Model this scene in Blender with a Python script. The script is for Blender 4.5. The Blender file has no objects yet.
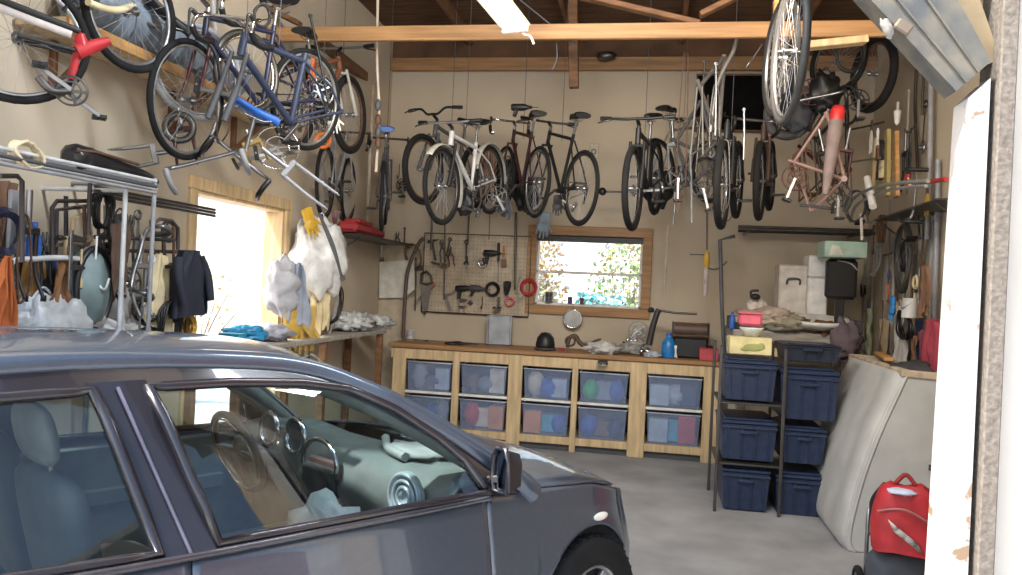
import bpy, math, random
from mathutils import Vector, Matrix, noise
random.seed(7)
PI = math.pi
V = Vector
COL = bpy.context.scene.collection

# ------------------------------------------------------------------ camera
EYE = V((0, 0, 1.70))
FPX = 800.0
YAW = math.radians(10.0)
RHO = math.atan(0.046)
_r0 = V((math.cos(YAW), math.sin(YAW), 0)); FWD = V((-math.sin(YAW), math.cos(YAW), 0)); _u0 = V((0, 0, 1))
RGT = _r0 * math.cos(RHO) + _u0 * math.sin(RHO)
UPV = _u0 * math.cos(RHO) - _r0 * math.sin(RHO)
cam = bpy.data.cameras.new('camera'); camo = bpy.data.objects.new('camera', cam); COL.objects.link(camo)
cam.sensor_width = 36.0; cam.lens = FPX / 1022 * 36.0; cam.clip_start = 0.05; cam.clip_end = 400
M3 = Matrix((RGT, UPV, -FWD)).transposed()
camo.matrix_world = Matrix.Translation(EYE) @ M3.to_4x4()
bpy.context.scene.camera = camo

def ray(px, py): return FWD + RGT * ((px - 511) / FPX) - UPV * ((py - 287.5) / FPX)
def at(px, py, d): return EYE + ray(px, py) * d            # a point of the garage at a given depth
def onX(px, py, x): r = ray(px, py); return EYE + r * (x / r.x)
def onY(px, py, y): r = ray(px, py); return EYE + r * (y / r.y)
def onZ(px, py, z): r = ray(px, py); return EYE + r * ((z - EYE.z) / r.z)

# ------------------------------------------------------------------ materials
def mat(name, col, rough=.5, metal=0., var=.18, scale=9., bump=0., coat=0., trans=0., emis=None, estr=1., col2=None, stretch=None, detail=4., spec=None):
    m = bpy.data.materials.new(name); m.use_nodes = True
    nt = m.node_tree; b = nt.nodes['Principled BSDF']; L = nt.links
    b.inputs['Roughness'].default_value = rough; b.inputs['Metallic'].default_value = metal
    b.inputs['Coat Weight'].default_value = coat; b.inputs['Transmission Weight'].default_value = trans
    if spec is not None: b.inputs['Specular IOR Level'].default_value = spec
    c = V(col); c2 = V(col2) if col2 else c * (1 + var); c1 = c if col2 else c * (1 - var)
    tc = nt.nodes.new('ShaderNodeTexCoord'); nz = nt.nodes.new('ShaderNodeTexNoise')
    nz.inputs['Scale'].default_value = scale; nz.inputs['Detail'].default_value = detail
    src = tc.outputs['Object']
    if stretch:
        mp = nt.nodes.new('ShaderNodeMapping'); mp.inputs['Scale'].default_value = stretch
        L.new(src, mp.inputs['Vector']); src = mp.outputs['Vector']
    L.new(src, nz.inputs['Vector'])
    rp = nt.nodes.new('ShaderNodeValToRGB')
    rp.color_ramp.elements[0].position = .32; rp.color_ramp.elements[1].position = .68
    rp.color_ramp.elements[0].color = (*[min(1, max(0, q)) for q in c1], 1); rp.color_ramp.elements[1].color = (*[min(1, max(0, q)) for q in c2], 1)
    L.new(nz.outputs['Fac'], rp.inputs['Fac']); L.new(rp.outputs['Color'], b.inputs['Base Color'])
    if bump:
        bp = nt.nodes.new('ShaderNodeBump'); bp.inputs['Strength'].default_value = bump; bp.inputs['Distance'].default_value = .02
        L.new(nz.outputs['Fac'], bp.inputs['Height']); L.new(bp.outputs['Normal'], b.inputs['Normal'])
    if emis:
        b.inputs['Emission Color'].default_value = (*emis, 1); b.inputs['Emission Strength'].default_value = estr
    return m
def glass(name, tint=(.9, .95, .95), ior=1.45, rough=.0, haze=0., hazecol=(.7, .75, .8)):
    m = bpy.data.materials.new(name); m.use_nodes = True; nt = m.node_tree; L = nt.links; nt.nodes.clear()
    o = nt.nodes.new('ShaderNodeOutputMaterial'); mx = nt.nodes.new('ShaderNodeMixShader'); f = nt.nodes.new('ShaderNodeFresnel')
    t = nt.nodes.new('ShaderNodeBsdfTransparent'); g = nt.nodes.new('ShaderNodeBsdfGlossy')
    t.inputs[0].default_value = (*tint, 1); g.inputs['Roughness'].default_value = rough; ge = nt.nodes.new('ShaderNodeNewGeometry'); mr = nt.nodes.new('ShaderNodeMapRange'); mr.inputs['To Min'].default_value = ior; mr.inputs['To Max'].default_value = 1 / ior
    L.new(ge.outputs['Backfacing'], mr.inputs['Value']); L.new(mr.outputs[0], f.inputs['IOR'])
    src = t.outputs[0]
    if haze:
        d = nt.nodes.new('ShaderNodeBsdfDiffuse'); d.inputs[0].default_value = (*hazecol, 1); m2 = nt.nodes.new('ShaderNodeMixShader')
        m2.inputs[0].default_value = haze; L.new(t.outputs[0], m2.inputs[1]); L.new(d.outputs[0], m2.inputs[2]); src = m2.outputs[0]
    L.new(f.outputs[0], mx.inputs[0]); L.new(src, mx.inputs[1]); L.new(g.outputs[0], mx.inputs[2]); L.new(mx.outputs[0], o.inputs[0])
    return m
_MC = {}
def M(col, rough=.5, metal=0., **k):                        # cached plain material
    key = (tuple(col), rough, metal, tuple(sorted(k.items())))
    if key not in _MC: _MC[key] = mat('paint_%02d' % len(_MC), col, rough, metal, **k)
    return _MC[key]
BLACK = M((.010, .010, .011), .45); RUBBER = M((.013, .0125, .013), .85, spec=.25); STEEL = M((.30, .30, .31), .32, .9); DSTEEL = M((.10, .095, .09), .4, .8)
CHROME = M((.62, .62, .64), .14, 1.); ALU = M((.36, .36, .37), .4, .9); RUST = M((.13, .07, .045), .7, .4); WHITE = M((.75, .74, .70), .6)
WOOD = mat('pine_wood', (.42, .22, .075), .55, var=.3, scale=3., stretch=(1, 1, 8), bump=.1)
WOODX = mat('pine_wood_lengthwise', (.33, .175, .07), .55, var=.28, scale=3., stretch=(.6, 9, 9), bump=.1)
WOODL = mat('pale_wood', (.56, .41, .23), .55, var=.22, scale=4., stretch=(6, 6, .7))
WOODD = mat('dark_wood', (.16, .075, .032), .7, var=.35, scale=4., stretch=(1, 1, 6))
GREYW = mat('weathered_wood', (.30, .27, .23), .8, var=.3, scale=5., stretch=(1, 6, 6))
RED = M((.42, .025, .03), .4); BLUE = M((.02, .10, .38), .4); DBLUE = M((.018, .03, .10), .45); YEL = M((.55, .33, .03), .5); ORANGE = M((.55, .14, .025), .5)
GREEN = M((.03, .22, .08), .5); TEAL = M((.10, .30, .33), .5); PINK = M((.62, .11, .16), .5); PURPLE = M((.07, .05, .20), .4); CREAM = M((.62, .52, .32), .6); BROWN = M((.17, .085, .045), .7)
GREY = M((.28, .28, .29), .55); LGREY = M((.52, .52, .52), .5); DGREY = M((.07, .07, .075), .6); LEATHER = M((.03, .022, .02), .55); CLOTH = M((.55, .53, .5), .9, bump=.3)
CHARCOAL = M((.04, .042, .05), .7)

# ------------------------------------------------------------------ mesh builder
def crv(pts, n=8, closed=False):                            # Catmull-Rom through pts
    P = [V(p) for p in pts]; N = len(P); out = []
    if N < 3 and not closed: return [P[0].lerp(P[-1], i / n) for i in range(n + 1)]
    segs = N if closed else N - 1
    for i in range(segs):
        if closed: a, b, c, d = P[i - 1], P[i], P[(i + 1) % N], P[(i + 2) % N]
        else: a, b, c, d = P[max(i - 1, 0)], P[i], P[i + 1], P[min(i + 2, N - 1)]
        for k in range(n):
            t = k / n
            out.append(.5 * ((2 * b) + (c - a) * t + (2 * a - 5 * b + 4 * c - d) * t * t + (3 * b - a - 3 * c + d) * t ** 3))
    if not closed: out.append(P[-1].copy())
    return out
def I4(): return Matrix.Identity(4)
def TR(loc=(0, 0, 0), rx=0, ry=0, rz=0):
    return Matrix.Translation(loc) @ Matrix.Rotation(rz, 4, 'Z') @ Matrix.Rotation(ry, 4, 'Y') @ Matrix.Rotation(rx, 4, 'X')

class MB:
    def __init__(s): s.v = []; s.f = []; s.m = []; s.s = []
    def add(s, vs, fs, mi=0, sm=False):
        b = len(s.v); s.v += [tuple(x) for x in vs]
        for f in fs: s.f.append(tuple(b + i for i in f)); s.m.append(mi); s.s.append(sm)
        return s
    def box(s, c, d, X=None, bev=None, mi=0):
        hx, hy, hz = d[0] / 2, d[1] / 2, d[2] / 2; c = V(c)
        if bev is None: bev = min(.006, .18 * min(d))
        b = min(bev, .45 * min(d)); vs = []; idx = {}
        for sx in (-1, 1):
            for sy in (-1, 1):
                for sz in (-1, 1):
                    for k in range(3):
                        p = [sx * hx, sy * hy, sz * hz]
                        for j in range(3):
                            if j != k: p[j] -= (sx, sy, sz)[j] * b
                        idx[(sx, sy, sz, k)] = len(vs); vs.append(V(p))
        fs = []
        for k in range(3):
            a, e = [(1, 2), (2, 0), (0, 1)][k]
            for sg in (-1, 1):
                q = []
                for (u, w) in ((-1, -1), (1, -1), (1, 1), (-1, 1)):
                    t = [0, 0, 0]; t[k] = sg; t[a] = u; t[e] = w; q.append(idx[(*t, k)])
                fs.append(q if sg > 0 else q[::-1])
        for k in range(3):
            a, e = [(1, 2), (2, 0), (0, 1)][k]
            for sa in (-1, 1):
                for se in (-1, 1):
                    t1 = [0, 0, 0]; t1[a] = sa; t1[e] = se; t1[k] = -1; t2 = list(t1); t2[k] = 1
                    q = [idx[(*t1, a)], idx[(*t2, a)], idx[(*t2, e)], idx[(*t1, e)]]
                    fs.append(q if sa * se < 0 else q[::-1])
        for sx in (-1, 1):
            for sy in (-1, 1):
                for sz in (-1, 1):
                    q = [idx[(sx, sy, sz, k)] for k in range(3)]; fs.append(q if sx * sy * sz > 0 else q[::-1])
        T = (X or I4())
        return s.add([T @ (c + p) for p in vs], fs, mi)
    def bar(s, a, b, w, t, mi=0, up=(0, 0, 1)):              # rectangular bar from a to b
        a, b = V(a), V(b); z = (b - a); L = z.length; z.normalize(); u = V(up)
        if abs(z.dot(u)) > .97: u = V((0, 1, 0))
        x = u.cross(z).normalized(); y = z.cross(x)
        X = Matrix((x, y, z)).transposed().to_4x4(); X.translation = (a + b) / 2
        return s.box((0, 0, 0), (w, t, L), X, mi=mi)
    def tube(s, pts, r, n=8, closed=False, mi=0, caps=True, flat=None, X=None):
        P = [V(p) for p in pts]; N = len(P)
        if X: P = [X @ p for p in P]
        R = r if isinstance(r, (list, tuple)) else [r] * N
        if len(R) != N: R = [R[0] + (R[-1] - R[0]) * i / (N - 1) for i in range(N)]
        vs = []; up = None
        for i in range(N):
            t = (P[(i + 1) % N] - P[i - 1]) if closed else (P[min(i + 1, N - 1)] - P[max(i - 1, 0)])
            if t.length < 1e-9: t = V((0, 0, 1))
            t.normalize()
            if up is None: up = t.orthogonal() if not flat else V(flat)
            up = up - t * up.dot(t)
            if up.length < 1e-6: up = t.orthogonal()
            up.normalize(); sd = t.cross(up)
            for k in range(n):
                a = 2 * PI * (k + .5 * (n == 4)) / n; vs.append(P[i] + (up * math.cos(a) + sd * math.sin(a)) * R[i])
        fs = []
        for i in range(N if closed else N - 1):
            j = (i + 1) % N
            for k in range(n): fs.append((i * n + k, i * n + (k + 1) % n, j * n + (k + 1) % n, j * n + k))
        s.add(vs, fs, mi, n > 4)
        if caps and not closed:
            s.add(vs[:n], [tuple(range(n))[::-1]], mi); s.add(vs[-n:], [tuple(range(n))], mi)
        return s
    def ring(s, c, R, r, axis='Y', n=32, m=8, mi=0, X=None, sq=1.):
        pts = []
        for i in range(n):
            a = 2 * PI * i / n; u, w = R * math.cos(a), R * math.sin(a) * sq
            pts.append(V(c) + V({'X': (0, u, w), 'Y': (u, 0, w), 'Z': (u, w, 0)}[axis]))
        return s.tube(pts, r, m, True, mi, X=X)
    def lathe(s, prof, n=16, X=None, mi=0, sm=True):         # profile (radius, height), axis Z
        X = X or I4(); vs = []; fs = []; m = len(prof)
        for k in range(n):
            a = 2 * PI * k / n
            for (r, z) in prof: vs.append(X @ V((r * math.cos(a), r * math.sin(a), z)))
        for k in range(n):
            j = (k + 1) % n
            for i in range(m - 1): fs.append((k * m + i, j * m + i, j * m + i + 1, k * m + i + 1))
        s.add(vs, fs, mi, sm)
        if prof[0][0] > 1e-4: s.add(vs, [tuple(k * m for k in range(n))[::-1]], mi)
        if prof[-1][0] > 1e-4: s.add(vs, [tuple(k * m + m - 1 for k in range(n))], mi)
        return s
    def cyl(s, a, b, r, n=12, mi=0): return s.tube([a, b], r, n, mi=mi)
    def prism(s, poly, t, X=None, mi=0, y0=0.):              # polygon in XZ, thickness t along Y
        X = X or I4(); n = len(poly); A = [X @ V((x, y0 - t / 2, z)) for x, z in poly]; B = [X @ V((x, y0 + t / 2, z)) for x, z in poly]
        return s.add(A + B, [tuple(range(n)), tuple(range(n, 2 * n))[::-1]] + [(i, n + i, n + (i + 1) % n, (i + 1) % n) for i in range(n)], mi)
    def ell(s, c, d, X=None, n=14, m=9, mi=0, lump=0., seed=0, freq=3.):
        X = X or I4(); c = V(c); vs = []; fs = []
        for j in range(m + 1):
            th = PI * j / m
            for k in range(n):
                a = 2 * PI * k / n; u = V((math.sin(th) * math.cos(a), math.sin(th) * math.sin(a), math.cos(th)))
                f = 1 + lump * noise.noise(u * freq + V((seed * 7.3, seed, 0))) if lump else 1
                vs.append(X @ (c + V((u.x * d[0], u.y * d[1], u.z * d[2])) * f))
        for j in range(m):
            for k in range(n): fs.append((j * n + k, (j + 1) * n + k, (j + 1) * n + (k + 1) % n, j * n + (k + 1) % n))
        return s.add(vs, fs, mi, True)
    def grid(s, rows, mi=0, sm=True, flip=False):            # rows of points
        n = len(rows[0]); vs = [p for r in rows for p in r]; fs = []
        for i in range(len(rows) - 1):
            for k in range(n - 1):
                q = (i * n + k, i * n + k + 1, (i + 1) * n + k + 1, (i + 1) * n + k); fs.append(q[::-1] if flip else q)
        return s.add(vs, fs, mi, sm)
    def poly(s, pts, mi=0): return s.add(pts, [tuple(range(len(pts)))], mi)
    def build(s, name, ms, parent=None, solid=0., sub=0, bevel=0., allsmooth=False):
        if allsmooth: s.s = [True] * len(s.f)
        me = bpy.data.meshes.new(name); me.from_pydata(s.v, [], s.f)
        for q in (ms if isinstance(ms, (list, tuple)) else [ms]): me.materials.append(q)
        me.polygons.foreach_set('material_index', s.m); me.polygons.foreach_set('use_smooth', s.s); me.update()
        o = bpy.data.objects.new(name, me); COL.objects.link(o)
        if parent: o.parent = parent
        if solid:
            md = o.modifiers.new('solid', 'SOLIDIFY'); md.thickness = solid; md.offset = 0
        if sub:
            md = o.modifiers.new('sub', 'SUBSURF'); md.levels = md.render_levels = sub
        if bevel:
            md = o.modifiers.new('bev', 'BEVEL'); md.width = bevel; md.segments = 2; md.limit_method = 'ANGLE'
        return o

def tag(o, label=None, cat=None, group=None, kind=None):
    if label: o['label'] = label
    if cat: o['category'] = cat
    if group: o['group'] = group
    if kind: o['kind'] = kind
    return o
def thing(name, label, cat, X=None, group=None):
    o = bpy.data.objects.new(name, None); COL.objects.link(o); o.empty_display_size = .05
    if X is not None: o.matrix_world = X
    return tag(o, label, cat, group)
def struct(name, mb, m, X=None):
    o = mb.build(name, m); o['kind'] = 'structure'
    if X is not None: o.matrix_world = X
    return o
KIDS = {}
def copy_tree(o, parent=None):
    c = o.copy(); COL.objects.link(c)
    if parent: c.parent = parent
    for ch in o.children: copy_tree(ch, c)
    return c
# a frame against each wall: local x runs to the right as one faces the wall, y goes into it, z up
def face(p, wall='B', a=0., off=0., s=1.):
    rz = {'B': 0, 'L': PI / 2, 'R': -PI / 2, 'F': 0}[wall]
    X = Matrix.Translation(p) @ Matrix.Rotation(rz, 4, 'Z') @ Matrix.Translation((0, -off, 0)) @ Matrix.Rotation(-math.radians(a), 4, 'Y')
    return X @ Matrix.Scale(s, 4) if s != 1 else X
# ------------------------------------------------------------------ the room
XL, XR, YB, YF, ZC = -3.15, 2.25, 9.1, 2.55, 4.62
plaster = mat('tan_plaster', (.51, .43, .325), .9, var=.07, scale=1.4, bump=.05)
conc = mat('concrete_floor', (.28, .282, .29), .75, var=.2, scale=2.2, bump=.08, detail=9)
deck = mat('roof_deck', (.10, .05, .025), .85, var=.4, scale=3, stretch=(1, 7, 1))
dirtywhite = mat('chipped_white_paint', (.43, .43, .435), .6, var=.06, scale=12)
aggregate = mat('pebbled_concrete', (.165, .145, .125), .9, var=.28, scale=60, bump=.25, detail=6)
tin = mat('galvanized_sheet', (.075, .083, .088), .6, .1, col2=(.165, .15, .12), scale=11, stretch=(1, 1, 1))
b = MB(); b.box((-.4, 4.5, -.05), (9, 10.4, .1), bev=0); struct('floor', b, conc)
# left wall with its door opening
dA = onX(196, 183, XL); dB = onX(280, 300, XL)
DY0, DY1, DZ = dA.y, dB.y, 2.28
b = MB()
b.box((XL - .08, (YF + DY0) / 2, ZC / 2), (.16, DY0 - YF, ZC), bev=0); b.box((XL - .08, (DY1 + YB) / 2, ZC / 2), (.16, YB - DY1, ZC), bev=0)
b.box((XL - .08, (DY0 + DY1) / 2, (DZ + ZC) / 2), (.16, DY1 - DY0, ZC - DZ), bev=0); struct('wall_left', b, plaster)
b = MB()
for y in (DY0, DY1): b.box((XL + .012, y + (-.045 if y == DY0 else .045), DZ / 2), (.03, .09, DZ)); b.box((XL - .08, y + (.012 if y == DY0 else -.012), DZ / 2), (.17, .024, DZ))
b.box((XL + .012, (DY0 + DY1) / 2, DZ + .045), (.03, DY1 - DY0 + .2, .09)); b.box((XL - .08, (DY0 + DY1) / 2, DZ - .012), (.17, DY1 - DY0, .024))
struct('trim_1', b, WOODL)
# back wall with the window opening
w0 = onY(530, 228, YB); w1 = onY(648, 318, YB); WX0, WX1, WZ0, WZ1 = w0.x + .09, w1.x - .09, w1.z + .09, w0.z - .07
b = MB(); Y = YB + .08
b.box(((XL + WX0) / 2, Y, ZC / 2), (WX0 - XL, .16, ZC), bev=0); b.box(((WX1 + XR) / 2, Y, ZC / 2), (XR - WX1, .16, ZC), bev=0)
b.box(((WX0 + WX1) / 2, Y, WZ0 / 2), (WX1 - WX0, .16, WZ0), bev=0); b.box(((WX0 + WX1) / 2, Y, (WZ1 + ZC) / 2), (WX1 - WX0, .16, ZC - WZ1), bev=0)
struct('wall_back', b, plaster)
b = MB(); b.box((XR + .08, (YF + YB) / 2, ZC / 2), (.16, YB - YF + .3, ZC), bev=0); struct('wall_right', b, plaster)
b = MB(); b.box(((XL + XR) / 2, (YF + YB) / 2, ZC + .06), (XR - XL + .5, YB - YF + .5, .12), bev=0); struct('ceiling', b, deck)
# window: broad pine casing, white sash, sliding panes
win = bpy.data.objects.new('window_1', None); COL.objects.link(win); win['kind'] = 'structure'
b = MB(); y = YB - .015; T = .105
b.box(((WX0 + WX1) / 2, y, WZ1 + T / 2), (WX1 - WX0 + 2 * T, .04, T)); b.box(((WX0 + WX1) / 2, y, WZ0 - T / 2), (WX1 - WX0 + 2 * T, .04, T))
for x in (WX0 - T / 2, WX1 + T / 2): b.box((x, y, (WZ0 + WZ1) / 2), (T, .04, WZ1 - WZ0))
b.build('casing', WOODX, win)
b = MB(); y = YB + .06
b.box(((WX0 + WX1) / 2, y, WZ1 - .035), (WX1 - WX0, .06, .07), mi=1); zm = (WZ0 + WZ1) / 2 - .02
for z in (WZ0 + .015, zm): b.box(((WX0 + WX1) / 2, y, z), (WX1 - WX0, .05, .03))
for x in (WX0 + .015, WX1 - .015): b.box((x, y, (WZ0 + WZ1) / 2), (.03, .05, WZ1 - WZ0))
b.build('sash', [WHITE, DGREY], win)
b = MB(); b.box(((WX0 + WX1) / 2, YB + .07, (zm + WZ1) / 2), (WX1 - WX0 - .04, .004, WZ1 - zm - .04), bev=0); b.build('pane', glass('window_glass', (.97, .98, 1)), win)
b = MB(); b.box(((WX0 + WX1) / 2, YB + .07, (zm + WZ0) / 2), (WX1 - WX0 - .04, .004, zm - WZ0 - .04), bev=0); b.build('pane', glass('window_glass_lower', (.93, .98, 1)), win)
# roof framing: ties, webs, rafters
def beam(n, a, c, w, h, m=None):
    b = MB(); b.bar(a, c, w, h, up=(0, 0, 1)); return struct('trim_%d' % n, b, m or WOODX)
p1 = onY(560, 32, 6.0); p2 = onY(560, 64, YB - .06)
def lvl(p, x): return V((x, p.y, p.z))
beam(2, lvl(p1, XL), lvl(p1, XR), .045, .115); beam(3, lvl(p2, XL), lvl(p2, XR), .045, .15)
b = MB(); b.box(((XL + XR) / 2, YB - .02, (p2.z + ZC) / 2 + .02), (XR - XL, .03, ZC - p2.z), bev=0); struct('trim_30', b, deck)
k = onY(572, 0, 7.6); beam(4, V((k.x, 7.6, ZC)), onY(574, 88, 7.6), .09, .09, WOODD)
for i, (px0, py0, px1, py1, yy) in enumerate([(252, 0, 300, 24, 6.05), (205, 0, 262, 46, 5.9), (470, -30, 700, 24, 6.08), (330, -20, 250, 20, 6.1), (700, 15, 770, -20, 6.06)]):
    beam(5 + i, onY(px0, py0, yy), onY(px1, py1, yy), .09, .04, WOODD)
for i, x in enumerate((-2.2, -1.0, .2, 1.4)): beam(10 + i, V((x, YF + .1, ZC - .07)), V((x, YB, ZC - .07)), .05, .13, WOODD)
beam(14, onY(317, 40, 6.2), onY(378, 86, YB - .05), .05, .1, WOODD)
# the front opening: white post, tin-clad slanted brace, pebbled pier, white siding
def vpost(n, pxl, pxr, yf, th, m, z0=0., z1=2.3, slab=None):
    a = onY(pxl, 400, yf); c = onY(pxr, 400, yf); b = MB(); b.box(((a.x + c.x) / 2, yf + th / 2, (z0 + z1) / 2), (c.x - a.x, th, z1 - z0)); return struct(n, b, m)
ja = onY(942, 400, 2.6).x; jb = onY(976, 400, 2.6).x; jt = onY(970, 88, 2.6).z
b = MB(); b.prism([(ja, 0), (jb, 0), (jb, jt + .03), (ja + .035, jt - .03)], .12); o = struct('trim_15', b, dirtywhite, Matrix.Translation((0, 2.66, 0)))
kc = onY(1005, 300, 2.58).x
b = MB(); b.box(((jb + kc) / 2 + .012, 2.66, 1.75), (kc - jb - .012, .16, 3.5), bev=.004)
struct('wall_front_pier', b, aggregate)
b = MB(); b.box((kc + 1.1, 2.70, 1.9), (2.2, .14, 3.8), bev=0); struct('wall_front', b, mat('white_siding', (.62, .585, .53), .6, var=.05, scale=6))
b = MB(); b.box((-.95, 2.70, 3.70), (5.0, .14, 1.9), bev=0); b.box((XL-.75, 2.70, 2.2), (1.6,.14,4.7), bev=0); struct('wall_front_header', b, plaster)
for e_, v_ in zip(dirtywhite.node_tree.nodes['Color Ramp'].color_ramp.elements, ((.66, (.43, .43, .437, 1)), (.70, (.25, .17, .11, 1)))): e_.position = v_[0]; e_.color = v_[1]
# the slanted brace across the top corner
A = onY(860, -10, 2.6); B_ = onY(955, 92, 2.6); C_ = onY(990, 62, 2.6); D_ = onY(940, -30, 2.6)
b = MB(); b.prism([(A.x, A.z), (B_.x, B_.z), (C_.x, C_.z), (D_.x - .0, D_.z)], .1); struct('trim_16', b, tin, Matrix.Translation((0, 2.64, 0)))
b = MB()
for t_ in (.28, .62): b.bar(V((A.x, 2.583, A.z)).lerp(V((D_.x, 2.583, D_.z)), t_), V((B_.x, 2.583, B_.z)).lerp(V((C_.x, 2.583, C_.z)), t_), .007, .005, up=(0, 1, 0))
struct('trim_18', b, tin)
E1 = onY(975, -20, 2.63)
b = MB(); b.prism([(D_.x, D_.z), (C_.x, C_.z), (onY(1002, 58, 2.63).x, onY(1002, 58, 2.63).z), (E1.x, E1.z)], .06); struct('trim_17', b, M((.26, .20, .12), .8), Matrix.Translation((0, 2.67, 0)))
# outside: yard, driveway, sky
b = MB(); b.box((0, 8, -.15), (160, 160, .1), bev=0); struct('ground_outside', b, mat('pale_gravel', (.62, .60, .56), .9, var=.15, scale=3))
b = MB(); rows = []
for k in range(73):
    a = 2 * PI * k / 72; rows.append([V((-.5 + r * math.cos(a), 6 + r * math.sin(a), -.1 + z * (1 + .35 * noise.noise((3 * math.cos(a), 3 * math.sin(a), z))))) for r, z in ((20, 0), (23, 1.6), (28, 4.2), (36, 7.5), (50, 9.5))])
b.grid(rows); struct('backdrop_bank', b, mat('bright_backdrop', (.30, .28, .22), .95, col2=(.55, .52, .48), scale=.7, detail=8))  # pale bank added so window and door look onto something bright
w = bpy.data.worlds.new('sky'); bpy.context.scene.world = w; w.use_nodes = True; nt = w.node_tree
sk = nt.nodes.new('ShaderNodeTexSky'); sk.sky_type = 'NISHITA'; sk.sun_disc = False; sk.sun_elevation = math.radians(42); sk.sun_rotation = math.radians(250); sk.air_density = 1.3; sk.dust_density = 3.5
bg = nt.nodes['Background']; bg.inputs[1].default_value = .36; hs = nt.nodes.new('ShaderNodeHueSaturation'); hs.inputs['Saturation'].default_value = .95
nt.links.new(sk.outputs[0], hs.inputs['Color']); nt.links.new(hs.outputs[0], bg.inputs[0])
def sunlamp(name, d, e, ang=3):
    l = bpy.data.lights.new(name, 'SUN'); l.energy = e; l.angle = math.radians(ang); o = bpy.data.objects.new(name, l); COL.objects.link(o)
    o.rotation_euler = V(d).to_track_quat('-Z', 'Y').to_euler(); l.color = (1, .96, .9)
sunlamp('sun', (.42, .30, -.86), 7.0)
sc = bpy.context.scene
sc.view_settings.view_transform = 'Standard'; sc.view_settings.look = 'None'; sc.view_settings.exposure = 0.5
sc.cycles.max_bounces = 10; sc.cycles.diffuse_bounces = 6; sc.cycles.transparent_max_bounces = 16; sc.cycles.sample_clamp_indirect = 8
def arealight(name, loc, d, sx, sy, e, portal=False, col=(1, 1, 1)):
    l = bpy.data.lights.new(name, 'AREA'); l.shape = 'RECTANGLE'; l.size = sx; l.size_y = sy; l.energy = e; l.color = col; l.cycles.is_portal = portal
    o = bpy.data.objects.new(name, l); COL.objects.link(o); o.location = loc; o.rotation_euler = V(d).to_track_quat('-Z', 'Z').to_euler(); return o
arealight('opening_portal', (-1.0, 2.62, 1.3), (0, 1, 0), 4.2, 2.6, 1, True)
arealight('deep_fill', (.2, 4.2, 3.3), (.0, .9, -.25), 3.2, .3, 72, col=(1, .86, .68))  # warm fill added to brighten the back; no fixture hangs here
arealight('front_fill', (-.9, 3.0, 4.2), (-.5, .6, -.45), 3.0, .3, 120, col=(.86, .93, 1))  # added cool fill for the front and left wall, without a fixture
# ------------------------------------------------------------------ the grey sedan
carpaint = mat('slate_grey_car_paint', (.070, .092, .130), .28, .45, var=.05, scale=60, coat=.9)
carblack = mat('gloss_black_pillar', (.014, .013, .018), .22, 0, var=.1, coat=.6)
carglass = glass('car_window_glass', (.76, .87, .88), 1.75)
screenglass = glass('windscreen_glass', (.80, .9, .9), 1.12)
dash_m = M((.10, .115, .11), .6); seat_m = M((.10, .10, .095), .85); seat_l = M((.20, .19, .17), .85)
CH = math.radians(57.0)
_p0 = EYE + ray(482, 498) * ((.93 - 1.70) / ray(482, 498).z)
_right = V((math.sin(CH), -math.cos(CH), 0))
cbase = _p0 - _right * .86; cbase.z = 0
car = thing('car', 'slate grey four-door sedan parked half inside the garage, seen from its right side', 'car', Matrix.Translation(cbase) @ Matrix.Rotation(CH, 4, 'Z'))
plan = [(-3.12, 0), (-3.11, .45), (-3.0, .72), (-2.75, .84), (-2.2, .885), (-1.2, .90), (-.2, .90), (.45, .893), (.75, .875), (.95, .835), (1.1, .765), (1.2, .665), (1.27, .52), (1.32, .32), (1.335, .15), (1.34, 0)]
def lerp_tab(tab, x):
    if x <= tab[0][0]: return tab[0][1]
    for (a, b), (c, d) in zip(tab, tab[1:]):
        if x <= c: return b + (d - b) * (x - a) / (c - a)
    return tab[-1][1]
ZT = [(-3.12, .93), (-2.5, 1.0), (-1.2, .955), (0, .93), (.3, .915), (.7, .875), (1.0, .80), (1.2, .72), (1.34, .66)]
def ztop(x): return lerp_tab(ZT, x)
INS = [(.18, .09), (.3, .035), (.42, .012), (.55, 0.), (.66, .0), (.74, .012), (.82, .022), (.9, .04), (1., .05)]
AX, RX, WR = .66, -2.06, .33
pl = crv([(x, y, 0) for x, y in plan], 14)
def dense(x0, x1, st):
    n = max(2, int((x1 - x0) / st)); return [x0 + (x1 - x0) * i / n for i in range(n + 1)]
def plan_y(x):
    for a, c in zip(pl, pl[1:]):
        if a.x <= x <= c.x and c.x - a.x > 1e-6: return a.y + (c.y - a.y) * (x - a.x) / (c.x - a.x)
    return 0
def skin_pt(x, y, nx, ny, z, zt, sg):
    q = (z - .18) / max(.3, zt - .18) * .82 + .18
    i = lerp_tab(INS, q) + (.02 if z < .5 else 0) * 0
    return V((x - nx * i, sg * (y - ny * i), z))
def normal_at(i, P):
    a, c = P[max(0, i - 1)], P[min(len(P) - 1, i + 1)]; t = (c - a); t.normalize(); return (-t.y * -1 if False else t.y * 1.0, None)
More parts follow.
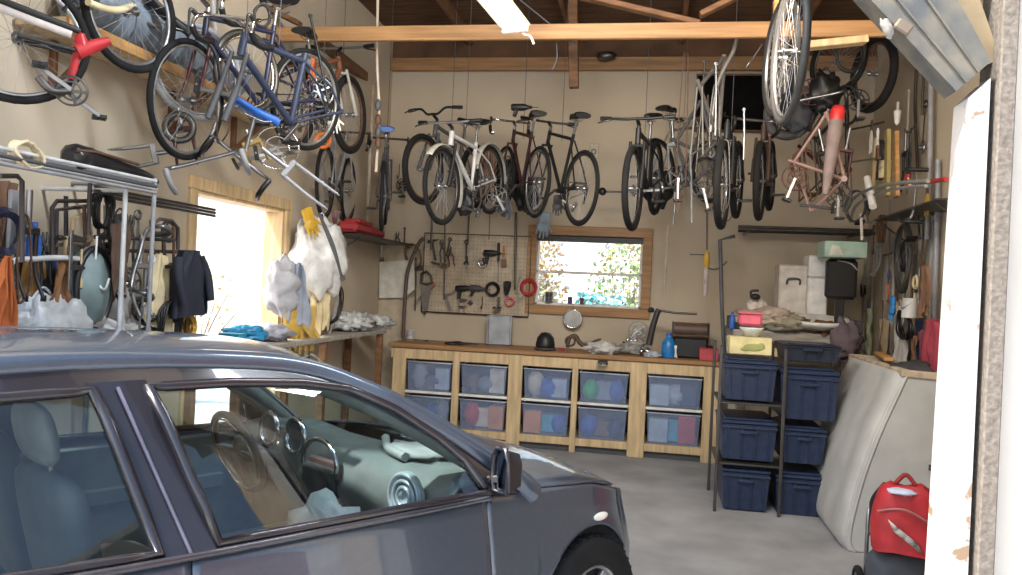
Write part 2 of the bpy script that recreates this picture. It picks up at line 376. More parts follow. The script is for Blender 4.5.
def skin(name, x0, x1, sg, m, parent, follow=False):
    if follow: P = [p for p in pl if (x0 - 1e-4 <= p.x <= x1 + 1e-4)]
    else: P = [V((x, plan_y(x), 0)) for x in dense(x0, x1, .025)]
    rows = []
    for i, p in enumerate(P):
        a, c = P[max(0, i - 1)], P[min(len(P) - 1, i + 1)]; t = (c - a).normalized(); nx, ny = -t.y, t.x
        if ny < 0 and not follow: nx, ny = -nx, -ny
        zl = .20
        for ax in (AX, RX):
            dx = p.x - ax
            if abs(dx) < .375: zl = max(zl, WR + math.sqrt(.375 ** 2 - dx * dx))
        zt = ztop(p.x)
        rows.append([skin_pt(p.x, p.y, nx, ny, zl + (zt - zl) * k / 12, zt, sg) for k in range(13)])
    b = MB(); b.grid(rows, flip=(sg > 0)); o = b.build(name, m, parent, solid=.012); return o
for sg in (-1, 1):
    rd = skin('rear_door', -1.99, -1.088, sg, carpaint, car); fd = skin('front_door', -1.082, .028, sg, carpaint, car)
    skin('front_fender', .034, .96, sg, carpaint, car); skin('rear_fender', -2.9, -1.996, sg, carpaint, car)
    for dr, x in ((fd, -.92), (rd, -1.82)):
        b = MB(); y = sg * (plan_y(x) + .012); b.tube([(x - .09, y - sg * .03, .80), (x - .07, y + sg * .012, .80), (x + .07, y + sg * .012, .80), (x + .09, y - sg * .03, .80)], .013, 8); b.build('handle', carpaint, dr)
    b = MB(); rows = []
    for x in dense(.66, .80, .02): rows.append([V((x, sg * (plan_y(x) + .002 - .0), .70 + dz)) for dz in (-.012, .0, .012)])
    b.ell((.73, sg * (plan_y(.73) - .012), .735), (.05, .012, .018)); b.build('side_marker', M((.8, .75, .65), .15), car)
# front and rear bumper skins wrap round the corners
def wrap(name, sel, m, z0, z1f, off=0.):
    b = MB()
    for sg in (-1, 1):
        P = sel; rows = []
        for i, p in enumerate(P):
            a, c = P[max(0, i - 1)], P[min(len(P) - 1, i + 1)]; t = (c - a).normalized(); nx, ny = -t.y, t.x
            if p.x < -1: nx, ny = -t.y, t.x
            zt = z1f(p.x)
            rows.append([skin_pt(p.x + nx * -off * -1, p.y + ny * off, nx if p.x > 0 else nx, ny, z0 + (zt - z0) * k / 12, ztop(p.x), sg) for k in range(13)])
        b.grid(rows, flip=(sg > 0))
    return b.build(name, m, car, solid=.012)
_front = [p for p in pl if p.x > .955]
for p in _front: pass
def outward(P):                                             # normals of the plan curve, pointing out of the car
    return P
wrap('front_bumper', [V((.962, plan_y(.962), 0))] + _front, carpaint, .2, ztop)
wrap('rear_bumper', [p for p in pl if p.x < -2.88], carpaint, .25, ztop)
b = MB()
for sg in (-1, 1):
    rows = []
    P = [p for p in pl if .9 < p.x < 1.26]
    for i, p in enumerate(P):
        a, c = P[max(0, i - 1)], P[min(len(P) - 1, i + 1)]; t = (c - a).normalized(); nx, ny = t.y * -1, t.x
        zt = ztop(p.x); rows.append([skin_pt(p.x + nx * .003, p.y + ny * .003, nx, ny, zt - .14 + .125 * k / 4, zt, sg) for k in range(5)])
    b.grid(rows, flip=(sg > 0))
b.build('headlight', [M((.55, .58, .6), .08, .3, coat=1.)], car)
# hood: crowned grid between the fender tops
def top_half(x):                                            # half width of the top edge of the skin
    return max(.0, plan_y(x) - .05)
b = MB(); rows = []
for j in range(26):
    u = j / 25; r = []
    for k in range(-12, 13):
        t = k / 12; x0 = .26 + .15 * (1 - t * t); x1 = 1.30 - .10 * t * t; x = x0 + (x1 - x0) * u; w = top_half(.26 + (1.30 - .26) * u)
        r.append(V((x, t * w, ztop(x) + .004 + (.085 * min(1, (1.40 - x) / .55)) * (1 - abs(t) ** 2.4))))
    rows.append(r)
b.grid(rows); b.build('hood', carpaint, car, solid=.01)
b = MB(); rows = []
for x in dense(-3.08, -2.45, .07):
    w = top_half(x); rows.append([V((x, k / 8 * w, ztop(x) + .04 * (1 - abs(k / 8) ** 2.5))) for k in range(-8, 9)])
b.grid(rows); b.build('trunk_lid', carpaint, car, solid=.01)
# greenhouse
def gy(z, x=0): return .862 - .60 * max(0, z - .94) - .10 * max(0, z - 1.28) * 4
RAIL = [(.30, .90), (.10, 1.045), (-.12, 1.185), (-.33, 1.30), (-.55, 1.385), (-.85, 1.418), (-1.3, 1.43), (-1.75, 1.405), (-2.1, 1.33), (-2.4, 1.18), (-2.68, 1.0)]
rail = crv([(x, 0, z) for x, z in RAIL], 6)
def rail_y(p): return gy(p.z) - .03
b = MB(); rows = []
I0 = next(i for i, p in enumerate(rail) if p.x < -.50); I1 = next(i for i, p in enumerate(rail) if p.x < -2.1)
for p in rail[I0:I1 + 1]:
    y = rail_y(p) - .01; rows.append([V((p.x + .09 * (1 - (k / 10) ** 2) * (1 if p.x > -1 else -.6) * min(1, abs(p.x + 1.3) / .75), k / 10 * y, p.z + .055 * (1 - abs(k / 10) ** 2.2))) for k in range(-10, 11)])
b.grid(rows); b.build('roof', carpaint, car, solid=.012)
for sg in (-1, 1):
    b = MB(); pts = [V((p.x, sg * rail_y(p), p.z)) for p in rail]
    b.tube(pts, [.05 - .008 * min(1, i / 20) for i in range(len(pts))], 12, flat=(0, 0, 1)); b.build('roof_rail', carpaint, car)
    b = MB(); b.tube([V((p.x - .02, sg * (rail_y(p) - .035), p.z - .018)) for p in rail[:I1]], .045, 8); b.build('pillar_trim', M((.15, .155, .15), .8), car)
# windscreen and back light
def across(i0, i1, bulge, name, lower, upper):
    b = MB(); rows = []
    for i in range(9):
        t = i / 8; p = lower.lerp(upper, t); rows.append([V((p.x + bulge * (1 - (k / 10) ** 2), k / 10 * p.y, p.z + .03 * t * (1 - (k / 10) ** 2))) for k in range(-10, 11)])
    b.grid(rows); return b.build(name, screenglass, car)
across(0, 0, .16, 'windscreen', V((.27, .83, .93)), V((-.46, rail_y(rail[I0]) + .0, 1.385)))
across(0, 0, -.12, 'rear_window', V((-2.6, .76, 1.02)), V((-2.12, .60, 1.345)))
DLO_F = [(-1.005, .965), (-.5, .955), (.03, .945), (-.03, 1.06), (-.12, 1.145), (-.27, 1.25), (-.43, 1.325), (-.60, 1.352), (-.85, 1.365), (-1.10, 1.365)]
DLO_R = [(-1.97, 1.005), (-1.6, .985), (-1.165, .968), (-1.25, 1.365), (-1.5, 1.36), (-1.75, 1.335), (-1.95, 1.27), (-2.06, 1.18)]
def dlo(P, sg, off=0.): return [V((x, sg * (gy(z) + off), z)) for x, z in P]
def densify(P, n=5):
    out = []
    for a, c in zip(P, P[1:] + P[:1]): out += [V(a).lerp(V(c), i / n) for i in range(n)]
    return out
for sg in (-1, 1):
    for P, nm in ((DLO_F, 'front_side_window'), (DLO_R, 'rear_side_window')):
        Q = densify([(x, z) for x, z in P]); pts = [V((q.x, sg * (gy(q.y) - .006), q.y)) for q in Q]
        c = V((sum(p.x for p in pts) / len(pts), 0, sum(p.z for p in pts) / len(pts))); c.y = sg * (gy(c.z) - .006)
        mid = [c.lerp(p, .5) for p in pts]
        for p in mid: p.y = sg * (gy(p.z) - .006)
        n = len(pts); bb = MB(); bb.add(pts + mid + [c], [(i, (i + 1) % n, n + (i + 1) % n, n + i) for i in range(n)] + [(n + i, n + (i + 1) % n, 2 * n) for i in range(n)], sm=True)
        gl = bb.build(nm, carglass, car)
        bb = MB(); bb.tube([V((q.x, sg * gy(q.y), q.y)) for q in Q], .017, 6, True); bb.build('weatherstrip', carblack, gl)
    # black pillars and the panels that close the side above the belt
    def panel(name, P, m, off=-.012, th=.022):
        bb = MB(); A = [V((x, sg * (gy(z) + off), z)) for x, z in P]; B2 = [V((p.x, p.y - sg * th, p.z)) for p in A]; n = len(A)
        bb.add(A + B2, [tuple(range(n)), tuple(range(n, 2 * n))[::-1]] + [(i, n + i, n + (i + 1) % n, (i + 1) % n) for i in range(n)]); return bb.build(name, m, car)
    panel('pillar', [(-1.17, .95), (-1.0, .95), (-1.1, 1.385), (-1.26, 1.385)], carblack, .004)
    bb = MB(); bb.tube([V((x, sg * (gy(z) + .008), z)) for x, z in ((-1.085, .95), (-1.185, 1.37))], .006, 6); bb.build('pillar_seam', M((.16, .15, .2), .2, .6), car)
    panel('window_corner', [(.03, .935), (.24, .915), (.08, 1.04), (-.1, 1.165), (-.03, 1.06)], carblack, -.004)
    panel('window_header', [(-.1, 1.16), (-.33, 1.29), (-.55, 1.385), (-.85, 1.41), (-1.3, 1.42), (-1.75, 1.40), (-2.05, 1.32), (-2.06, 1.2), (-1.95, 1.27), (-1.75, 1.335), (-1.25, 1.365), (-.85, 1.365), (-.6, 1.352), (-.43, 1.325), (-.27, 1.25), (-.12, 1.145)], carblack, -.006)
    panel('rear_quarter', [(-2.0, .99), (-2.65, .98), (-2.4, 1.17), (-2.1, 1.32), (-2.06, 1.18), (-1.97, 1.0)], carpaint, -.006)
    bb = MB(); bb.tube([V((x, sg * (gy(.95) + .014), z)) for x, z in ((-2.0, .985), (-1.5, .968), (-1.0, .950), (-.5, .938), (.03, .928))], .011, 6); bb.build('belt_moulding', M((.03, .03, .04), .2, coat=.8), car)
    # door mirror
    bb = MB(); X = TR((.075, sg * .915, 1.03), rz=sg * .2) @ Matrix.Diagonal((.75, .82, .95, 1)); sh = [(-.055, -.075), (.05, -.085), (.068, -.03), (.06, .05), (.03, .085), (-.03, .088), (-.06, .04)]
    for k in range(len(sh)): pass
    rim_ = [V((-.045, y, z)) for y, z in sh]; back_ = [V((.045, y * .78, z * .74)) for y, z in sh]; n = 7
    bb.tube(rim_, .010, 8, True, X=X)
    bb.add([X @ p for p in rim_ + back_], [(i, (i + 1) % n, n + (i + 1) % n, n + i) for i in range(n)] + [tuple(range(n, 2 * n))]); mr = bb.build('door_mirror', carblack, car)
    bb = MB(); bb.add([X @ V((-.035, y * .92, z * .92)) for y, z in sh], [tuple(range(n))]); bb.build('mirror_glass', M((.35, .42, .5), .04, 1.), mr)
    bb = MB(); bb.bar((.06, sg * .83, .985), (.09, sg * .90, 1.0), .05, .03); bb.build('mirror_stalk', carblack, mr)
# wheels and dark wells
def car_wheel(x, sg, nm):
    X = TR((x, sg * .80, WR), rx=-sg * PI / 2)              # local z points out of the car
    b = MB(); b.lathe([(.20, -.10), (.29, -.11), (.322, -.09), (.33, -.05), (.33, .05), (.322, .085), (.29, .10), (.215, .095), (.21, -.09)], 40, X)
    for k in range(44):
        a = 2 * PI * k / 44; b.box((.3285 * math.cos(a), .3285 * math.sin(a), 0), (.02, .012, .15), X, bev=.002)
    t = b.build(nm, RUBBER, car)
    b = MB(); b.lathe([(.215, -.05), (.215, .085), (.20, .09), (.195, .05), (.19, -.05)], 40, X); b.build('rim', ALU, t)
    b = MB(); b.lathe([(.0, .06), (.05, .06), (.06, .03), (.06, -.02), (0, -.02)], 20, X)
    for k in range(7):
        a = 2 * PI * k / 7; b.bar(X @ V((.045 * math.cos(a), .045 * math.sin(a), .04)), X @ V((.198 * math.cos(a), .198 * math.sin(a), .06)), .045, .02, up=X.to_3x3() @ V((0, 0, 1)))
    b.build('wheel_spokes', ALU, t)
    b = MB(); b.lathe([(.372, .03), (.372, -.25), (0.0, -.25)], 28, X); b.build('wheel_well', M((.008, .008, .009), .9), car)
for sg in (-1, 1): car_wheel(AX, sg, 'front_wheel'); car_wheel(RX, sg, 'rear_wheel')
# underbody and cabin
b = MB(); b.box((-.9, 0, .26), (3.9, 1.5, .10)); b.build('floor_pan', CHARCOAL, car)
b = MB(); b.box((-.95, 0, .34), (2.2, 1.62, .06)); b.build('carpet', CHARCOAL, car)
for sg in (-1, 1):
    b = MB(); b.box((-1.0, sg * .82, .62), (2.0, .05, .60)); b.box((-1.0, sg * .79, .70), (1.7, .05, .07)); b.build('door_trim', dash_m, car)
b = MB(); rows = []
for x, z in [(.30, .93), (.24, .955), (.10, .975), (-.02, .965), (-.08, .92), (-.10, .82), (-.05, .70), (-.02, .6), (-.0, .42)]: rows.append([V((x - .05 * abs(k / 8) ** 2 * 0, k / 8 * .78, z + (.045 * math.exp(-((k / 8 * .78 - .36) / .22) ** 2) if -.05 < x < .2 else 0))) for k in range(-8, 9)])
b.grid(rows, flip=True); b.build('dashboard', dash_m, car, solid=.02)
b = MB(); b.box((-.35, 0, .52), (.7, .2, .3), bev=.03); b.box((-.1, 0, .78), (.08, .24, .26), bev=.02); b.build('centre_console', M((.03, .032, .035), .5), car)
gauges = MB()
for y in (.25, .47): gauges.ring((-.085, y, .985), .075, .013, 'X', 24, 8)
gauges.ring((-.082, .36, .96), .05, .008, 'X', 24, 8); g = gauges.build('gauge_ring', CHROME, car)
b = MB(); b.tube([V((-.12, .0 + .125 * math.cos(a), .915 + .10 * math.sin(a))) for a in [PI * k / 14 - .25 for k in range(17)]], .011, 8); b.build('centre_arch', CHROME, car)
b = MB()
for y in (.25, .47): b.lathe([(.064, 0), (.060, .003), (0, .004)], 24, Matrix.Translation((-.082, y, .985)) @ Matrix.Rotation(-PI / 2, 4, 'Y'))
b.build('gauge_face', M((.05, .06, .08), .4), car)
X = Matrix.Translation((-.30, .36, .92)) @ Matrix.Rotation(math.radians(-22), 4, 'Y')
b = MB(); b.ring((0, 0, 0), .185, .017, 'X', 36, 10, X=X); sw = b.build('steering_wheel', M((.035, .035, .038), .45), car)
b = MB(); b.ell((.03, 0, 0), (.035, .075, .065), X)
for a in (0, 180, 270): b.bar(X @ V((.02, 0, 0)), X @ V((0, .175 * math.cos(math.radians(a)), .175 * math.sin(math.radians(a)))), .045, .02)
b.build('airbag_hub', M((.05, .05, .055), .5), sw); b = MB(); b.cyl(X @ V((.03, 0, 0)), V((-.05, .36, .84)), .035); b.build('steering_column', DGREY, sw)
b = MB(); b.ring((0, 0, 0), .17, .004, 'X', 36, 6, X=X @ Matrix.Translation((-.017, 0, 0))); b.build('wheel_trim_ring', CHROME, sw)
b = MB(); VX = Matrix.Translation((-.112, -.58, .895)) @ Matrix.Rotation(-PI / 2, 4, 'Y')
b.lathe([(.095, 0), (.095, .02), (.08, .028), (.07, .015), (.05, .015), (.045, .024), (.03, .024), (.025, .01), (0, .01)], 28, VX, sm=False)
for r_ in (.085, .06, .036): b.ring((0, 0, .024), r_, .008, 'Z', 26, 6, X=VX)
b.build('air_vent', M((.42, .47, .5), .3, .4), car)
b = MB(); b.box((-.105, -.02, .90), (.03, .22, .07)); b.ring((-.125, -.06, .83), .035, .008, 'X', 20, 8); b.ring((-.125, .06, .83), .035, .008, 'X', 20, 8); b.build('radio', M((.09, .06, .06), .3), car)
b = MB(); b.tube(crv([(.15, -.1, 1.01), (.05, -.25, 1.0), (.0, -.42, 1.0)], 6), .02, 6); b.ell((.12, -.35, 1.0), (.10, .16, .025), lump=.5, seed=3); b.build('dash_clutter', M((.22, .23, .22), .7), car)
b = MB(); b.ell((-.33, -.38, .72), (.12, .20, .16), lump=.5, seed=5); b.build('bag_on_seat', M((.4, .42, .42), .7), car)
def seat(x, y, m, mh, back=.60, rear=False):
    b = MB(); b.box((x, y, .50), (.5, .50 if not rear else 1.3, .16), bev=.05); s = b.build('seat_cushion', m, car, sub=2, allsmooth=True)
    b = MB(); X = Matrix.Translation((x - .26, y, .55)) @ Matrix.Rotation(math.radians(-14), 4, 'Y'); b.box((0, 0, back / 2), (.13, .48 if not rear else 1.3, back), X, bev=.05); b.build('seat_back', m, s, sub=2, allsmooth=True)
    for yy in ([0] if not rear else [-.42, .42]):
        b = MB(); b.box((0, yy, back + .10), (.09, .26, .20), X, bev=.04); b.build('headrest', mh, s, sub=2, allsmooth=True)
        b = MB(); b.cyl(X @ V((0, yy - .06, back - .02)), X @ V((0, yy - .06, back + .04)), .008); b.cyl(X @ V((0, yy + .06, back - .02)), X @ V((0, yy + .06, back + .04)), .008); b.build('headrest_post', STEEL, s)
seat(-.90, -.38, seat_m, seat_l); seat(-.86, .38, seat_m, seat_m); seat(-1.75, 0, seat_m, seat_m, .5, True)
b = MB(); b.box((-.28, 0, 1.33), (.03, .24, .07), bev=.012); b.cyl((-.27, 0, 1.34), (-.2, 0, 1.37), .012); b.build('rear_view_mirror', carblack, car)
# ------------------------------------------------------------------ bicycles
_MESH = {}
def cached(key, fn, name, ms, parent, X=None):
    if key not in _MESH:
        o = fn().build(name, ms, parent); _MESH[key] = o.data
    else:
        o = bpy.data.objects.new(name, _MESH[key]); COL.objects.link(o); o.parent = parent
    if X is not None: o.matrix_local = X
    return o
def wheel(parent, name, X, r=.335, tw=.022, tyre=RUBBER, rimm=ALU, spokes=28, asroot=None):
    """a spoked wheel in the XZ plane around the origin: tyre > rim, spokes, hub"""
    def f(): b = MB(); b.ring((0, 0, 0), r - tw, tw, 'Y', 40, 8); return b
    t = cached(('ty', r, tw, tyre.name), f, name, tyre, parent, X)
    def f(): b = MB(); b.ring((0, 0, 0), r - 2.3 * tw, .011, 'Y', 40, 6); return b
    cached(('ri', r, tw, rimm.name), f, 'rim', rimm, t)
    def f():
        b = MB(); ro = r - 2.3 * tw
        for k in range(spokes):
            a = 2 * PI * k / spokes; h = a + (.9 if k % 2 else -.9); y = .03 if k % 4 < 2 else -.03
            b.tube([(.02 * math.cos(h), y, .02 * math.sin(h)), (ro * math.cos(a), 0, ro * math.sin(a))], .0013, 3, caps=False)
        return b
    cached(('sp', r, tw, spokes), f, 'spokes', GREY, t)
    def f(): b = MB(); b.lathe([(.0, -.055), (.008, -.055), (.008, -.04), (.026, -.034), (.016, -.028), (.016, .028), (.026, .034), (.008, .04), (.008, .055), (0, .055)], 12, Matrix.Rotation(PI / 2, 4, 'X')); return b
    cached(('hu',), f, 'hub', STEEL, t)
    return t
def frame_matrix(rear, front, up=(0, 0, 1), L=1.02):
    rear, front = V(rear), V(front); x = (front - rear).normalized(); z = V(up); z = (z - x * z.dot(x)).normalized(); y = z.cross(x)
    X = Matrix((x, y, z)).transposed().to_4x4(); X.translation = (rear + front) / 2 - x * L / 2; return X
SADDLE_P = [(-.13, .075, .012), (-.11, .085, .02), (-.05, .07, .012), (.0, .045, .008), (.06, .026, .008), (.12, .02, .008), (.14, .012, .0)]
def saddle(parent, X, m=BLACK):
    def f():
        b = MB(); rows = []
        for x, w, z in SADDLE_P: rows.append([V((x, w * math.cos(a), z + (.03 * math.sin(a) if math.sin(a) < 0 else .022 * math.sin(a)))) for a in [2 * PI * k / 12 for k in range(13)]])
        b.grid(rows); b.poly([p for p in rows[0][:-1]]); b.poly([p for p in rows[-1][:-1]][::-1]); return b
    s = cached(('sad', m.name), f, 'saddle', m, parent, X)
    def f():
        b = MB()
        for y in (-.025, .025): b.tube([(-.1, y, -.01), (-.04, y, -.035), (.05, y, -.035), (.11, y * .4, -.005)], .0035, 5)
        return b
    cached(('sadr',), f, 'saddle_rails', STEEL, s); return s
def bars(parent, X, kind, m, tape=BLACK):
    if kind == 'drop':
        half = [(0, 0, 0), (0, .12, 0), (.02, .19, 0), (.075, .205, -.01), (.10, .21, -.06), (.075, .21, -.11), (.02, .212, -.135), (-.05, .215, -.135)]
    elif kind == 'rise': half = [(0, 0, 0), (0, .06, 0), (-.01, .13, .05), (-.02, .2, .055), (-.05, .30, .05)]
    elif kind == 'city': half = [(0, 0, 0), (.03, .06, .02), (.04, .16, .05), (-.02, .24, .06), (-.12, .27, .05), (-.2, .275, .045)]
    else: half = [(0, 0, 0), (0, .1, 0), (-.015, .2, .005), (-.04, .30, .01)]
    def f(): b = MB(); b.tube(crv([(x, -y, z) for x, y, z in half[::-1]] + half[1:], 5), .0115, 8); return b
    hb = cached(('bar', kind, m.name), f, 'handlebar', m, parent, X)
    for sg in (-1, 1):
        seg = [V((x, sg * y, z)) for x, y, z in (half[4:] if kind == 'drop' else half[-2:])]
        if kind != 'drop': seg = [seg[0].lerp(seg[1], .0 if kind == 'city' else .1), seg[1]]
        def f(): b = MB(); b.tube(crv(seg, 4), .017, 8); return b
        cached(('grip', kind, sg, tape.name), f, 'grip', tape, hb)
        q = V((half[3][0], sg * half[3][1], half[3][2])) if kind == 'drop' else seg[0]
        def f():
            b = MB()
            if kind == 'drop': b.tube(crv([q + V((0, 0, .01)), q + V((.035, 0, .035)), q + V((.05, 0, .0)), q + V((.06, 0, -.09))], 4), [.014, .010, .006, .005], 6)
            else: b.tube(crv([q, q + V((.03, 0, -.01)), q + V((.045, sg * .06, -.02)), q + V((.03, sg * .10, -.03))], 4), [.009, .006], 6)
            return b
        cached(('lev', kind, sg), f, 'brake_lever', DSTEEL, hb)
    return hb
def crank(parent, X, r=.09, m=DSTEEL):
    def f():
        b = MB(); b.ring((0, -.045, 0), r, .006, 'Y', 28, 6); b.ring((0, -.045, 0), r * .62, .006, 'Y', 24, 6)
        for k in range(5):
            a = 2 * PI * k / 5; b.bar((0, -.045, 0), (r * math.cos(a), -.045, r * math.sin(a)), .016, .005, up=(0, 1, 0))
        b.cyl((0, -.06, 0), (0, .06, 0), .014); return b
    c = cached(('ring', r, m.name), f, 'chainring', m, parent, X)
    for sg in (-1, 1):
        a = V((0, sg * .065, 0)); e = V((sg * .145, sg * .075, -sg * .09))
        def f(): b = MB(); b.bar(a, e, .024, .013, up=(0, 1, 0)); return b
        cr = cached(('arm', sg), f, 'crank_arm', STEEL, c)
        def f():
            b = MB(); p = e + V((0, sg * .055, 0)); b.cyl(e, p + V((0, sg * .045, 0)), .006)
            for dx in (-.03, .03): b.box(p + V((dx, 0, 0)), (.012, .085, .02))
            for dy in (-.04, .04): b.box(p + V((0, dy, 0)), (.06, .01, .018))
            return b
        cached(('ped', sg), f, 'pedal', BLACK, cr)
    return c
def bike(label, X, style='road', fc=BLACK, fork=None, barm=ALU, tyre=RUBBER, rimm=ALU, seatm=BLACK, tape=BLACK, front=True, rear=True, handle=None, fender=None, seat=True, group='bicycles hung along the garage walls', name='hanging_bicycle', r=.335, cranks=True, tw=None, steer=0.):
    t = thing(name, label, 'bicycle', X, group)
    fk = fork or fc; mtb = style in ('mtb', 'bmx'); tw = tw or (.028 if mtb else .018)
    BB = V((.42, 0, -.055)); ST = V((.285, 0, .44)) if not mtb else V((.30, 0, .33)); HT = V((.815, 0, .50)) if not mtb else V((.79, 0, .46)); HB = V((.845, 0, .37)) if not mtb else V((.83, 0, .34)); FA = V((1.02, 0, 0))
    if style == 'city': ST = V((.27, 0, .42)); HT = V((.80, 0, .54)); HB = V((.84, 0, .40))
    tr = .019 if mtb else .0155
    def f():
        b = MB()
        if style == 'city': b.tube(crv([ST * .45 + BB * .55, V((.58, 0, .22)), HB + V((0, 0, .08))], 6), tr, 8); b.tube(crv([BB, V((.6, 0, .06)), HB], 6), tr * 1.1, 8)
        else: b.tube([ST + V((0, 0, -.02)), HT + V((.005, 0, -.03))], tr, 8); b.tube([BB, HB + V((-.005, 0, .02))], tr * 1.15, 8)
        b.tube([BB, ST + (ST - BB).normalized() * .03], tr, 8); b.tube([HT, HB], tr * 1.2, 10)
        for sg in (-1, 1):
            b.tube(crv([BB + V((0, sg * .03, 0)), V((.3, sg * .045, -.03)), V((0, sg * .06, 0))], 4), .009, 6); b.tube([ST + V((0, sg * .018, -.03)), V((.1, sg * .05, .16)), V((0, sg * .06, 0))], .008, 6)
            b.box((0, sg * .06, 0), (.04, .006, .035))
        b.lathe([(.022, -.036), (.022, .036)], 12, Matrix.Translation(BB) @ Matrix.Rotation(PI / 2, 4, 'X')); return b
    cached(('fr', style, fc.name), f, 'frame', fc, t)
    FX = Matrix.Translation(HB) @ Matrix.Rotation(steer, 4, (HT - HB).normalized()) @ Matrix.Translation(-HB)
    if fork is not False:
        def f():
            b = MB(); c = HB + (HB - HT) * .12; b.tube([HT + (HT - HB) * .2, c], .014, 8); b.bar(c + V((0, -.055, 0)), c + V((0, .055, 0)), .03, .02)
            for sg in (-1, 1):
                if mtb: m_ = c.lerp(FA, .45) + V((0, sg * .06, 0)); b.tube([c + V((0, sg * .055, .03)), m_], .013, 8); b.tube([m_, FA + V((0, sg * .06, 0))], .019, 8)
                else: b.tube(crv([c + V((0, sg * .045, 0)), c.lerp(FA, .6) + V((-.015, sg * .05, 0)), FA + V((0, sg * .055, 0))], 5), [.012, .008], 7)
            return b
        cached(('fk', style, fk.name), f, 'fork', fk, t, FX)
    if rear: wheel(t, 'rear_wheel', I4(), r, tw, tyre, rimm)
    if front: wheel(t, 'front_wheel', FX @ Matrix.Translation(FA), r, tw, tyre, rimm)
    if seat:
        d = (ST - BB).normalized(); S = ST + d * (.17 if mtb else .14)
        def f(): b = MB(); b.tube([ST, S], .013, 8); b.box(S, (.04, .03, .03)); return b
        cached(('sp', style), f, 'seat_post', STEEL, t); saddle(t, Matrix.Translation(S + V((.0, 0, .045))), seatm)
    kind = handle or {'road': 'drop', 'mtb': 'flat', 'bmx': 'rise', 'city': 'city'}[style]
    if kind != 'none':
        S0 = HT + (HT - HB) * .25; S1 = S0 + V((.085, 0, .045))
        def f(): b = MB(); b.tube([HT, S0], .015, 8); b.tube([S0, S1], .015, 8); return b
        cached(('stem', style), f, 'stem', barm, t, FX); bars(t, FX @ Matrix.Translation(S1), kind, barm, tape)
    if cranks:
        crank(t, Matrix.Translation(BB), .09 if not mtb else .075)
        def f(): b = MB(); R = .09 if not mtb else .075; b.tube([BB + V((0, -.045, R)), V((0, -.045, .035)), V((-.035, -.045, 0)), V((.0, -.045, -.035)), BB + V((0, -.045, -R))], .004, 4); return b
        cached(('ch', mtb), f, 'chain', DSTEEL, t)
        def f():
            b = MB()
            for k, rr in enumerate((.042, .034, .026)): b.ring((0, -.04 - .006 * k, 0), rr, .004, 'Y', 18, 5)
            b.bar((.0, -.06, -.02), (.03, -.06, -.12), .02, .012); b.ring((.03, -.06, -.12), .018, .005, 'Y', 12, 5); b.ring((.01, -.06, -.07), .016, .005, 'Y', 12, 5); return b
        cached(('der',), f, 'rear_derailleur', DSTEEL, t)
    def f(): b = MB(); a_ = V((.52, 0, .40)); w_ = X @ a_; e_ = X.inverted() @ V((w_.x, w_.y, ZC - .02)); b.tube([a_, e_], .003, 4); return b
    f().build('hanger_wire', DGREY, t)
    if fender:
        for nm, c, a0, a1, Q in (('rear_fender', V((0, 0, 0)), 20, 190, I4()), ('front_fender', FA, 50, 215, FX)):
            if (nm[0] == 'r' and rear) or (nm[0] == 'f' and front):
                def f():
                    b = MB(); rows = []
                    for k in range(25):
                        a = math.radians(a0 + (a1 - a0) * k / 24); rows.append([V(c) + V(((r + .012 + .014 * math.cos(q)) * math.cos(a), .032 * math.sin(q), (r + .012 + .014 * math.cos(q)) * math.sin(a))) for q in (-1.6, -.9, 0, .9, 1.6)])
                    b.grid(rows); return b
                o = f().build(nm, fender, t, solid=.003); o.matrix_local = Q
    return t
def axle(a, b_): return frame_matrix(at(*a), at(*b_))
PKW = M((.26, .155, .13), .4); SILV = M((.27, .265, .255), .35, .5); OLDW = M((.42, .40, .35), .5); MAROON = M((.085, .022, .024), .4); NAVY = M((.02, .023, .055), .35)
# row hanging before the back wall
bike('dark rusty-rimmed bicycle hanging furthest left in the back row, partly behind the grey fendered one', axle((474, 176, 8.35), (427, 170, 7.55)), 'mtb', DGREY, rimm=RUST, barm=BLACK, handle='rise')
bike('grey bicycle with pale curved fender hanging above the pegboard', axle((489, 180, 7.75), (443, 186, 6.85)), 'mtb', LGREY, fork=BLACK, handle='flat', fender=OLDW, rimm=DSTEEL, tw=.02)
bike('maroon bicycle nearly end-on in the back row, left of the black one', axle((536, 182, 7.45), (505, 178, 8.35)), 'road', M((.045, .016, .017), .4), rimm=ALU, barm=CHROME)
bike('black bicycle with a level top tube hanging above the window', axle((580, 188, 7.05), (537, 181, 7.95)), 'road', BLACK, barm=DSTEEL, rimm=DSTEEL, handle='flat')
bike('black mountain bike hanging head-on right of the window with a wide flat handlebar', axle((656, 178, 7.25), (632, 189, 6.25)), 'mtb', BLACK, barm=BLACK, rimm=DSTEEL, tw=.026)
bike('silver-tubed bicycle hanging right behind the head-on mountain bike', axle((662, 172, 8.0), (704, 172, 8.6)), 'road', SILV, rimm=DSTEEL, barm=CHROME, handle='flat')
bike('dark bicycle hanging edge-on left of the dark panel with a long narrow tyre', axle((737, 180, 6.9), (722, 185, 5.95)), 'mtb', BLACK, barm=CHROME, handle='none', seat=False, rimm=CHROME)
bike('brown bicycle hanging edge-on just right of the other edge-on one, by the wall shelf', axle((770, 176, 7.6), (760, 181, 6.7)), 'mtb', M((.06, .035, .025), .5), barm=BLACK, handle='none', seat=False, rimm=DSTEEL)
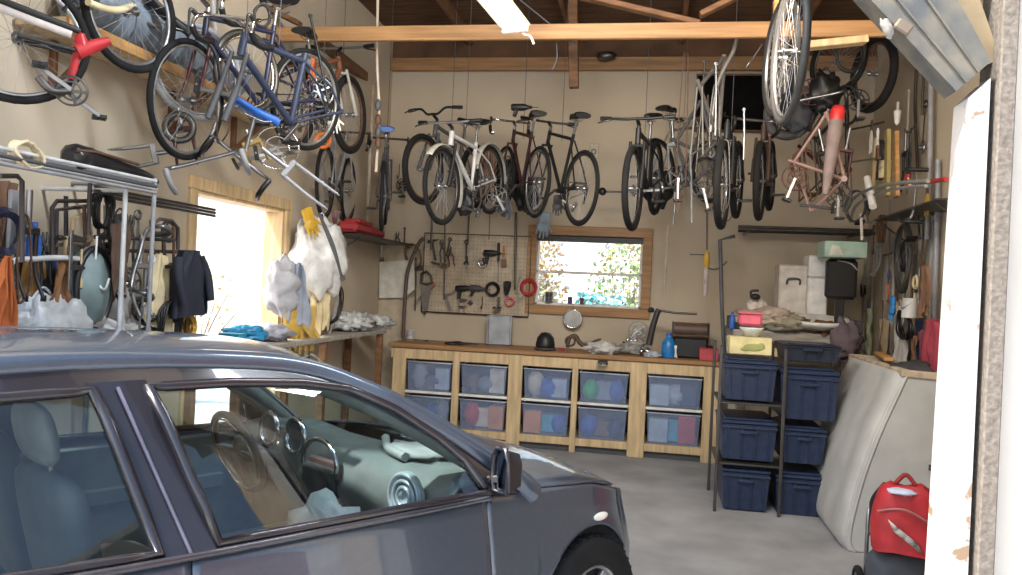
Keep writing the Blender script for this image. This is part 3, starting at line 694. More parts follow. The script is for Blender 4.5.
# left wall
bike('navy and red bicycle with a large black front tyre, hanging above the side door', frame_matrix(at(290, 100, 5.35), at(207, 100, 4.75), (.1, 0, 1)), 'road', NAVY, fork=MAROON, rimm=SILV, barm=CHROME, tape=BLACK, r=.345, steer=.25)
bike('dark bare bicycle frame with drop bars, hanging in front of the navy one', frame_matrix(at(318, 112, 5.1), at(238, 118, 4.5), (.15, -.1, 1)), 'bmx', M((.03, .04, .075), .4), fork=DGREY, rear=False, front=False, handle='drop', barm=CHROME, seat=False)
bike('rust-brown and white bicycle hanging next to the corner pole, its tyre against the rafter', frame_matrix(at(300, 105, 6.0), at(345, 114, 6.8)), 'mtb', M((.16, .06, .03), .5), fork=OLDW, rimm=RUST, barm=ALU)
bike('silver bicycle hanging low in the back left corner, below the rust-brown one', frame_matrix(at(328, 183, 7.3), at(346, 190, 8.1)), 'road', GREY, rimm=DSTEEL, barm=DSTEEL, seat=False)
t_ = thing('hanging_seat_pad', 'bright blue padded saddle hung in the middle of the left bicycle cluster', 'saddle', TR(at(256, 113, 4.6), rz=.6, ry=.3)); saddle(t_, I4(), BLUE); b = MB(); b.tube([(0, 0, -.03), (.02, 0, -.22)], .013, 8); b.build('seat_post', STEEL, t_)
bike('dark bicycle with a bright blue saddle hanging in the back left corner', frame_matrix(at(383, 196, 7.6), at(386, 194, 8.5)), 'road', DGREY, rimm=DSTEEL, barm=BLACK, seatm=BLUE)
# ------------------------------------------------------------------ hand tools and loose parts; hung ones hang from the origin down the -z axis, x to the right, y into the wall
def k_wrench(L, c):
    b = MB(); w = .075 * L + .004; b.ring((0, 0, -w), w * .8, w * .35, 'Y', 16, 6); b.bar((0, 0, -1.7 * w), (0, 0, -L + 1.2 * w), w * .75, .006, up=(0, 1, 0))
    b.prism([(-.4 * w, -L + 2 * w), (-1.2 * w, -L + 1.2 * w), (-1.1 * w, -L), (-.5 * w, -L), (-.45 * w, -L + .9 * w), (.45 * w, -L + .9 * w), (.5 * w, -L), (1.1 * w, -L), (1.2 * w, -L + 1.2 * w), (.4 * w, -L + 2 * w)], .009)
    return [('', b, c or STEEL)]
def k_hammer(L, c):
    b = MB(); b.lathe([(.010, -L), (.014, -L * .98), (.013, -L * .6), (.010, -L * .2), (.012, 0)], 10)
    h = MB(); h.lathe([(.012, -.06), (.015, -.055), (.015, -.03), (.010, -.02), (.012, .02), (.008, .05), (.002, .085)], 10, TR((0, 0, -.012), ry=PI / 2))
    return [('handle', b, c or WOODL), ('hammer_head', h, DSTEEL)]
def k_screwdriver(L, c):
    b = MB(); b.lathe([(.006, -L), (.004, -L * .94), (.004, -L * .42)], 8); h = MB(); h.lathe([(.008, -L * .43), (.015, -L * .38), (.011, -L * .3), (.017, -L * .15), (.015, -.01), (.006, 0)], 10)
    return [('shaft', b, STEEL), ('handle', h, c or RED)]
def k_pliers(L, c):
    r = []; b = MB(); b.lathe([(.012, -.008), (.012, .008)], 10, TR((0, 0, -.32 * L), rx=PI / 2))
    for sg in (-1, 1): b.tube([(sg * .012, 0, 0), (sg * .016, 0, -.15 * L), (0, 0, -.32 * L)], [.005, .010, .010], 6)
    r.append(('jaws', b, DSTEEL))
    for sg in (-1, 1):
        h = MB(); h.tube(crv([(-sg * .004, 0, -.33 * L), (-sg * .03, 0, -.55 * L), (-sg * .025, 0, -.8 * L), (-sg * .035, 0, -L)], 4), .009, 6); r.append(('handle_grip', h, c or RED))
    return r
def k_saw(L, c):
    b = MB(); b.prism([(-.02, -.12), (.11, -.12), (.05, -L), (-.02, -L)], .002); h = MB(); h.tube([(-.03, 0, -.13), (-.02, 0, -.02), (.05, 0, -.0), (.10, 0, -.05), (.105, 0, -.13), (.04, 0, -.15)], .014, 6, True)
    return [('blade', b, M((.32, .31, .3), .35, .9)), ('handle', h, c or WOODL)]
def k_hacksaw(L, c):
    b = MB(); b.tube([(0, 0, -.1), (.0, 0, -.06), (.09, 0, -.06), (.09, 0, -L), (0, 0, -L), (0, 0, -L + .03)], .007, 6); q = MB(); q.box((0, 0, -.05 - L / 2), (.012, .002, L - .1)); h = MB(); h.tube([(0, 0, -.09), (-.01, 0, -.03), (.03, 0, .03), (.06, 0, -.03)], .013, 6)
    return [('bow', b, c or DSTEEL), ('blade', q, STEEL), ('handle', h, ORANGE)]
def k_clamp(L, c):
    b = MB(); b.box((0, 0, -L / 2), (.022, .009, L)); j = MB(); j.prism([(.0, -.02), (.09, -.035), (.09, -.06), (0, -.06)], .022); k = MB(); k.prism([(0, -L * .55), (.09, -L * .6), (.09, -L * .64), (0, -L * .66)], .024); s = MB(); s.cyl((.075, 0, -L * .3), (.075, 0, -L * .8), .006); s.lathe([(.012, -L * .95), (.014, -L * .8)], 8, TR((.075, 0, 0)))
    return [('bar', b, STEEL), ('fixed_jaw', j, c or DSTEEL), ('sliding_jaw', k, c or DSTEEL), ('screw', s, WOODL)]
def k_coil(L, c, n=4, r=.008):
    b = MB(); rnd = random.Random(int(L * 1000)); R = L / 2
    for k in range(n):
        q = R * (1 - .1 * rnd.random()); pts = [V((q * (.62 + .05 * k / n) * math.cos(a) + .01 * rnd.random(), -.012 * k + .006 * math.sin(3 * a + k), q * math.sin(a) - R)) for a in [2 * PI * i / 24 for i in range(24)]]
        b.tube(pts, r, 6, True)
    return [('', b, c or BLACK)]
def k_tube(L, c): return k_coil(L, c, 2, .016)
def k_chain(L, c):
    b = MB(); w = .035
    pts = crv([(-w * .6, 0, -L), (-w, .005, -L * .5), (-w * .5, 0, -.03), (0, 0, 0), (w * .6, 0, -.04), (w, -.005, -L * .45), (w * 1.2, 0, -L * .8), (.2 * w, 0, -L * .97), (-w * .6, 0, -L)], 8)
    for i in range(len(pts) - 1): b.bar(pts[i], pts[i + 1], .009, .012 if i % 2 else .008, up=(0, 1, 0))
    return [('', b, c or DSTEEL)]
def k_crank(L, c):
    b = MB(); R = L * .33; b.ring((0, 0, 0), R, .006, 'Y', 26, 5); b.ring((0, 0, 0), R * .55, .007, 'Y', 20, 5)
    for k in range(5): a = 2 * PI * k / 5; b.bar((0, 0, 0), (R * math.cos(a), 0, R * math.sin(a)), .014, .006, up=(0, 1, 0))
    q = MB(); q.bar((0, -.015, 0), (.0, -.02, -L * .67), .024, .012, up=(0, 1, 0)); q.cyl((0, -.05, -L * .67), (0, .02, -L * .67), .008)
    p = MB(); p.box((0, -.09, -L * .67), (.07, .08, .02)); return [('chainring', b, c or DSTEEL), ('crank_arm', q, STEEL), ('pedal', p, BLACK)]
def k_fork(L, c):
    s = MB(); s.tube([(0, 0, 0), (0, 0, -L * .36)], .014, 8); s.lathe([(.02, -L * .36), (.02, -L * .33)], 10); b = MB(); b.box((0, 0, -L * .38), (.12, .035, .035))
    for sg in (-1, 1): b.tube(crv([(sg * .05, 0, -L * .38), (sg * .055, 0, -L * .75), (sg * .055, -.05, -L)], 4), [.013, .008], 7); b.box((sg * .055, -.05, -L), (.006, .03, .03))
    return [('steerer', s, STEEL), ('blades', b, c or BLACK)]
def k_dropbar(L, c):
    b = MB(); h = L / 2; half = [(0, 0, 0), (.6 * h, 0, 0), (.92 * h, -.02, -.0), (h, -.09, -.01), (h, -.10, -.06), (h, -.06, -.11), (h, .04, -.13)]
    b.tube(crv([(-x, y, z) for x, y, z in half[::-1]] + half[1:], 5), .012, 7); g = []
    for sg in (-1, 1): q = MB(); q.tube(crv([(sg * x, y, z) for x, y, z in half[3:]], 4), .017, 7); g.append(('bar_tape', q, c or BLACK))
    return [('bar', b, STEEL)] + g
def k_brush(L, c):
    b = MB(); b.lathe([(.006, 0), (.014, -L * .1), (.009, -L * .4), (.016, -L * .55)], 10); f = MB(); f.box((0, 0, -L * .6), (.055, .018, L * .1)); h = MB(); h.prism([(-.027, -L * .65), (.027, -L * .65), (.03, -L), (-.03, -L)], .014)
    return [('handle', b, c or RED), ('ferrule', f, STEEL), ('bristles', h, BROWN)]
def k_level(L, c):
    b = MB(); b.box((0, 0, -L / 2), (.05, .02, L)); v = MB(); v.cyl((-.012, -.012, -L / 2), (.012, -.012, -L / 2), .008); return [('beam', b, c or RED), ('vial', v, YEL)]
def k_file(L, c):
    b = MB(); b.prism([(-.011, -L * .3), (.011, -L * .3), (.009, -L), (-.009, -L)], .005); h = MB(); h.lathe([(.008, -L * .3), (.015, -L * .2), (.012, -.02), (.005, 0)], 9); return [('blade', b, DSTEEL), ('handle', h, c or WOODL)]
def k_square(L, c):
    b = MB(); b.box((0, 0, -L / 2), (.03, .003, L)); b.box((L * .3, 0, -.012), (L * .6, .004, .024)); return [('', b, c or STEEL)]
def k_rod(L, c):
    b = MB(); b.tube([(0, 0, 0), (.004, 0, -L * .5), (0, 0, -L)], .009, 7); b.ring((0, 0, -.012), .012, .004, 'Y', 10, 5); return [('', b, c or DSTEEL)]
def k_strap(L, c):
    b = MB(); rows = [[V((.018 * s + .012 * math.sin(4 * t), -.012 + .008 * math.sin(7 * t + s), -L * t)) for s in (-1, 0, 1)] for t in [i / 14 for i in range(15)]]; b.grid(rows); bk = MB(); bk.box((.012 * math.sin(4), -.012, -L), (.05, .012, .04)); return [('webbing', b, c or BLACK), ('buckle', bk, STEEL)]
_RS = [0]
def k_rag(L, c):
    b = MB(); rows = []; _RS[0] += 1; sd = _RS[0] * 1.7
    for i in range(13):
        t = i / 12; w = (.15 + .10 * math.sin(2.2 * t + sd) + .06 * t) * L; rows.append([V((w * s + .05 * L * noise.noise((s * 3, t * 3, sd)), -.03 - .035 * L * math.sin(9 * s + sd + 2 * t) - .05 * L * noise.noise((s * 2, t * 4, sd)), -L * t * (1 - .10 * s * math.sin(sd)) + .25 * L * noise.noise((s * 2.5, 2, sd)) * t - .05 * L * abs(s) * (1 - t))) for s in [k / 10 - 1 for k in range(21)]])
    b.grid(rows); return [('', b, c or CLOTH)]
def k_bag(L, c):
    b = MB(); b.ell((0, 0, -L * .55), (L * .36, L * .26, L * .5), n=26, m=18, lump=.45, seed=int(L * 97) % 9, freq=2.6); h = MB(); h.tube(crv([(-.05, 0, -L * .12), (0, 0, .02), (.05, 0, -L * .12)], 6), .006, 5); return [('body', b, c or CLOTH), ('handles', h, c or CLOTH)]
def k_glove(L, c):
    b = MB(); b.box((0, 0, -L * .25), (L * .42, .03, L * .5), bev=.012); b.ell((0, 0, -L * .55), (L * .26, .028, L * .22))
    for i, x in enumerate((-.18, -.06, .06, .17)): b.tube([(x * L, 0, -L * .6), (x * L * 1.15, -.008, -L * (.86, .98, 1., .9)[i])], [.05 * L, .035 * L], 7)
    b.tube([(.2 * L, 0, -L * .5), (.36 * L, -.02, -L * .7)], [.055 * L, .04 * L], 7); return [('', b, c or CREAM)]
def k_jacket(L, c):
    b = MB(); rows = []
    for i in range(17):
        t = i / 16; w = L * (.10 + .26 * min(1, t * 3.5) + .04 * t); d = L * .10 * (1 - .4 * t); rows.append([V((w * math.cos(a) * (1 + .1 * noise.noise((a, t * 3, L))), -.06 - d * math.sin(a) - .03 * math.sin(6 * a + 2 * t), -L * t)) for a in [2 * PI * k / 28 for k in range(29)]])
    b.grid(rows); r = [('body', b, c or DBLUE)]
    for sg in (-1, 1):
        q = MB(); q.tube(crv([(sg * .28 * L, -.06, -L * .12), (sg * .38 * L, -.09, -L * .4), (sg * .36 * L, -.12, -L * .78)], 5), [.085 * L, .055 * L], 10); r.append(('sleeve', q, c or DBLUE))
    return r
def k_hook(L, c): b = MB(); b.tube(crv([(0, .0, 0), (0, 0, -L * .6), (0, -.03, -L * .85), (0, -.06, -L * .9), (0, -.08, -L * .72)], 6), .006, 6); return [('', b, c or DSTEEL)]
def k_tape(L, c): b = MB(); b.ring((0, 0, -L / 2), L * .42, L * .11, 'Y', 20, 4); return [('', b, c or CREAM)]
def k_shears(L, c):
    b = MB(); b.prism([(-.005, -L * .45), (.014, -L * .45), (.018, -L)], .005); b.prism([(.005, -L * .45), (-.014, -L * .45), (-.018, -L)], .005); h = MB()
    r = [('blades', b, STEEL)]
    for sg in (-1, 1): h = MB(); h.tube([(0, 0, -L * .46), (sg * .03, 0, -L * .3), (sg * .035, 0, -L * .12), (sg * .01, 0, -.03)], .009, 6); r.append(('handle', h, c or ORANGE))
    return r
def k_drill(L, c):
    b = MB(); b.lathe([(.03, 0), (.035, .02), (.035, .11), (.028, .14), (.018, .16), (.012, .2), (.004, .2), (.003, .26)], 14, TR((-.08, 0, -.05), ry=PI / 2)); h = MB(); h.bar((-.03, 0, -.07), (-.05, 0, -L), .04, .035); return [('motor', b, c or BLACK), ('grip', h, BLACK)]
def k_pulley(L, c):
    b = MB(); b.ring((0, 0, -L / 2), L * .38, L * .1, 'Y', 20, 6); b.lathe([(.01, -.03), (L * .12, -.02), (L * .12, .02), (.01, .03)], 12, TR((0, 0, -L / 2), rx=PI / 2)); return [('', b, c or DSTEEL)]
def k_pedals(L, c):
    b = MB(); b.bar((0, 0, 0), (0, 0, -L), .024, .014, up=(0, 1, 0)); p = MB(); p.box((0, -.07, -L), (.09, .09, .022)); q = MB(); q.cyl((0, 0, -L), (0, -.12, -L), .007); return [('crank_arm', b, c or ALU), ('pedal', p, BLACK), ('spindle', q, STEEL)]
def k_framehung(L, c):                                      # a bare bicycle frame, hung by its head tube
    b = MB(); A = V((0, 0, 0)); B = V((.03, 0, -.13)); S = V((-.33, 0, -.42)); K = V((.10, 0, -.66)); R = V((-.22, 0, -.92))
    s = L; pts = lambda *q: [p * s for p in q]
    b.tube(pts(A, B), .021, 9); b.tube(pts(A + V((0, 0, -.02)), S), .016, 8); b.tube(pts(B, K), .018, 8); b.tube(pts(S + (S - K) * .12, K), .016, 8)
    for sg in (-.05, .05): b.tube(pts(K + V((0, sg * .5, 0)), R + V((0, sg, 0))), .009, 6); b.tube(pts(S + V((0, sg * .4, 0)), R + V((0, sg, 0))), .008, 6)
    b.lathe([(.024, -.036), (.024, .036)], 12, TR(K * s, rx=PI / 2)); return [('frame', b, c or SILV)]
def k_bottle(L, c):                                         # stands on the origin
    b = MB(); b.lathe([(.0, 0), (L * .17, 0), (L * .18, .01), (L * .18, L * .6), (L * .1, L * .78), (L * .06, L * .84), (L * .06, L * .9)], 14); q = MB(); q.lathe([(L * .075, L * .88), (L * .075, L), (0, L)], 12); return [('body', b, c or WHITE), ('cap', q, BLUE)]
def k_can(L, c):
    b = MB(); r = L * .36; b.lathe([(0, 0), (r, 0), (r * 1.03, .006), (r, .012), (r, L - .012), (r * 1.03, L - .006), (r, L), (r * .9, L), (r * .88, L - .006), (0, L - .006)], 18); q = MB(); q.tube(crv([(-r, 0, L * .8), (-r * .6, -r, L * .5), (r * .6, -r, L * .5), (r, 0, L * .8)], 5), .003, 5); return [('body', b, c or LGREY), ('bail', q, STEEL)]
def k_box(L, c):
    b = MB(); b.box((0, 0, L * .3), (L, L * .7, L * .6), bev=.004); q = MB(); q.box((0, 0, L * .61), (L * 1.03, L * .73, L * .06), bev=.004); return [('body', b, c or CREAM), ('lid', q, c or CREAM)]
def k_heap(L, c):
    b = MB(); b.ell((0, 0, L * .16), (L * .5, L * .35, L * .2), n=26, m=16, lump=.7, seed=int(L * 311) % 11, freq=3.2); return [('', b, c or CLOTH)]
KIT = {k[2:]: f for k, f in list(globals().items()) if k.startswith('k_')}
def make(kind, name, label, cat, X, L, c=None, group=None):
    P = KIT[kind](L, c)
    if len(P) == 1 and P[0][0] == '':
        o = P[0][1].build(name, P[0][2]); o.matrix_world = X; return tag(o, label, cat, group)
    t = thing(name, label, cat, X, group)
    for n, b, m in P: b.build(n, m, t)
    return t
# ------------------------------------------------------------------ workbench with its ten clear bins
BY, BZ = 8.40, 1.04
def bx(px, py): return onY(px, py, BY).x
BL, BRt = bx(391, 352), bx(721, 400)
bench = thing('workbench', 'long pine workbench under the window, its front framing ten clear bins', 'workbench', Matrix.Translation(((BL + BRt) / 2, BY, 0)))
def bpart(name, boxes, m):
    b = MB()
    for (x0, x1, y0, y1, z0, z1) in boxes: b.box(((x0 + x1) / 2 - (BL + BRt) / 2, (y0 + y1) / 2 - BY, (z0 + z1) / 2), (x1 - x0, y1 - y0, z1 - z0))
    return b.build(name, m, bench)
top = bpart('bench_top', [(BL - .03, BRt + .02, BY - .03, YB - .005, BZ - .045, BZ)], WOODX)
bpart('rail', [(BL, BRt, BY, BY + .04, BZ - .165, BZ - .05)], WOODL); bpart('sill', [(BL, BRt, BY, BY + .04, .07, .15)], WOODL); bpart('plinth', [(BL + .02, BRt - .02, BY + .05, BY + .09, 0, .07)], DGREY)
uprights = [(391, 404), (451, 458), (507, 521), (571, 577), (629, 646), (703, 721)]
ux = []
for a, c in uprights:
    x0, x1 = bx(a, 400), bx(c, 400); ux.append((x0, x1)); bpart('post', [(x0, x1, BY - .006, BY + .036, 0, BZ - .05)], WOODL)
bpart('back_panel', [(BL + .02, BRt - .02, YB - .06, YB - .04, .05, BZ - .05)], WOODD); bpart('bottom_shelf', [(BL + .02, BRt - .02, BY + .04, YB - .1, .12, .15)], WOODL)
ZM = .505
for (a, b_), (c, d) in zip(ux, ux[1:]): bpart('runner', [(b_, c, BY + .0, BY + .03, ZM, ZM + .028)], WHITE); bpart('shelf_board', [(b_, c, BY + .04, YB - .1, ZM - .002, ZM + .02)], WOODL)
binglass = glass('clear_plastic', (.76, .85, 1.0), 1.4, .10, .30, (.42, .53, .78))
binrim = M((.60, .65, .74), .3)
BGN, BOR, BRD, BBL, BTL, BCR = (M(q_, .6) for q_ in ((.05, .55, .14), (.85, .28, .05), (.70, .06, .05), (.05, .14, .50), (.12, .45, .52), (.80, .62, .42)))
CONT = [('clear bin of grey odds and ends, top row nearest the left end of the bench', [GREY, LGREY, DBLUE]), ('clear bin holding a tan and brown pile, top row second from the bench left end', [BROWN, BCR, GREY]), ('clear bin with cream and blue things, top row left of the green one', [BCR, LGREY, BBL]), ('clear bin with a bright green box inside, top row', [BGN, BBL, GREY]), ('clear bin of grey and blue parts, top row nearest the totes', [LGREY, DBLUE, LGREY]),
        ('clear bin mostly behind the car roof, bottom row at the left', [DBLUE, GREY, BLUE]), ('clear bin holding red and orange things, bottom row', [BRD, BOR, BCR]), ('clear bin with an orange lid and blue packets, bottom row middle', [BOR, BBL, BTL]), ('clear bin filled with navy cloth, bottom row below the green box bin', [BBL, DBLUE, BROWN]), ('clear bin with a white card, red and teal packets, bottom row nearest the totes', [LGREY, BRD, BTL])]
for k in range(10):
    row, i = divmod(k, 5); x0, x1 = ux[i][1] + .015, ux[i + 1][0] - .015; z0, z1 = (ZM + .03, BZ - .174) if row == 0 else (.152, ZM - .012)
    w, h, d = x1 - x0, z1 - z0, .5; t = thing('clear_storage_bin', CONT[k][0], 'storage bin', Matrix.Translation(((x0 + x1) / 2, BY + .012, z0)), 'clear bins built into the workbench')
    b = MB(); a = .02; hh = h - .02
    P = [(-w / 2 + a, .012), (w / 2 - a, .012), (w / 2 - .004, 0), (-w / 2 + .004, 0)]
    b.add([V((-w / 2 + a, .015, .004)), V((w / 2 - a, .015, .004)), V((w / 2 - .004, .0, hh)), V((-w / 2 + .004, .0, hh)), V((-w / 2 + a, d, .004)), V((w / 2 - a, d, .004)), V((w / 2 - .004, d, hh)), V((-w / 2 + .004, d, hh))], [(0, 1, 2, 3), (4, 7, 6, 5), (0, 3, 7, 4), (1, 5, 6, 2), (0, 4, 5, 1)])
    b.build('bin_body', binglass, t)
    b = MB(); b.tube([(-w / 2, -.006, hh), (w / 2, -.006, hh), (w / 2, d, hh), (-w / 2, d, hh)], .007, 6, True); b.build('rim', binrim, t)
    c = CONT[k][1]; rr = random.Random(k)
    for j, cm in enumerate(c):
        b = MB(); xx = (-.28, .26, 0.02)[j] * w; ww = w * (.36, .32, .44)[j]; hz = hh * (.62 + .28 * rr.random()) * (1 if j < 2 else .8)
        if rr.random() < .5: b.box((xx, .06 + .05 * j + ww * .2, .015 + hz / 2), (ww, .14, hz), TR(rz=.2 * rr.random() - .1))
        else: b.ell((xx, .16, .02 + hz * .45), (ww / 2, .12, hz * .5), lump=.22, seed=k + j)
        b.build('contents', cm, t)
# vise jaws clamped to the front rail
t = thing('bench_vise', 'small black vise screwed to the bench front edge below the window', 'vise', Matrix.Translation(onY(603, 361, BY - .03) + V((0, .004, 0))))
b = MB(); b.box((0, -.03, -.02), (.10, .06, .05)); b.build('body', DSTEEL, t); b = MB(); b.box((0, -.085, -.02), (.09, .03, .045)); b.build('jaw', DSTEEL, t); b = MB(); b.cyl((0, -.06, -.03), (0, -.16, -.03), .009); b.cyl((-.06, -.16, -.03), (.06, -.16, -.03), .005); b.build('screw_handle', STEEL, t)

# ------------------------------------------------------------------ pegboard
pbY = YB - .03
A = onY(425, 233, pbY); C = onY(528, 317, pbY); PX0, PX1, PZ0, PZ1 = A.x, C.x, C.z, A.z
pg = thing('pegboard', 'tan pegboard in a thin dark frame on the back wall left of the window', 'pegboard', Matrix.Translation(((PX0 + PX1) / 2, pbY, (PZ0 + PZ1) / 2)))
hw, hh = (PX1 - PX0) / 2, (PZ1 - PZ0) / 2
b = MB(); b.box((0, .005, 0), (2 * hw, .008, 2 * hh)); b.build('board', M((.47, .39, .29), .85), pg)
b = MB()
for i in range(29):
    for j in range(20): b.lathe([(.0055, 0), (.001, .0012), (0, .0014)], 5, TR((-hw + .03 + i * (2 * hw - .06) / 28, .0005, -hh + .03 + j * (2 * hh - .06) / 19), rx=PI / 2), sm=False)
b.build('hole_grid', M((.10, .08, .06), .9), pg)
b = MB(); b.tube([(-hw, -.004, -hh), (hw, -.004, -hh), (hw, -.004, hh), (-hw, -.004, hh)], .011, 4, True); b.build('frame', DSTEEL, pg)
def peg(kind, name, label, cat, px, py, L, a=0, c=None, off=.075, wall='B', group='tools hung on the pegboard'):
    p = onY(px, py, YB) if wall == 'B' else onX(px, py, XL if wall == 'L' else XR)
    return make(kind, name, label, cat, face(p, wall, a, off), L * 1.22, c, group)
PEG = [
 ('file', 'hanging_file', 'black file at the left end of the pegboard bottom', 'file', 428, 284, .30, 0, BLACK),
 ('shears', 'hanging_shears', 'orange handled bow shears hung at an angle low on the pegboard', 'shears', 437, 280, .36, -38, ORANGE),
 ('hammer', 'hanging_hammer', 'hammer in the pegboard top left corner', 'hammer', 434, 240, .20, 12, DGREY),
 ('pliers', 'hanging_pliers', 'pliers right of the corner hammer on the pegboard', 'pliers', 443, 240, .22, 8, DGREY),
 ('wrench', 'hanging_wrench', 'dull wrench hung high, second tool row left of the grey funnel spout', 'wrench', 452, 238, .20, -10, DSTEEL),
 ('pliers', 'hanging_pliers', 'dark pliers with red grips near the pegboard upper left', 'pliers', 451, 246, .20, 10, MAROON),
 ('brush', 'hanging_brush', 'wide brush hung midway down the left part of the pegboard', 'brush', 433, 262, .16, 75, DGREY),
 ('level', 'hanging_level', 'grey bar lying across pegs in the left half of the pegboard', 'level', 424, 268, .34, -82, DSTEEL),
 ('wrench', 'hanging_wrench', 'long thin wrench below the hanging rod on the pegboard', 'wrench', 468, 240, .24, 2, DSTEEL),
 ('screwdriver', 'hanging_screwdriver', 'black screwdriver in the upper middle of the pegboard', 'screwdriver', 468, 256, .16, 6, BLACK),
 ('drill', 'hanging_drill', 'black and silver drill on pegs right of the pegboard centre', 'drill', 492, 249, .15, 0, BLACK),
 ('pulley', 'hanging_pulley', 'bright silver round pulley under the drill on the pegboard', 'pulley', 484, 258, .10, 0, CHROME),
 ('screwdriver', 'hanging_screwdriver', 'tall black handled screwdriver with its blade down, right of the drill', 'screwdriver', 500, 243, .42, 2, BLACK),
 ('brush', 'hanging_brush', 'orange handled brush beside the tall black screwdriver', 'brush', 505, 246, .20, 3, ORANGE),
 ('drill', 'hanging_drill', 'black power tool in the lower row of the pegboard, leftmost of the three', 'drill', 464, 284, .14, 4, BLACK),
 ('drill', 'hanging_drill', 'black power tool in the lower row of the pegboard, middle of the three', 'drill', 478, 284, .12, -4, DGREY),
 ('tape', 'hanging_strap_roll', 'squarish black loop hung in the lower pegboard row', 'strap roll', 494, 282, .14, 0, BLACK),
 ('rag', 'hanging_pouch', 'triangular black pouch low at the right end of the pegboard', 'pouch', 509, 281, .14, 0, BLACK),
 ('clamp', 'hanging_clamp', 'small clamp low in the pegboard, left of the ring of keys', 'clamp', 461, 296, .16, 0, DSTEEL),
 ('pulley', 'hanging_cog', 'small dark cog low on the pegboard', 'cog', 472, 300, .05, 0, DSTEEL),
 ('hook', 'hanging_hook', 'small peg hook low in the pegboard middle', 'hook', 484, 297, .12, 0, DSTEEL),
 ('pedals', 'hanging_pedal_crank', 'short crank arm with pedal low on the pegboard right', 'crank arm', 500, 297, .10, 0, DSTEEL),
 ('tape', 'hanging_tape_roll', 'pink rimmed roll near the pegboard bottom right', 'tape roll', 511, 297, .09, 0, PINK),
 ('tape', 'hanging_tape_roll', 'red hoop of tape hung on the window casing beside the pegboard', 'tape roll', 530, 279, .16, 0, RED),
 ('chain', 'hanging_chain', 'silver chain bunch hung at the pegboard right edge', 'chain', 522, 276, .22, 0, STEEL),
 ('square', 'hanging_square', 'steel square hung in the pegboard lower left', 'square', 447, 294, .16, 20, STEEL),
]
for q in PEG: peg(*q)
# ------------------------------------------------------------------ placing by what a thing stands on or hangs from
def pp(px, py, pl): return {'X': onX, 'Y': onY, 'Z': onZ, 'D': at}[pl[0]](px, py, pl[1])
def pipe(name, label, cat, pts, pl, r, m, group=None, n=8, smooth=0, closed=False):
    P = [pp(*q, pl) if len(q) == 2 else at(*q) for q in pts]
    if smooth: P = crv(P, smooth, closed)
    o = MB().tube(P, r, n, closed).build(name, m); return tag(o, label, cat, group)
def stand(kind, name, label, cat, px, y, z, L, c=None, rz=0, group=None): x = onY(px, 300, y).x; return make(kind, name, label, cat, TR((x, y, z), rz=rz), L, c, group)
def hang(kind, name, label, cat, px, py, pl, L, a=0, c=None, rz=0, group=None):
    return make(kind, name, label, cat, Matrix.Translation(pp(px, py, pl)) @ Matrix.Rotation(math.radians(rz), 4, 'Z') @ Matrix.Rotation(-math.radians(a), 4, 'Y'), L, c, group)
def onwall(kind, name, label, cat, px, py, wall, L, a=0, c=None, off=.05, group=None):
    p = onY(px, py, YB) if wall == 'B' else onX(px, py, XL if wall == 'L' else XR); return make(kind, name, label, cat, face(p, wall, a, off), L, c, group)
def one(name, label, cat, mb, m, X=None, group=None):
    o = mb.build(name, m)
    if X is not None: o.matrix_world = X
    return tag(o, label, cat, group)
# ------------------------------------------------------------------ on the workbench
b = MB(); b.box((0, .0, .17), (.27, .10, .34), TR(rx=.0), bev=.02); t = thing('plastic_bin', 'translucent grey plastic bin standing on end on the bench below the pegboard', 'bin', TR((onY(500, 330, 8.9).x, 8.9, BZ)))
b.build('body', M((.36, .38, .42), .35), t); b = MB(); b.tube([(-.135, -.055, .02), (.135, -.055, .02), (.135, -.055, .33), (-.135, -.055, .33)], .009, 6, True); b.build('rim', M((.45, .47, .5), .35), t)
b = MB(); rows = [[V((x, y, .004 + .004 * noise.noise((x * 6, y * 6, 1)))) for x in [i * .06 for i in range(22)]] for y in (0, .12, .24, .36)]
one('newspaper', 'grey-blue newspaper sheets spread flat along the middle of the bench top', 'newspaper', b, mat('newsprint', (.42, .44, .50), .8, var=.35, scale=14), TR((onY(495, 330, 8.4).x, 8.41, BZ + .003)))
b = MB(); b.lathe([(.0, .19), (.05, .18), (.09, .13), (.105, .06), (.105, 0), (.09, -.0)], 24); t = thing('black_dome_cap', 'black dome-shaped cap standing on the bench left of the window centre', 'cap', TR((onY(546, 330, 8.6).x, 8.6, BZ + .006)))  # domed cap with a brim, gives no light
b.build('dome', BLACK, t); b = MB(); b.ring((0, 0, .012), .108, .012, 'Z', 24, 6); b.build('brim', DGREY, t)
stand('coil', 'cable_coil', 'black cable lying in loops on the bench below the pegboard', 'cable', 440, 8.75, BZ + .05, .34, BLACK)
bpy.data.objects['cable_coil'].matrix_world = TR((onY(455, 330, 8.7).x, 8.52, BZ + .012), rx=PI / 2)
for i, (px, y, L, a, kind, lab, c) in enumerate([(428, 8.55, .26, 70, 'wrench', 'long dull wrench lying at the left end of the bench', DSTEEL), (480, 8.5, .22, 95, 'pliers', 'black pliers lying on the bench in front of the grey bin', BLACK), (566, 8.5, .2, 60, 'screwdriver', 'screwdriver lying before the black dome cap on the bench', RED), (612, 8.5, .24, 100, 'wrench', 'steel wrench lying on the bench in front of the white rag', STEEL)]):
    make(kind, kind, lab, kind, TR((onY(px, 330, y).x, y, BZ + .028)) @ Matrix.Rotation(math.radians(a), 4, 'Z') @ Matrix.Rotation(PI / 2, 4, 'X'), L, c, 'tools lying on the bench')
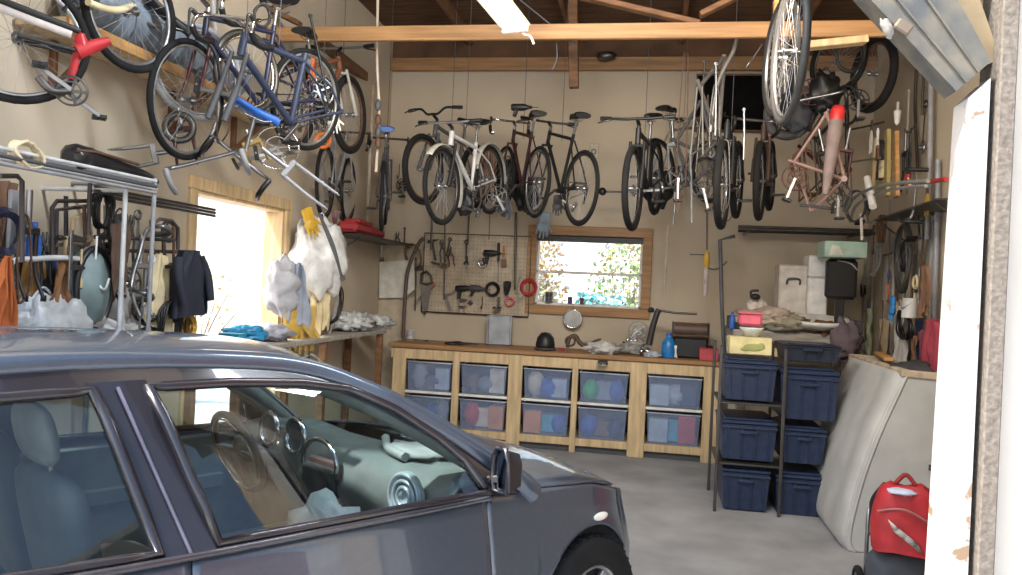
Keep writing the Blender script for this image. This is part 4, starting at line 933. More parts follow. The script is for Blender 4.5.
b = MB(); b.tube(crv([(-.15, 0, .03), (-.13, 0, .13), (-.07, 0, .16), (-.02, 0, .09), (.05, 0, .06), (.15, .02, .10), (.21, .03, .12)], 6), [.02, .03, .035, .03, .022, .024, .03], 10); b.ring((-.12, -.02, .10), .05, .012, 'Y', 18, 6)
one('brown_air_hose', 'dark brown bent hose on the bench under the hanging round mirror', 'hose', b, M((.09, .055, .04), .6), TR((onY(582, 330, 8.62).x, 8.62, BZ + .012)))
stand('heap', 'white_rag', 'crumpled white rag on the bench right of the brown hose', 'rag', 605, 8.55, BZ + .0, .34, CLOTH)
for i, (px, y, z, lab) in enumerate([(632, 8.7, .10, 'small silver hub standing on a pile of parts by the window corner'), (645, 8.6, .0, 'larger silver hub lying on the bench left of the curved black post')]):
    b = MB(); b.lathe([(.0, -.06), (.01, -.06), (.01, -.045), (.045, -.04), (.022, -.03), (.022, .03), (.045, .04), (.012, .045), (.0, .05)], 16, TR((0, 0, .05), ry=PI / 2, rz=.5 * i)); one('bicycle_hub', lab, 'hub', b, CHROME, TR((onY(px, 330, y).x, y, BZ + z)), 'bare hubs on the bench')
b = MB(); b.ell((0, 0, .06), (.17, .13, .06), lump=.5, seed=4); b.ell((.06, .02, .12), (.10, .08, .05), lump=.5, seed=6); one('oily_cloth', 'heap of grey cloth and paper under the loose silver hubs', 'cloth', b, mat('oily_grey_cloth', (.30, .29, .27), .9, var=.5, scale=25), TR((onY(632, 330, 8.7).x, 8.7, BZ)))
make('crank', 'crankset', 'silver crankset with toothed ring leaning upright behind the hubs', 'crankset', TR((onY(638, 330, 8.85).x, 8.85, BZ + .26), ry=.7), .30, ALU)
b = MB(); P = [(650, 342), (652, 330), (656, 318), (659, 310), (655, 307)]
t = thing('curved_seat_post', 'black curved post rising from the bench with a thin level arm to the right', 'post', TR(at(650, 342, 8.4)))
q = [onY(x, y, 8.55) - t.location for x, y in [(649, 345), (652, 330), (656, 316), (659, 309)]]; b.tube(crv(q, 5), [.035, .032], 10); b.build('post', M((.035, .03, .03), .4), t)
b = MB(); b.tube([onY(x, y, 8.55) - t.location for x, y in [(657, 310), (675, 313), (697, 314)]], .012, 8); b.build('arm', DSTEEL, t); b = MB(); b.ell(onY(651, 310, 8.55) - t.location, (.035, .03, .03)); b.build('clamp_knob', BLACK, t)
# bench machine
t = thing('bench_grinder', 'black boxy bench machine with brown roller on top, right end of the bench', 'machine', TR((onY(690, 340, 8.75).x, 8.75, BZ)))
b = MB(); b.box((0, 0, .11), (.36, .26, .22), bev=.02); b.build('housing', BLACK, t); b = MB(); b.tube([(-.17, -.04, .30), (.17, -.04, .30)], .075, 16); b.build('roller', M((.10, .06, .05), .5), t)
for z, y in ((.235, -.10), (.36, -.09)): b = MB(); b.bar((-.18, y, z), (.19, y, z + .01), .02, .02); b.build('guide_bar', RUST, t)
for x in (-.185, .185): b = MB(); b.box((x, -.02, .28), (.016, .18, .2), bev=.006); b.build('end_plate', DSTEEL, t)
t = make('bottle', 'blue_jug', 'bright blue squat jug on the bench before the black machine', 'jug', TR((onY(669, 340, 8.55).x, 8.55, BZ)) @ Matrix.Diagonal((1.5, 1.2, 1, 1)), .26, M((.01, .18, .50), .35))
stand('rag', 'paper_towel', 'crumpled white paper towel between the blue jug and black machine', 'paper towel', 678, 8.5, BZ + .14, .13, WHITE)
stand('box', 'red_tin_box', 'pinkish red lidded box on the bench right end', 'box', 711, 8.58, BZ, .19, M((.55, .07, .09), .4))
b = MB(); b.box((0, 0, .115), (.12, .02, .03)); b.box((.0, 0, .06), (.02, .02, .12)); b.box((0, 0, .008), (.10, .08, .016)); one('small_stand', 'small black T-shaped stand behind the red box on the bench', 'stand', b, BLACK, TR((onY(709, 340, 8.9).x, 8.9, BZ + .0)))
stand('heap', 'grey_rag', 'pale blue-grey rag on the bench front beside the blue jug', 'rag', 655, 8.48, BZ, .16, M((.45, .50, .55), .9))
stand('can', 'paint_can', 'small dull can at the far left of the bench against the wall', 'can', 412, 8.9, BZ, .12, LGREY)
# hung over the window and on the wall around it
def hang2(kind, name, label, cat, px, py, y, L, a=0, c=None, group=None): return hang(kind, name, label, cat, px, py, ('Y', y), L, a, c, 0, group)
b = MB(); b.ring((0, 0, -.10), .10, .010, 'Y', 28, 6); t = thing('hanging_mirror', 'small round mirror hung on a cord below the window sill', 'mirror', TR(onY(573, 310, 9.0))); b.build('rim', CHROME, t); b = MB(); b.lathe([(.098, 0), (.09, .004), (0, .005)], 28, TR((0, 0, -.10), rx=PI / 2)); b.build('mirror_glass', M((.42, .42, .40), .6), t); b = MB(); b.tube([(0, 0, 0), (0, 0, .07)], .003, 5); b.build('cord', DGREY, t)
t = hang2('glove', 'hanging_helmet_pad', 'pale blue grey glove hung at the window top left corner', 'glove', 546, 212, 8.85, .30, -8, M((.28, .36, .45), .7))
stand('can', 'window_mug', 'dark mug on the inner window ledge, left corner', 'mug', 549, 9.12, WZ0 + .03, .12, DGREY); stand('can', 'window_pot', 'purple pot on the window ledge right of the mug', 'pot', 570, 9.12, WZ0 + .03, .075, PURPLE, group=None); stand('can', 'window_pot', 'reddish pot on the window ledge, third from the left', 'pot', 582, 9.12, WZ0 + .03, .07, MAROON)
b = MB(); b.box((0, 0, 0), (.10, .02, .17), bev=.006); t = thing('wall_thermostat', 'small white plate with a clip on the back wall above the window', 'wall plate', TR(onY(594, 151, YB - .012))); b.build('plate', M((.5, .45, .36), .6), t); b = MB(); b.ring((0, -.02, -.01), .025, .005, 'Y', 14, 5); b.build('ring', DSTEEL, t)
b = MB(); b.cyl((-.2, 0, 0), (.2, 0, 0), .010); t = thing('hanging_axle', 'black wheel axle with round ends, hung beside the head-on mountain bike', 'axle', TR(onY(622, 192, 8.3))); b.build('rod', DSTEEL, t)
for x in (-.2, .17): b = MB(); b.lathe([(0, -.02), (.04, -.02), (.04, .02), (0, .02)], 14, TR((x, 0, 0), rx=PI / 2)); b.build('end_knob', BLACK, t)
pipe('hanging_light_rod', 'thin pale rod hanging over the wall right of the window', 'rod', [(668, 225), (664, 300)], ('Y', 8.7), .010, M((.5, .45, .38), .5))
pipe('hanging_rope', 'grey rope hanging right of the window, holding the yellow lamp', 'rope', [(708, 95), (707, 250)], ('Y', 8.3), .010, M((.16, .12, .09), .8))
t = thing('hanging_work_lamp', 'yellow-handled work lamp hanging on a rope above the totes', 'lamp', TR(onY(707, 255, 8.3))); b = MB(); b.lathe([(.022, -.13), (.032, -.10), (.028, 0), (.02, .03)], 12); b.build('handle', YEL, t); b = MB(); b.lathe([(.0, -.42), (.02, -.41), (.024, -.16), (.02, -.13)], 10); b.build('tube', M((.5, .42, .4), .4), t); b = MB(); b.tube([(-.17, 0, .0), (0, 0, .0)], .006, 6); b.tube(crv([(0, 0, -.13), (.1, 0, -.14), (.2, 0, -.06)], 5), .008, 6); b.build('hook', DSTEEL, t)
pipe('hanging_pole', 'long dark pole standing against the wall left of the totes', 'pole', [(725, 368), (722, 310), (720, 240), (735, 236)], ('Y', 8.25), .02, M((.09, .09, .10), .5))
for px, y0, y1, r, lab in [(432, 210, 250, .012, 'first dark rod hanging above the pegboard from the left'), (445, 215, 300, .008, 'thin wire hanging in front of the pegboard left part'), (469, 210, 245, .010, 'dark rod hanging above the pegboard centre'), (490, 212, 240, .005, 'thin wire hanging above the pegboard drill'), (516, 212, 290, .014, 'black strap hanging in front of the pegboard right part')]:
    pipe('hanging_rod', lab, 'rod', [(px, y0), (px - 1, y1)], ('Y', 8.93), r, DSTEEL, 'rods hung over the pegboard')
# dark panel high on the back wall
b = MB(); a_ = onY(697, 76, YB - .03); c_ = onY(772, 132, YB - .03); b.box(((a_.x + c_.x) / 2, YB - .04, (a_.z + c_.z) / 2), (c_.x - a_.x, .07, a_.z - c_.z)); t = thing('hanging_black_panel', 'large black panel hung high on the back wall behind the bicycles', 'panel'); b.build('panel', M((.006, .006, .006), .95, spec=.05), t)
b = MB(); b.tube([V((x, YB - .08, z)) for x, z in ((a_.x, c_.z), (c_.x, c_.z), (c_.x, a_.z), (a_.x, a_.z))], .018, 4, True); b.build('edge', WOODD, t)
# ------------------------------------------------------------------ back left corner
t = thing('hanging_corner_shelf', 'shelf board fixed to the left wall near the back corner', 'shelf'); s0 = onX(326, 240, XL + .02); s1 = onX(388, 243, XL + .02)
b = MB(); b.box((XL + .18, (s0.y + s1.y) / 2, s1.z - .02), (.34, abs(s1.y - s0.y), .025)); b.build('board', DSTEEL, t)
for y in (min(s0.y, s1.y) + .1, max(s0.y, s1.y) - .1): b = MB(); b.bar((XL + .01, y, s1.z - .25), (XL + .33, y, s1.z - .04), .025, .012); b.bar((XL + .01, y, s1.z - .3), (XL + .01, y, s1.z - .03), .025, .012); b.build('bracket', DSTEEL, t)
SZ = s1.z - .005
def onshelf(px): return onX(px, 240, XL + .2).y
b = MB(); b.box((0, 0, .055), (.2, 1.1, .10), bev=.03); b.box((.02, -.2, .12), (.16, .5, .04), bev=.015); one('red_tool_case', 'long red case lying on the corner shelf', 'case', b, M((.33, .03, .035), .5), TR((XL + .2, onshelf(362), SZ), rz=.08))
b = MB(); b.box((0, 0, .2), (.5, .012, .4)); 
A = onY(380, 262, 8.95); C = onY(413, 298, 8.95); b = MB(); b.prism([(A.x - .0, A.z), (C.x, A.z + .04), (C.x + .02, C.z + .10), (C.x - .1, C.z), (A.x + .02, C.z - .02)], .012); one('hanging_white_board', 'off-white board hung in the back corner left of the pegboard', 'board', b, M((.62, .60, .53), .6), TR((0, 8.93, 0)))
for i, (x0, y0, x1, y1, th, m, lab, rot) in enumerate([(362, 242, 399, 352, .02, M((.50, .42, .31), .8), 'tall tan sheet board leaning in the back left corner', 0), (347, 250, 358, 350, .05, BROWN, 'narrow dark brown plank standing in the back left corner', 0)]):
    A = onY(x0, y0, 8.9 - .15 * i); C = onY(x1, y1, 8.9 - .15 * i); b = MB(); b.box(((A.x + C.x) / 2, 8.99 - .15 * i, A.z / 2), (C.x - A.x, th, A.z)); one('leaning_board', lab, 'board', b, m, None, 'boards in the back left corner')
pipe('curved_pipe_stand', 'dark curved pipe standing at the left end of the bench', 'pipe', [(403, 338), (405, 300), (408, 270), (418, 245), (424, 238)], ('Y', 8.82), .022, M((.10, .06, .05), .5), smooth=5)
for q in [('rod', 'hanging_rod', 'long dark bar hung left of the pegboard, thicker one', 'bar', 418, 258, .62, 2, DSTEEL), ('saw', 'hanging_saw', 'handsaw hung with its blade down left of the pegboard', 'saw', 425, 272, .46, 4, DSTEEL), ('coil', 'hanging_hose', 'dark hose loop over the white corner board', 'hose', 412, 244, .30, 20, BROWN), ('pliers', 'hanging_pliers', 'old pliers on a nail above the white corner board', 'pliers', 400, 232, .2, 0, RUST), ('rod', 'hanging_rod', 'pair of thin upright rods on the wall above the white corner board', 'rod', 407, 228, .3, 0, RUST),
          ('crank', 'hanging_crank', 'black crank hung on the back wall near the corner bicycle', 'crank', 405, 186, .22, 10, BLACK), ('hook', 'hanging_hook', 'dark double hook on the wall in the back corner', 'hook', 402, 165, .2, 0, DSTEEL), ('strap', 'hanging_strap', 'black strap hanging down the tan corner board', 'strap', 381, 278, .45, 0, BLACK), ('brush', 'hanging_brush', 'white-headed brush hung from the corner shelf end', 'brush', 386, 246, .26, 2, WHITE), ('level', 'hanging_bar', 'short dark bar fixed flat low on the tan corner board', 'bar', 368, 327, .34, -90, DSTEEL), ('pulley', 'hanging_pulley', 'brown pulley block hung under the corner shelf', 'pulley', 368, 250, .16, 0, BROWN)]:
    onwall(*q[:4], q[4], q[5], 'B', q[6], q[7], q[8], off=.16 if q[4] < 400 else .09)
# things hung beside the side door
HG = 'bags and clothes hung beside the side door'
DJ = ('X', XL + .28)
hang('bag', 'hanging_plastic_bag', 'big white plastic bag hung beside the side door', 'plastic bag', 322, 215, DJ, .68, 0, mat('white_plastic_film', (.62, .62, .61), .35, var=.2, scale=9, bump=.8), 60, HG)
hang('glove', 'hanging_work_glove', 'yellow glove hung top left above the white plastic bag', 'glove', 306, 208, DJ, .26, 25, YEL, 60, HG)
hang('strap', 'hanging_strap', 'dark strap slung across the white plastic bag', 'strap', 318, 213, ('X', XL + .62), .55, 28, DGREY, 60, HG)
hang('rag', 'hanging_rag', 'grey-blue cloth hung under the white plastic bag', 'cloth', 297, 262, DJ, .50, 0, M((.30, .34, .42), .9), 60, HG)
hang('glove', 'hanging_work_glove', 'ochre leather glove hung low beside the side door, left one', 'glove', 293, 300, DJ, .42, 3, M((.50, .32, .06), .7), 60, HG)
hang('glove', 'hanging_work_glove', 'ochre leather glove hung low beside the side door, right one', 'glove', 308, 305, ('X', XL + .33), .42, -4, M((.55, .36, .09), .7), 60, HG)
hang('rag', 'hanging_rag', 'pale yellow cloth hung below the bag, right of the gloves', 'cloth', 320, 285, DJ, .40, 0, CREAM, 60, HG)
hang('coil', 'hanging_inner_tube', 'black and silver belt loop hung low right of the gloves', 'inner tube', 331, 280, DJ, .40, -4, BLACK, 60, HG)
hang('strap', 'hanging_strap', 'pale webbing strap hung at the far right of the bag cluster', 'strap', 340, 285, DJ, .5, -12, LGREY, 60, HG)
hang('bag', 'hanging_sack', 'small grey sack hung to the left of the gloves by the door frame', 'sack', 284, 258, ('X', XL + .2), .42, 0, M((.42, .42, .45), .8), 60, HG)
hang('rag', 'hanging_rag', 'red-brown rag above the bag under the wall bicycle', 'cloth', 334, 210, DJ, .22, 0, MAROON, 60, HG)
# narrow side bench along the left wall behind the car
tb = thing('side_bench', 'narrow weathered bench along the left wall behind the car, below the side door', 'bench', TR((-2.93, 6.5, 0)))
b = MB(); b.box((0, 0, 1.18), (.42, 3.1, .04)); b.build('bench_top', GREYW, tb)
for sx in (-.17, .17):
    for sy in (-1.45, 0, 1.45): b = MB(); b.box((sx, sy, .58), (.06, .06, 1.16)); b.build('leg', WOODD, tb)
SBX = -2.90
def ontable(px, x=SBX): return TR((x, onX(px, 330, x).y, 1.203))
make('heap', 'blue_tarp', 'folded bright blue tarp on the side bench in front of the side door', 'tarp', ontable(246) @ TR(rz=1.2), .34, mat('blue_tarp_sheet', (.02, .22, .42), .4, var=.3, scale=12), None)
make('box', 'teal_box', 'small teal box on the side bench at the left edge of the blue tarp', 'box', ontable(233, -2.82), .15, M((.02, .28, .42), .45))
make('heap', 'grey_bundle', 'grey cloth bundle on the side bench right of the blue tarp', 'bundle', ontable(268) @ TR(rz=1.), .36, mat('bundle_cloth', (.33, .33, .38), .8, var=.4, scale=14))
SHM = mat('clear_sheeting', (.5, .5, .49), .15, var=.35, scale=16, bump=1.)
make('heap', 'plastic_sheeting', 'shiny heap of clear plastic sheeting on the side bench behind the car roof', 'plastic sheeting', ontable(352) @ TR(rz=1.4), .50, SHM)
make('heap', 'plastic_sheeting', 'smaller heap of clear plastic sheeting at the bench end near the corner', 'plastic sheeting', ontable(376) @ TR(rz=.6), .36, SHM)
# ------------------------------------------------------------------ totes and their rack
TY = 6.6
tote_m = mat('navy_plastic', (.017, .030, .070), .38, var=.25, scale=18); tote_b = mat('black_blue_plastic', (.016, .022, .04), .4, var=.2, scale=18)
def tote(label, x0, x1, z0, z1, m, y=TY, d=.62, rz=0.):
    w, h = x1 - x0, z1 - z0; t = thing('storage_tote', label, 'tote', TR(((x0 + x1) / 2, y, z0), rz=rz), 'navy plastic totes stacked by the bench'); hb = h * .84
    b = MB(); ins = .028; lo = [(-w / 2 + ins, ins), (w / 2 - ins, ins), (w / 2 - ins, d - ins), (-w / 2 + ins, d - ins)]; hi = [(-w / 2 + .01, .01), (w / 2 - .01, .01), (w / 2 - .01, d - .01), (-w / 2 + .01, d - .01)]
    b.add([V((x, yy, 0)) for x, yy in lo] + [V((x, yy, hb)) for x, yy in hi], [(0, 1, 5, 4), (1, 2, 6, 5), (2, 3, 7, 6), (3, 0, 4, 7), (3, 2, 1, 0), (4, 5, 6, 7)])
    for k in range(4): xx = (-.36 + .24 * k) * w; b.bar((xx * .96, ins - .004, .01), (xx, .006, hb * .9), .025, .012, up=(1, 0, 0))
    b.box((0, .004, hb * .93), (w * .98, .02, hb * .06)); b.build('body', m, t, bevel=.006)
    b = MB(); b.box((0, d / 2, hb + h * .05), (w, d, h * .09), bev=.012); b.box((0, d / 2, hb + h * .115), (w * .86, d * .86, h * .05), bev=.01); l = b.build('lid', m, t)
    b = MB(); b.box((0, -.008, hb * .80), (w * .34, .022, .03), bev=.008); b.build('handle', m, t); return t
def zx(px, py): p = onY(px, py, TY); return p.x, p.z
TOT = [('navy tote, bottom of the left stack beside the bench end', 722, 772, 465, 511, tote_m), ('navy tote in the middle of the left stack, under the metal shelf', 721, 779, 417, 461, tote_m), ('navy tote on top of the left stack, beneath the cream box', 724, 779, 357, 401, tote_m), 
       ('navy tote, bottom of the right stack next to the leaning panel', 776, 831, 472, 521, tote_m), ('navy tote on the second level of the right stack', 783, 829, 426, 465, tote_m), ('navy tote third from the floor in the right stack, lid under the black tote', 781, 842, 366, 421, tote_m)]
for lab, x0, x1, y0, y1, m in TOT:
    a, z1 = zx(x0, y0); c, _ = zx(x1, y0); _, z0 = zx((x0 + x1) / 2, y1); tote(lab, a, c, max(0.004, z0), z1, m, TY + (.0 if x0 < 770 else .02))
a, z1 = zx(785, 343); c, z0 = zx(843, 366); tote('low black tote on top of the right stack below the wooden shelf', a, c, z0 + .012, z1, tote_b, TY + .05, .5)
rk = thing('tote_rack', 'thin steel rack with two shelves between the left totes', 'rack'); xl, _ = zx(717, 440); xr, _ = zx(781, 440)
for zz in (zx(752, 403)[1], zx(752, 464)[1]): b = MB(); b.box(((xl + xr) / 2 + .0, TY + .30, zz - .008), (xr - xl, .66, .016)); b.build('shelf', DSTEEL, rk)
for x in (xl, xr):
    for y in (TY - .05, TY + .64): b = MB(); b.box((x, y, .66), (.025, .025, 1.32)); b.build('upright', DSTEEL, rk)
# cream box, bowl, pink tub on the left stack
zt = zx(750, 357)[1]; xx = lambda px, y=TY + .25: onY(px, 350, y).x
t = thing('cream_box', 'cream cardboard box with a green drawing on top of the left tote stack', 'box', TR((xx(748), TY + .2, zt + .012))); b = MB(); b.box((0, 0, .07), (.33, .24, .14)); b.build('body', M((.60, .52, .27), .7), t); b = MB(); b.ell((.02, -.123, .06), (.08, .004, .03)); b.ell((.08, -.123, .07), (.03, .004, .03)); b.ell((-.04, -.123, .045), (.04, .004, .018)); b.build('print', M((.28, .30, .10), .7), t)
b = MB(); b.lathe([(.0, .0), (.05, 0), (.095, .06), (.10, .075), (.092, .075), (.05, .012), (0, .012)], 22); one('white_bowl', 'white plastic bowl on the cream box under the pink tub', 'bowl', b, M((.62, .64, .62), .4), TR((xx(750), TY + .2, zt + .155)))
t = thing('pink_tub', 'pink plastic tub set on the white bowl', 'tub', TR((xx(748), TY + .2, zt + .24))); b = MB(); b.box((0, 0, .05), (.18, .14, .10), bev=.02); b.build('body', PINK, t); b = MB(); b.box((0, 0, .105), (.19, .15, .016), bev=.006); b.build('lid', M((.65, .14, .2), .4), t)
# wooden shelf table behind the totes
WY = 7.75; p0 = onY(757, 330, WY); p1 = onY(848, 338, WY); WZ = p0.z
ws = thing('wooden_shelf_table', 'rough wooden shelf table behind and above the totes', 'shelf table', TR(((p0.x + p1.x) / 2, WY, 0))); W2 = (p1.x - p0.x) / 2 + .12
b = MB(); b.box((-.05, .4, WZ - .05), (2 * W2 + .1, .95, .10)); b.build('plank_top', GREYW, ws); b = MB(); b.box((0, .0, WZ - .20), (2 * W2 - .2, .04, .08)); b.build('apron', WOODL, ws)
for x in (-W2 + .0, W2 - .04):
    for y in (.02, .78): b = MB(); b.box((x, y, (WZ - .1) / 2), (.08, .08, WZ - .1)); b.build('leg', GREYW, ws)
sx = lambda px, y: onY(px, 310, y).x
SG = 'goods piled on the wooden shelf table'
def white_box(lab, px0, px1, py0, z0, y, m, handle=False, dpt=.3):
    x0, x1 = sx(px0, y), sx(px1, y); z1 = onY(px0, py0, y).z; t = thing('storage_box', lab, 'box', TR(((x0 + x1) / 2, y, z0)), SG); b = MB(); b.box((0, dpt / 2, (z1 - z0) / 2), (x1 - x0, dpt, z1 - z0), bev=.012); b.build('body', m, t)
    b = MB(); b.box((0, dpt / 2, (z1 - z0) - .03), ((x1 - x0) * 1.02, dpt * 1.02, .05), bev=.01); b.build('lid', m, t)
    if handle: b = MB(); b.tube(crv([(-.06, -.012, (z1 - z0) * .62), (-.05, -.03, (z1 - z0) * .72), (.05, -.03, (z1 - z0) * .72), (.06, -.012, (z1 - z0) * .62)], 5), .01, 6); b.build('handle', DGREY, t)
    return z1
WBM = M((.58, .53, .48), .55)
za = white_box('off-white box with a small dark handle, left of the glossy white cartons', 778, 806, 264, WZ + .13, WY + .45, WBM, True)
zb = white_box('glossy white carton, lower one beside the black screen', 807, 827, 277, WZ + .12, WY + .40, M((.72, .70, .68), .3)); white_box('glossy white carton, upper one beside the black screen', 807, 827, 255, zb + .004, WY + .40, M((.74, .72, .70), .3))
b = MB(); b.box((0, .3, .06), (1.0, .42, .12)); one('storage_crate', 'low dark crate under the white cartons on the shelf table', 'crate', b, DGREY, TR((sx(812, WY + .3), WY + .35, WZ)))
t = thing('black_screen', 'black flat monitor standing on edge at the right of the shelf table', 'monitor', TR((sx(841, WY + .1), WY + .12, WZ))); A = onY(827, 258, WY + .1); C = onY(857, 300, WY + .1)
b = MB(); b.box((0, .04, (A.z + C.z) / 2 - WZ), (C.x - A.x, .09, A.z - C.z), bev=.03); b.build('case', M((.012, .012, .014), .3), t); b = MB(); b.bar((0, .05, 0), (0, .05, C.z - WZ + .02), .08, .04); b.box((0, .05, .01), (.2, .16, .02)); b.build('stand', BLACK, t); b = MB(); b.tube(crv([(-.05, -.01, A.z - WZ - .02), (.06, -.015, A.z - WZ - .04), (.13, -.01, A.z - WZ - .10)], 5), .008, 6); b.build('cable', GREY, t)
x0, x1 = sx(819, WY + .12), sx(861, WY + .12); zz = A.z + .006; z1 = onY(840, 241, WY).z; t = thing('carton', 'pale green and white carton lying on top of the black screen', 'carton', TR(((x0 + x1) / 2, WY + .16, zz))); b = MB(); b.box((0, 0, (z1 - zz) / 2), (x1 - x0, .34, z1 - zz)); b.build('body', M((.35, .48, .40), .6), t); b = MB(); b.prism([(-.15, .02), (-.02, .02), (-.06, .10), (-.12, .11)], .004, Matrix.Translation((0, -.173, 0))); b.build('print', M((.62, .62, .52), .6), t)
b = MB(); b.lathe([(0, .0), (.2, 0), (.29, .05), (.30, .085), (.285, .085), (.2, .02), (0, .02)], 30); one('white_basin', 'wide shallow white basin on the shelf table before the cartons', 'basin', b, M((.60, .58, .54), .4), TR((sx(818, WY + .02), WY - .02 + .1, WZ + .05), rx=.12))
make('heap', 'beige_cloth_pile', 'pile of beige cloth on the left half of the shelf table', 'cloth', TR((sx(770, WY + .1), WY + .1, WZ)), .55, mat('beige_cloth', (.42, .33, .27), .9, var=.3, scale=12, bump=.4))
make('heap', 'camouflage_cloth', 'olive and brown crumpled cloth beside the white basin', 'cloth', TR((sx(788, WY), WY - .02, WZ)), .40, mat('olive_cloth', (.16, .15, .10), .9, col2=(.34, .30, .22), scale=16))
make('heap', 'blue_cloth', 'small blue rag on the front edge of the shelf table', 'cloth', TR((sx(776, WY), WY - .06, WZ)), .14, M((.10, .18, .33), .9))
b = MB(); b.box((0, 0, .06), (.26, .2, .12)); one('dark_case', 'flat black case at the left end of the shelf table', 'case', b, BLACK, TR((sx(738, WY + .1) + .04, WY + .1, WZ)))
make('bag', 'white_plastic_sack', 'white and brown plastic sack with a black tie, left part of shelf table', 'sack', TR((sx(752, WY + .2) + .06, WY + .25, WZ + .30)), .30, mat('white_brown_film', (.55, .46, .42), .5, var=.3, scale=10, bump=.5))
b = MB(); b.ell((0, 0, .03), (.05, .04, .03)); b.tube(crv([(-.03, 0, .02), (-.04, 0, .08), (.03, 0, .09)], 5), .012, 6); one('black_strap_end', 'curled black strap end on top of the white and brown sack', 'strap', b, BLACK, TR((sx(748, WY + .2) + .06, WY + .2, WZ + .28)))
make('bottle', 'blue_bottle', 'blue bottle at the left end of the shelf table near the pole', 'bottle', TR((sx(727, WY) + .05, WY - .02 + .0, WZ)), .16, BLUE)
make('bag', 'dark_sack', 'dark purple-grey sack hanging at the right end of the shelf table', 'sack', TR((onY(846, 318, WY - .15))), .36, M((.12, .09, .10), .9))
make('heap', 'plank_offcuts', 'brown wood offcuts at the right front of the shelf table', 'wood', TR((sx(825, WY) , WY - .02, WZ)), .30, WOODD)
# pipe shelf along the back wall above
t = thing('hanging_pipe_shelf', 'pair of long dark pipes on brackets along the back wall above the cartons', 'pipe shelf'); zz = onY(790, 231, 8.8).z
for y, dz, r in ((8.75, 0, .02), (8.83, .03, .018), (8.92, .0, .022), (8.98, .04, .015)): b = MB(); b.cyl((onY(738, 231, y).x, y, zz + dz), (XR - .02, y, zz + dz), r); b.build('pipe', DSTEEL, t)
for x in (onY(745, 231, 9).x, onY(850, 231, 9).x): b = MB(); b.bar((x, 8.7, zz - .03), (x, YB - .01, zz - .03), .03, .02); b.build('bracket', DSTEEL, t)
# ------------------------------------------------------------------ big off-white shell leaning on the right wall
shell_m = mat('scuffed_offwhite_fibreglass', (.45, .45, .44), .5, var=.10, scale=5)
sh = thing('truck_bed_topper', 'large off-white moulded truck cap standing on its side against the right wall', 'truck cap')
B0, B1 = onZ(862, 545, .0), onZ(822, 497, .0); T0 = onX(884, 392, 1.74); T1 = onX(850, 374, 1.74); n0 = onX(916, 393, 2.02)
zt_ = 1.24
y0, y1 = 5.80, 7.30
prof = [(1.40, .0), (1.36, .10), (1.42, .45), (1.52, .8), (1.64, 1.12), (1.68, 1.22), (1.72, zt_)]
b = MB(); rows = []
for j in range(19):
    t = j / 18; y = y0 + (y1 - y0) * t; e = min(t, 1 - t) * 2; rnd = (1 - min(1, e * 6)) ** 2
    rows.append([V((x + .05 * rnd + (.010 if (.22 < t < .30 or .70 < t < .78) and .1 < z < 1.2 else 0), y, z * (1 - .0 * rnd) + .06 * rnd * (1 if z < .3 else -1) * 0)) for x, z in [(p.x, p.z) for p in crv([(x, 0, z) for x, z in prof], 4)]])
b.grid(rows, flip=True); b.build('side_panel', shell_m, sh, solid=.02)
b = MB(); NP = [(1.40, .0), (1.37, .10), (1.43, .45), (1.53, .8), (1.66, 1.14), (1.72, zt_), (1.98, zt_ - .02), (2.05, 1.0), (2.0, .5), (1.86, 0.0)]; b.prism(NP, .03, Matrix.Translation((0, y0 + .02, 0))); ed = b.build('end_wall', shell_m, sh, bevel=.012)
b = MB(); b.prism(NP, .03, Matrix.Translation((0, y1 - .02, 0))); b.build('end_wall', shell_m, sh)
b = MB(); b.bar((1.72, y0, zt_), (1.72, y1, zt_), .06, .05); b.bar((1.98, y0, zt_ - .02), (1.98, y1, zt_ - .02), .06, .05); b.bar((1.72, y0 + .02, zt_), (1.98, y0 + .02, zt_ - .01), .06, .05); b.bar((1.72, y1 - .02, zt_), (1.98, y1 - .02, zt_ - .01), .06, .05); b.build('rim', mat('worn_tan_edge', (.42, .34, .25), .8, var=.3, scale=14), sh)
b = MB(); b.box((1.85, (y0 + y1) / 2, zt_ - .12), (.24, y1 - y0 - .1, .02)); b.build('liner', CHARCOAL, sh); b = MB(); b.box((1.93, y0 - .004, .95), (.03, .016, .05)); b.build('latch', DSTEEL, sh); b = MB(); b.box((1.9, y0 - .004, .62), (.03, .016, .04)); b.build('latch', DSTEEL, sh)
make('heap', 'dark_bundle', 'dark bundle lying in the open top of the off-white truck cap', 'bundle', TR((1.85, 6.15, zt_ - .10), rz=1.5), .42, CHARCOAL)
b = MB(); b.bar((1.80, 6.5, zt_ + .045), (1.92, 7.25, zt_ + .045), .07, .03); one('wood_strip', 'short tan wood strip lying along the top of the truck cap', 'wood strip', b, WOOD)
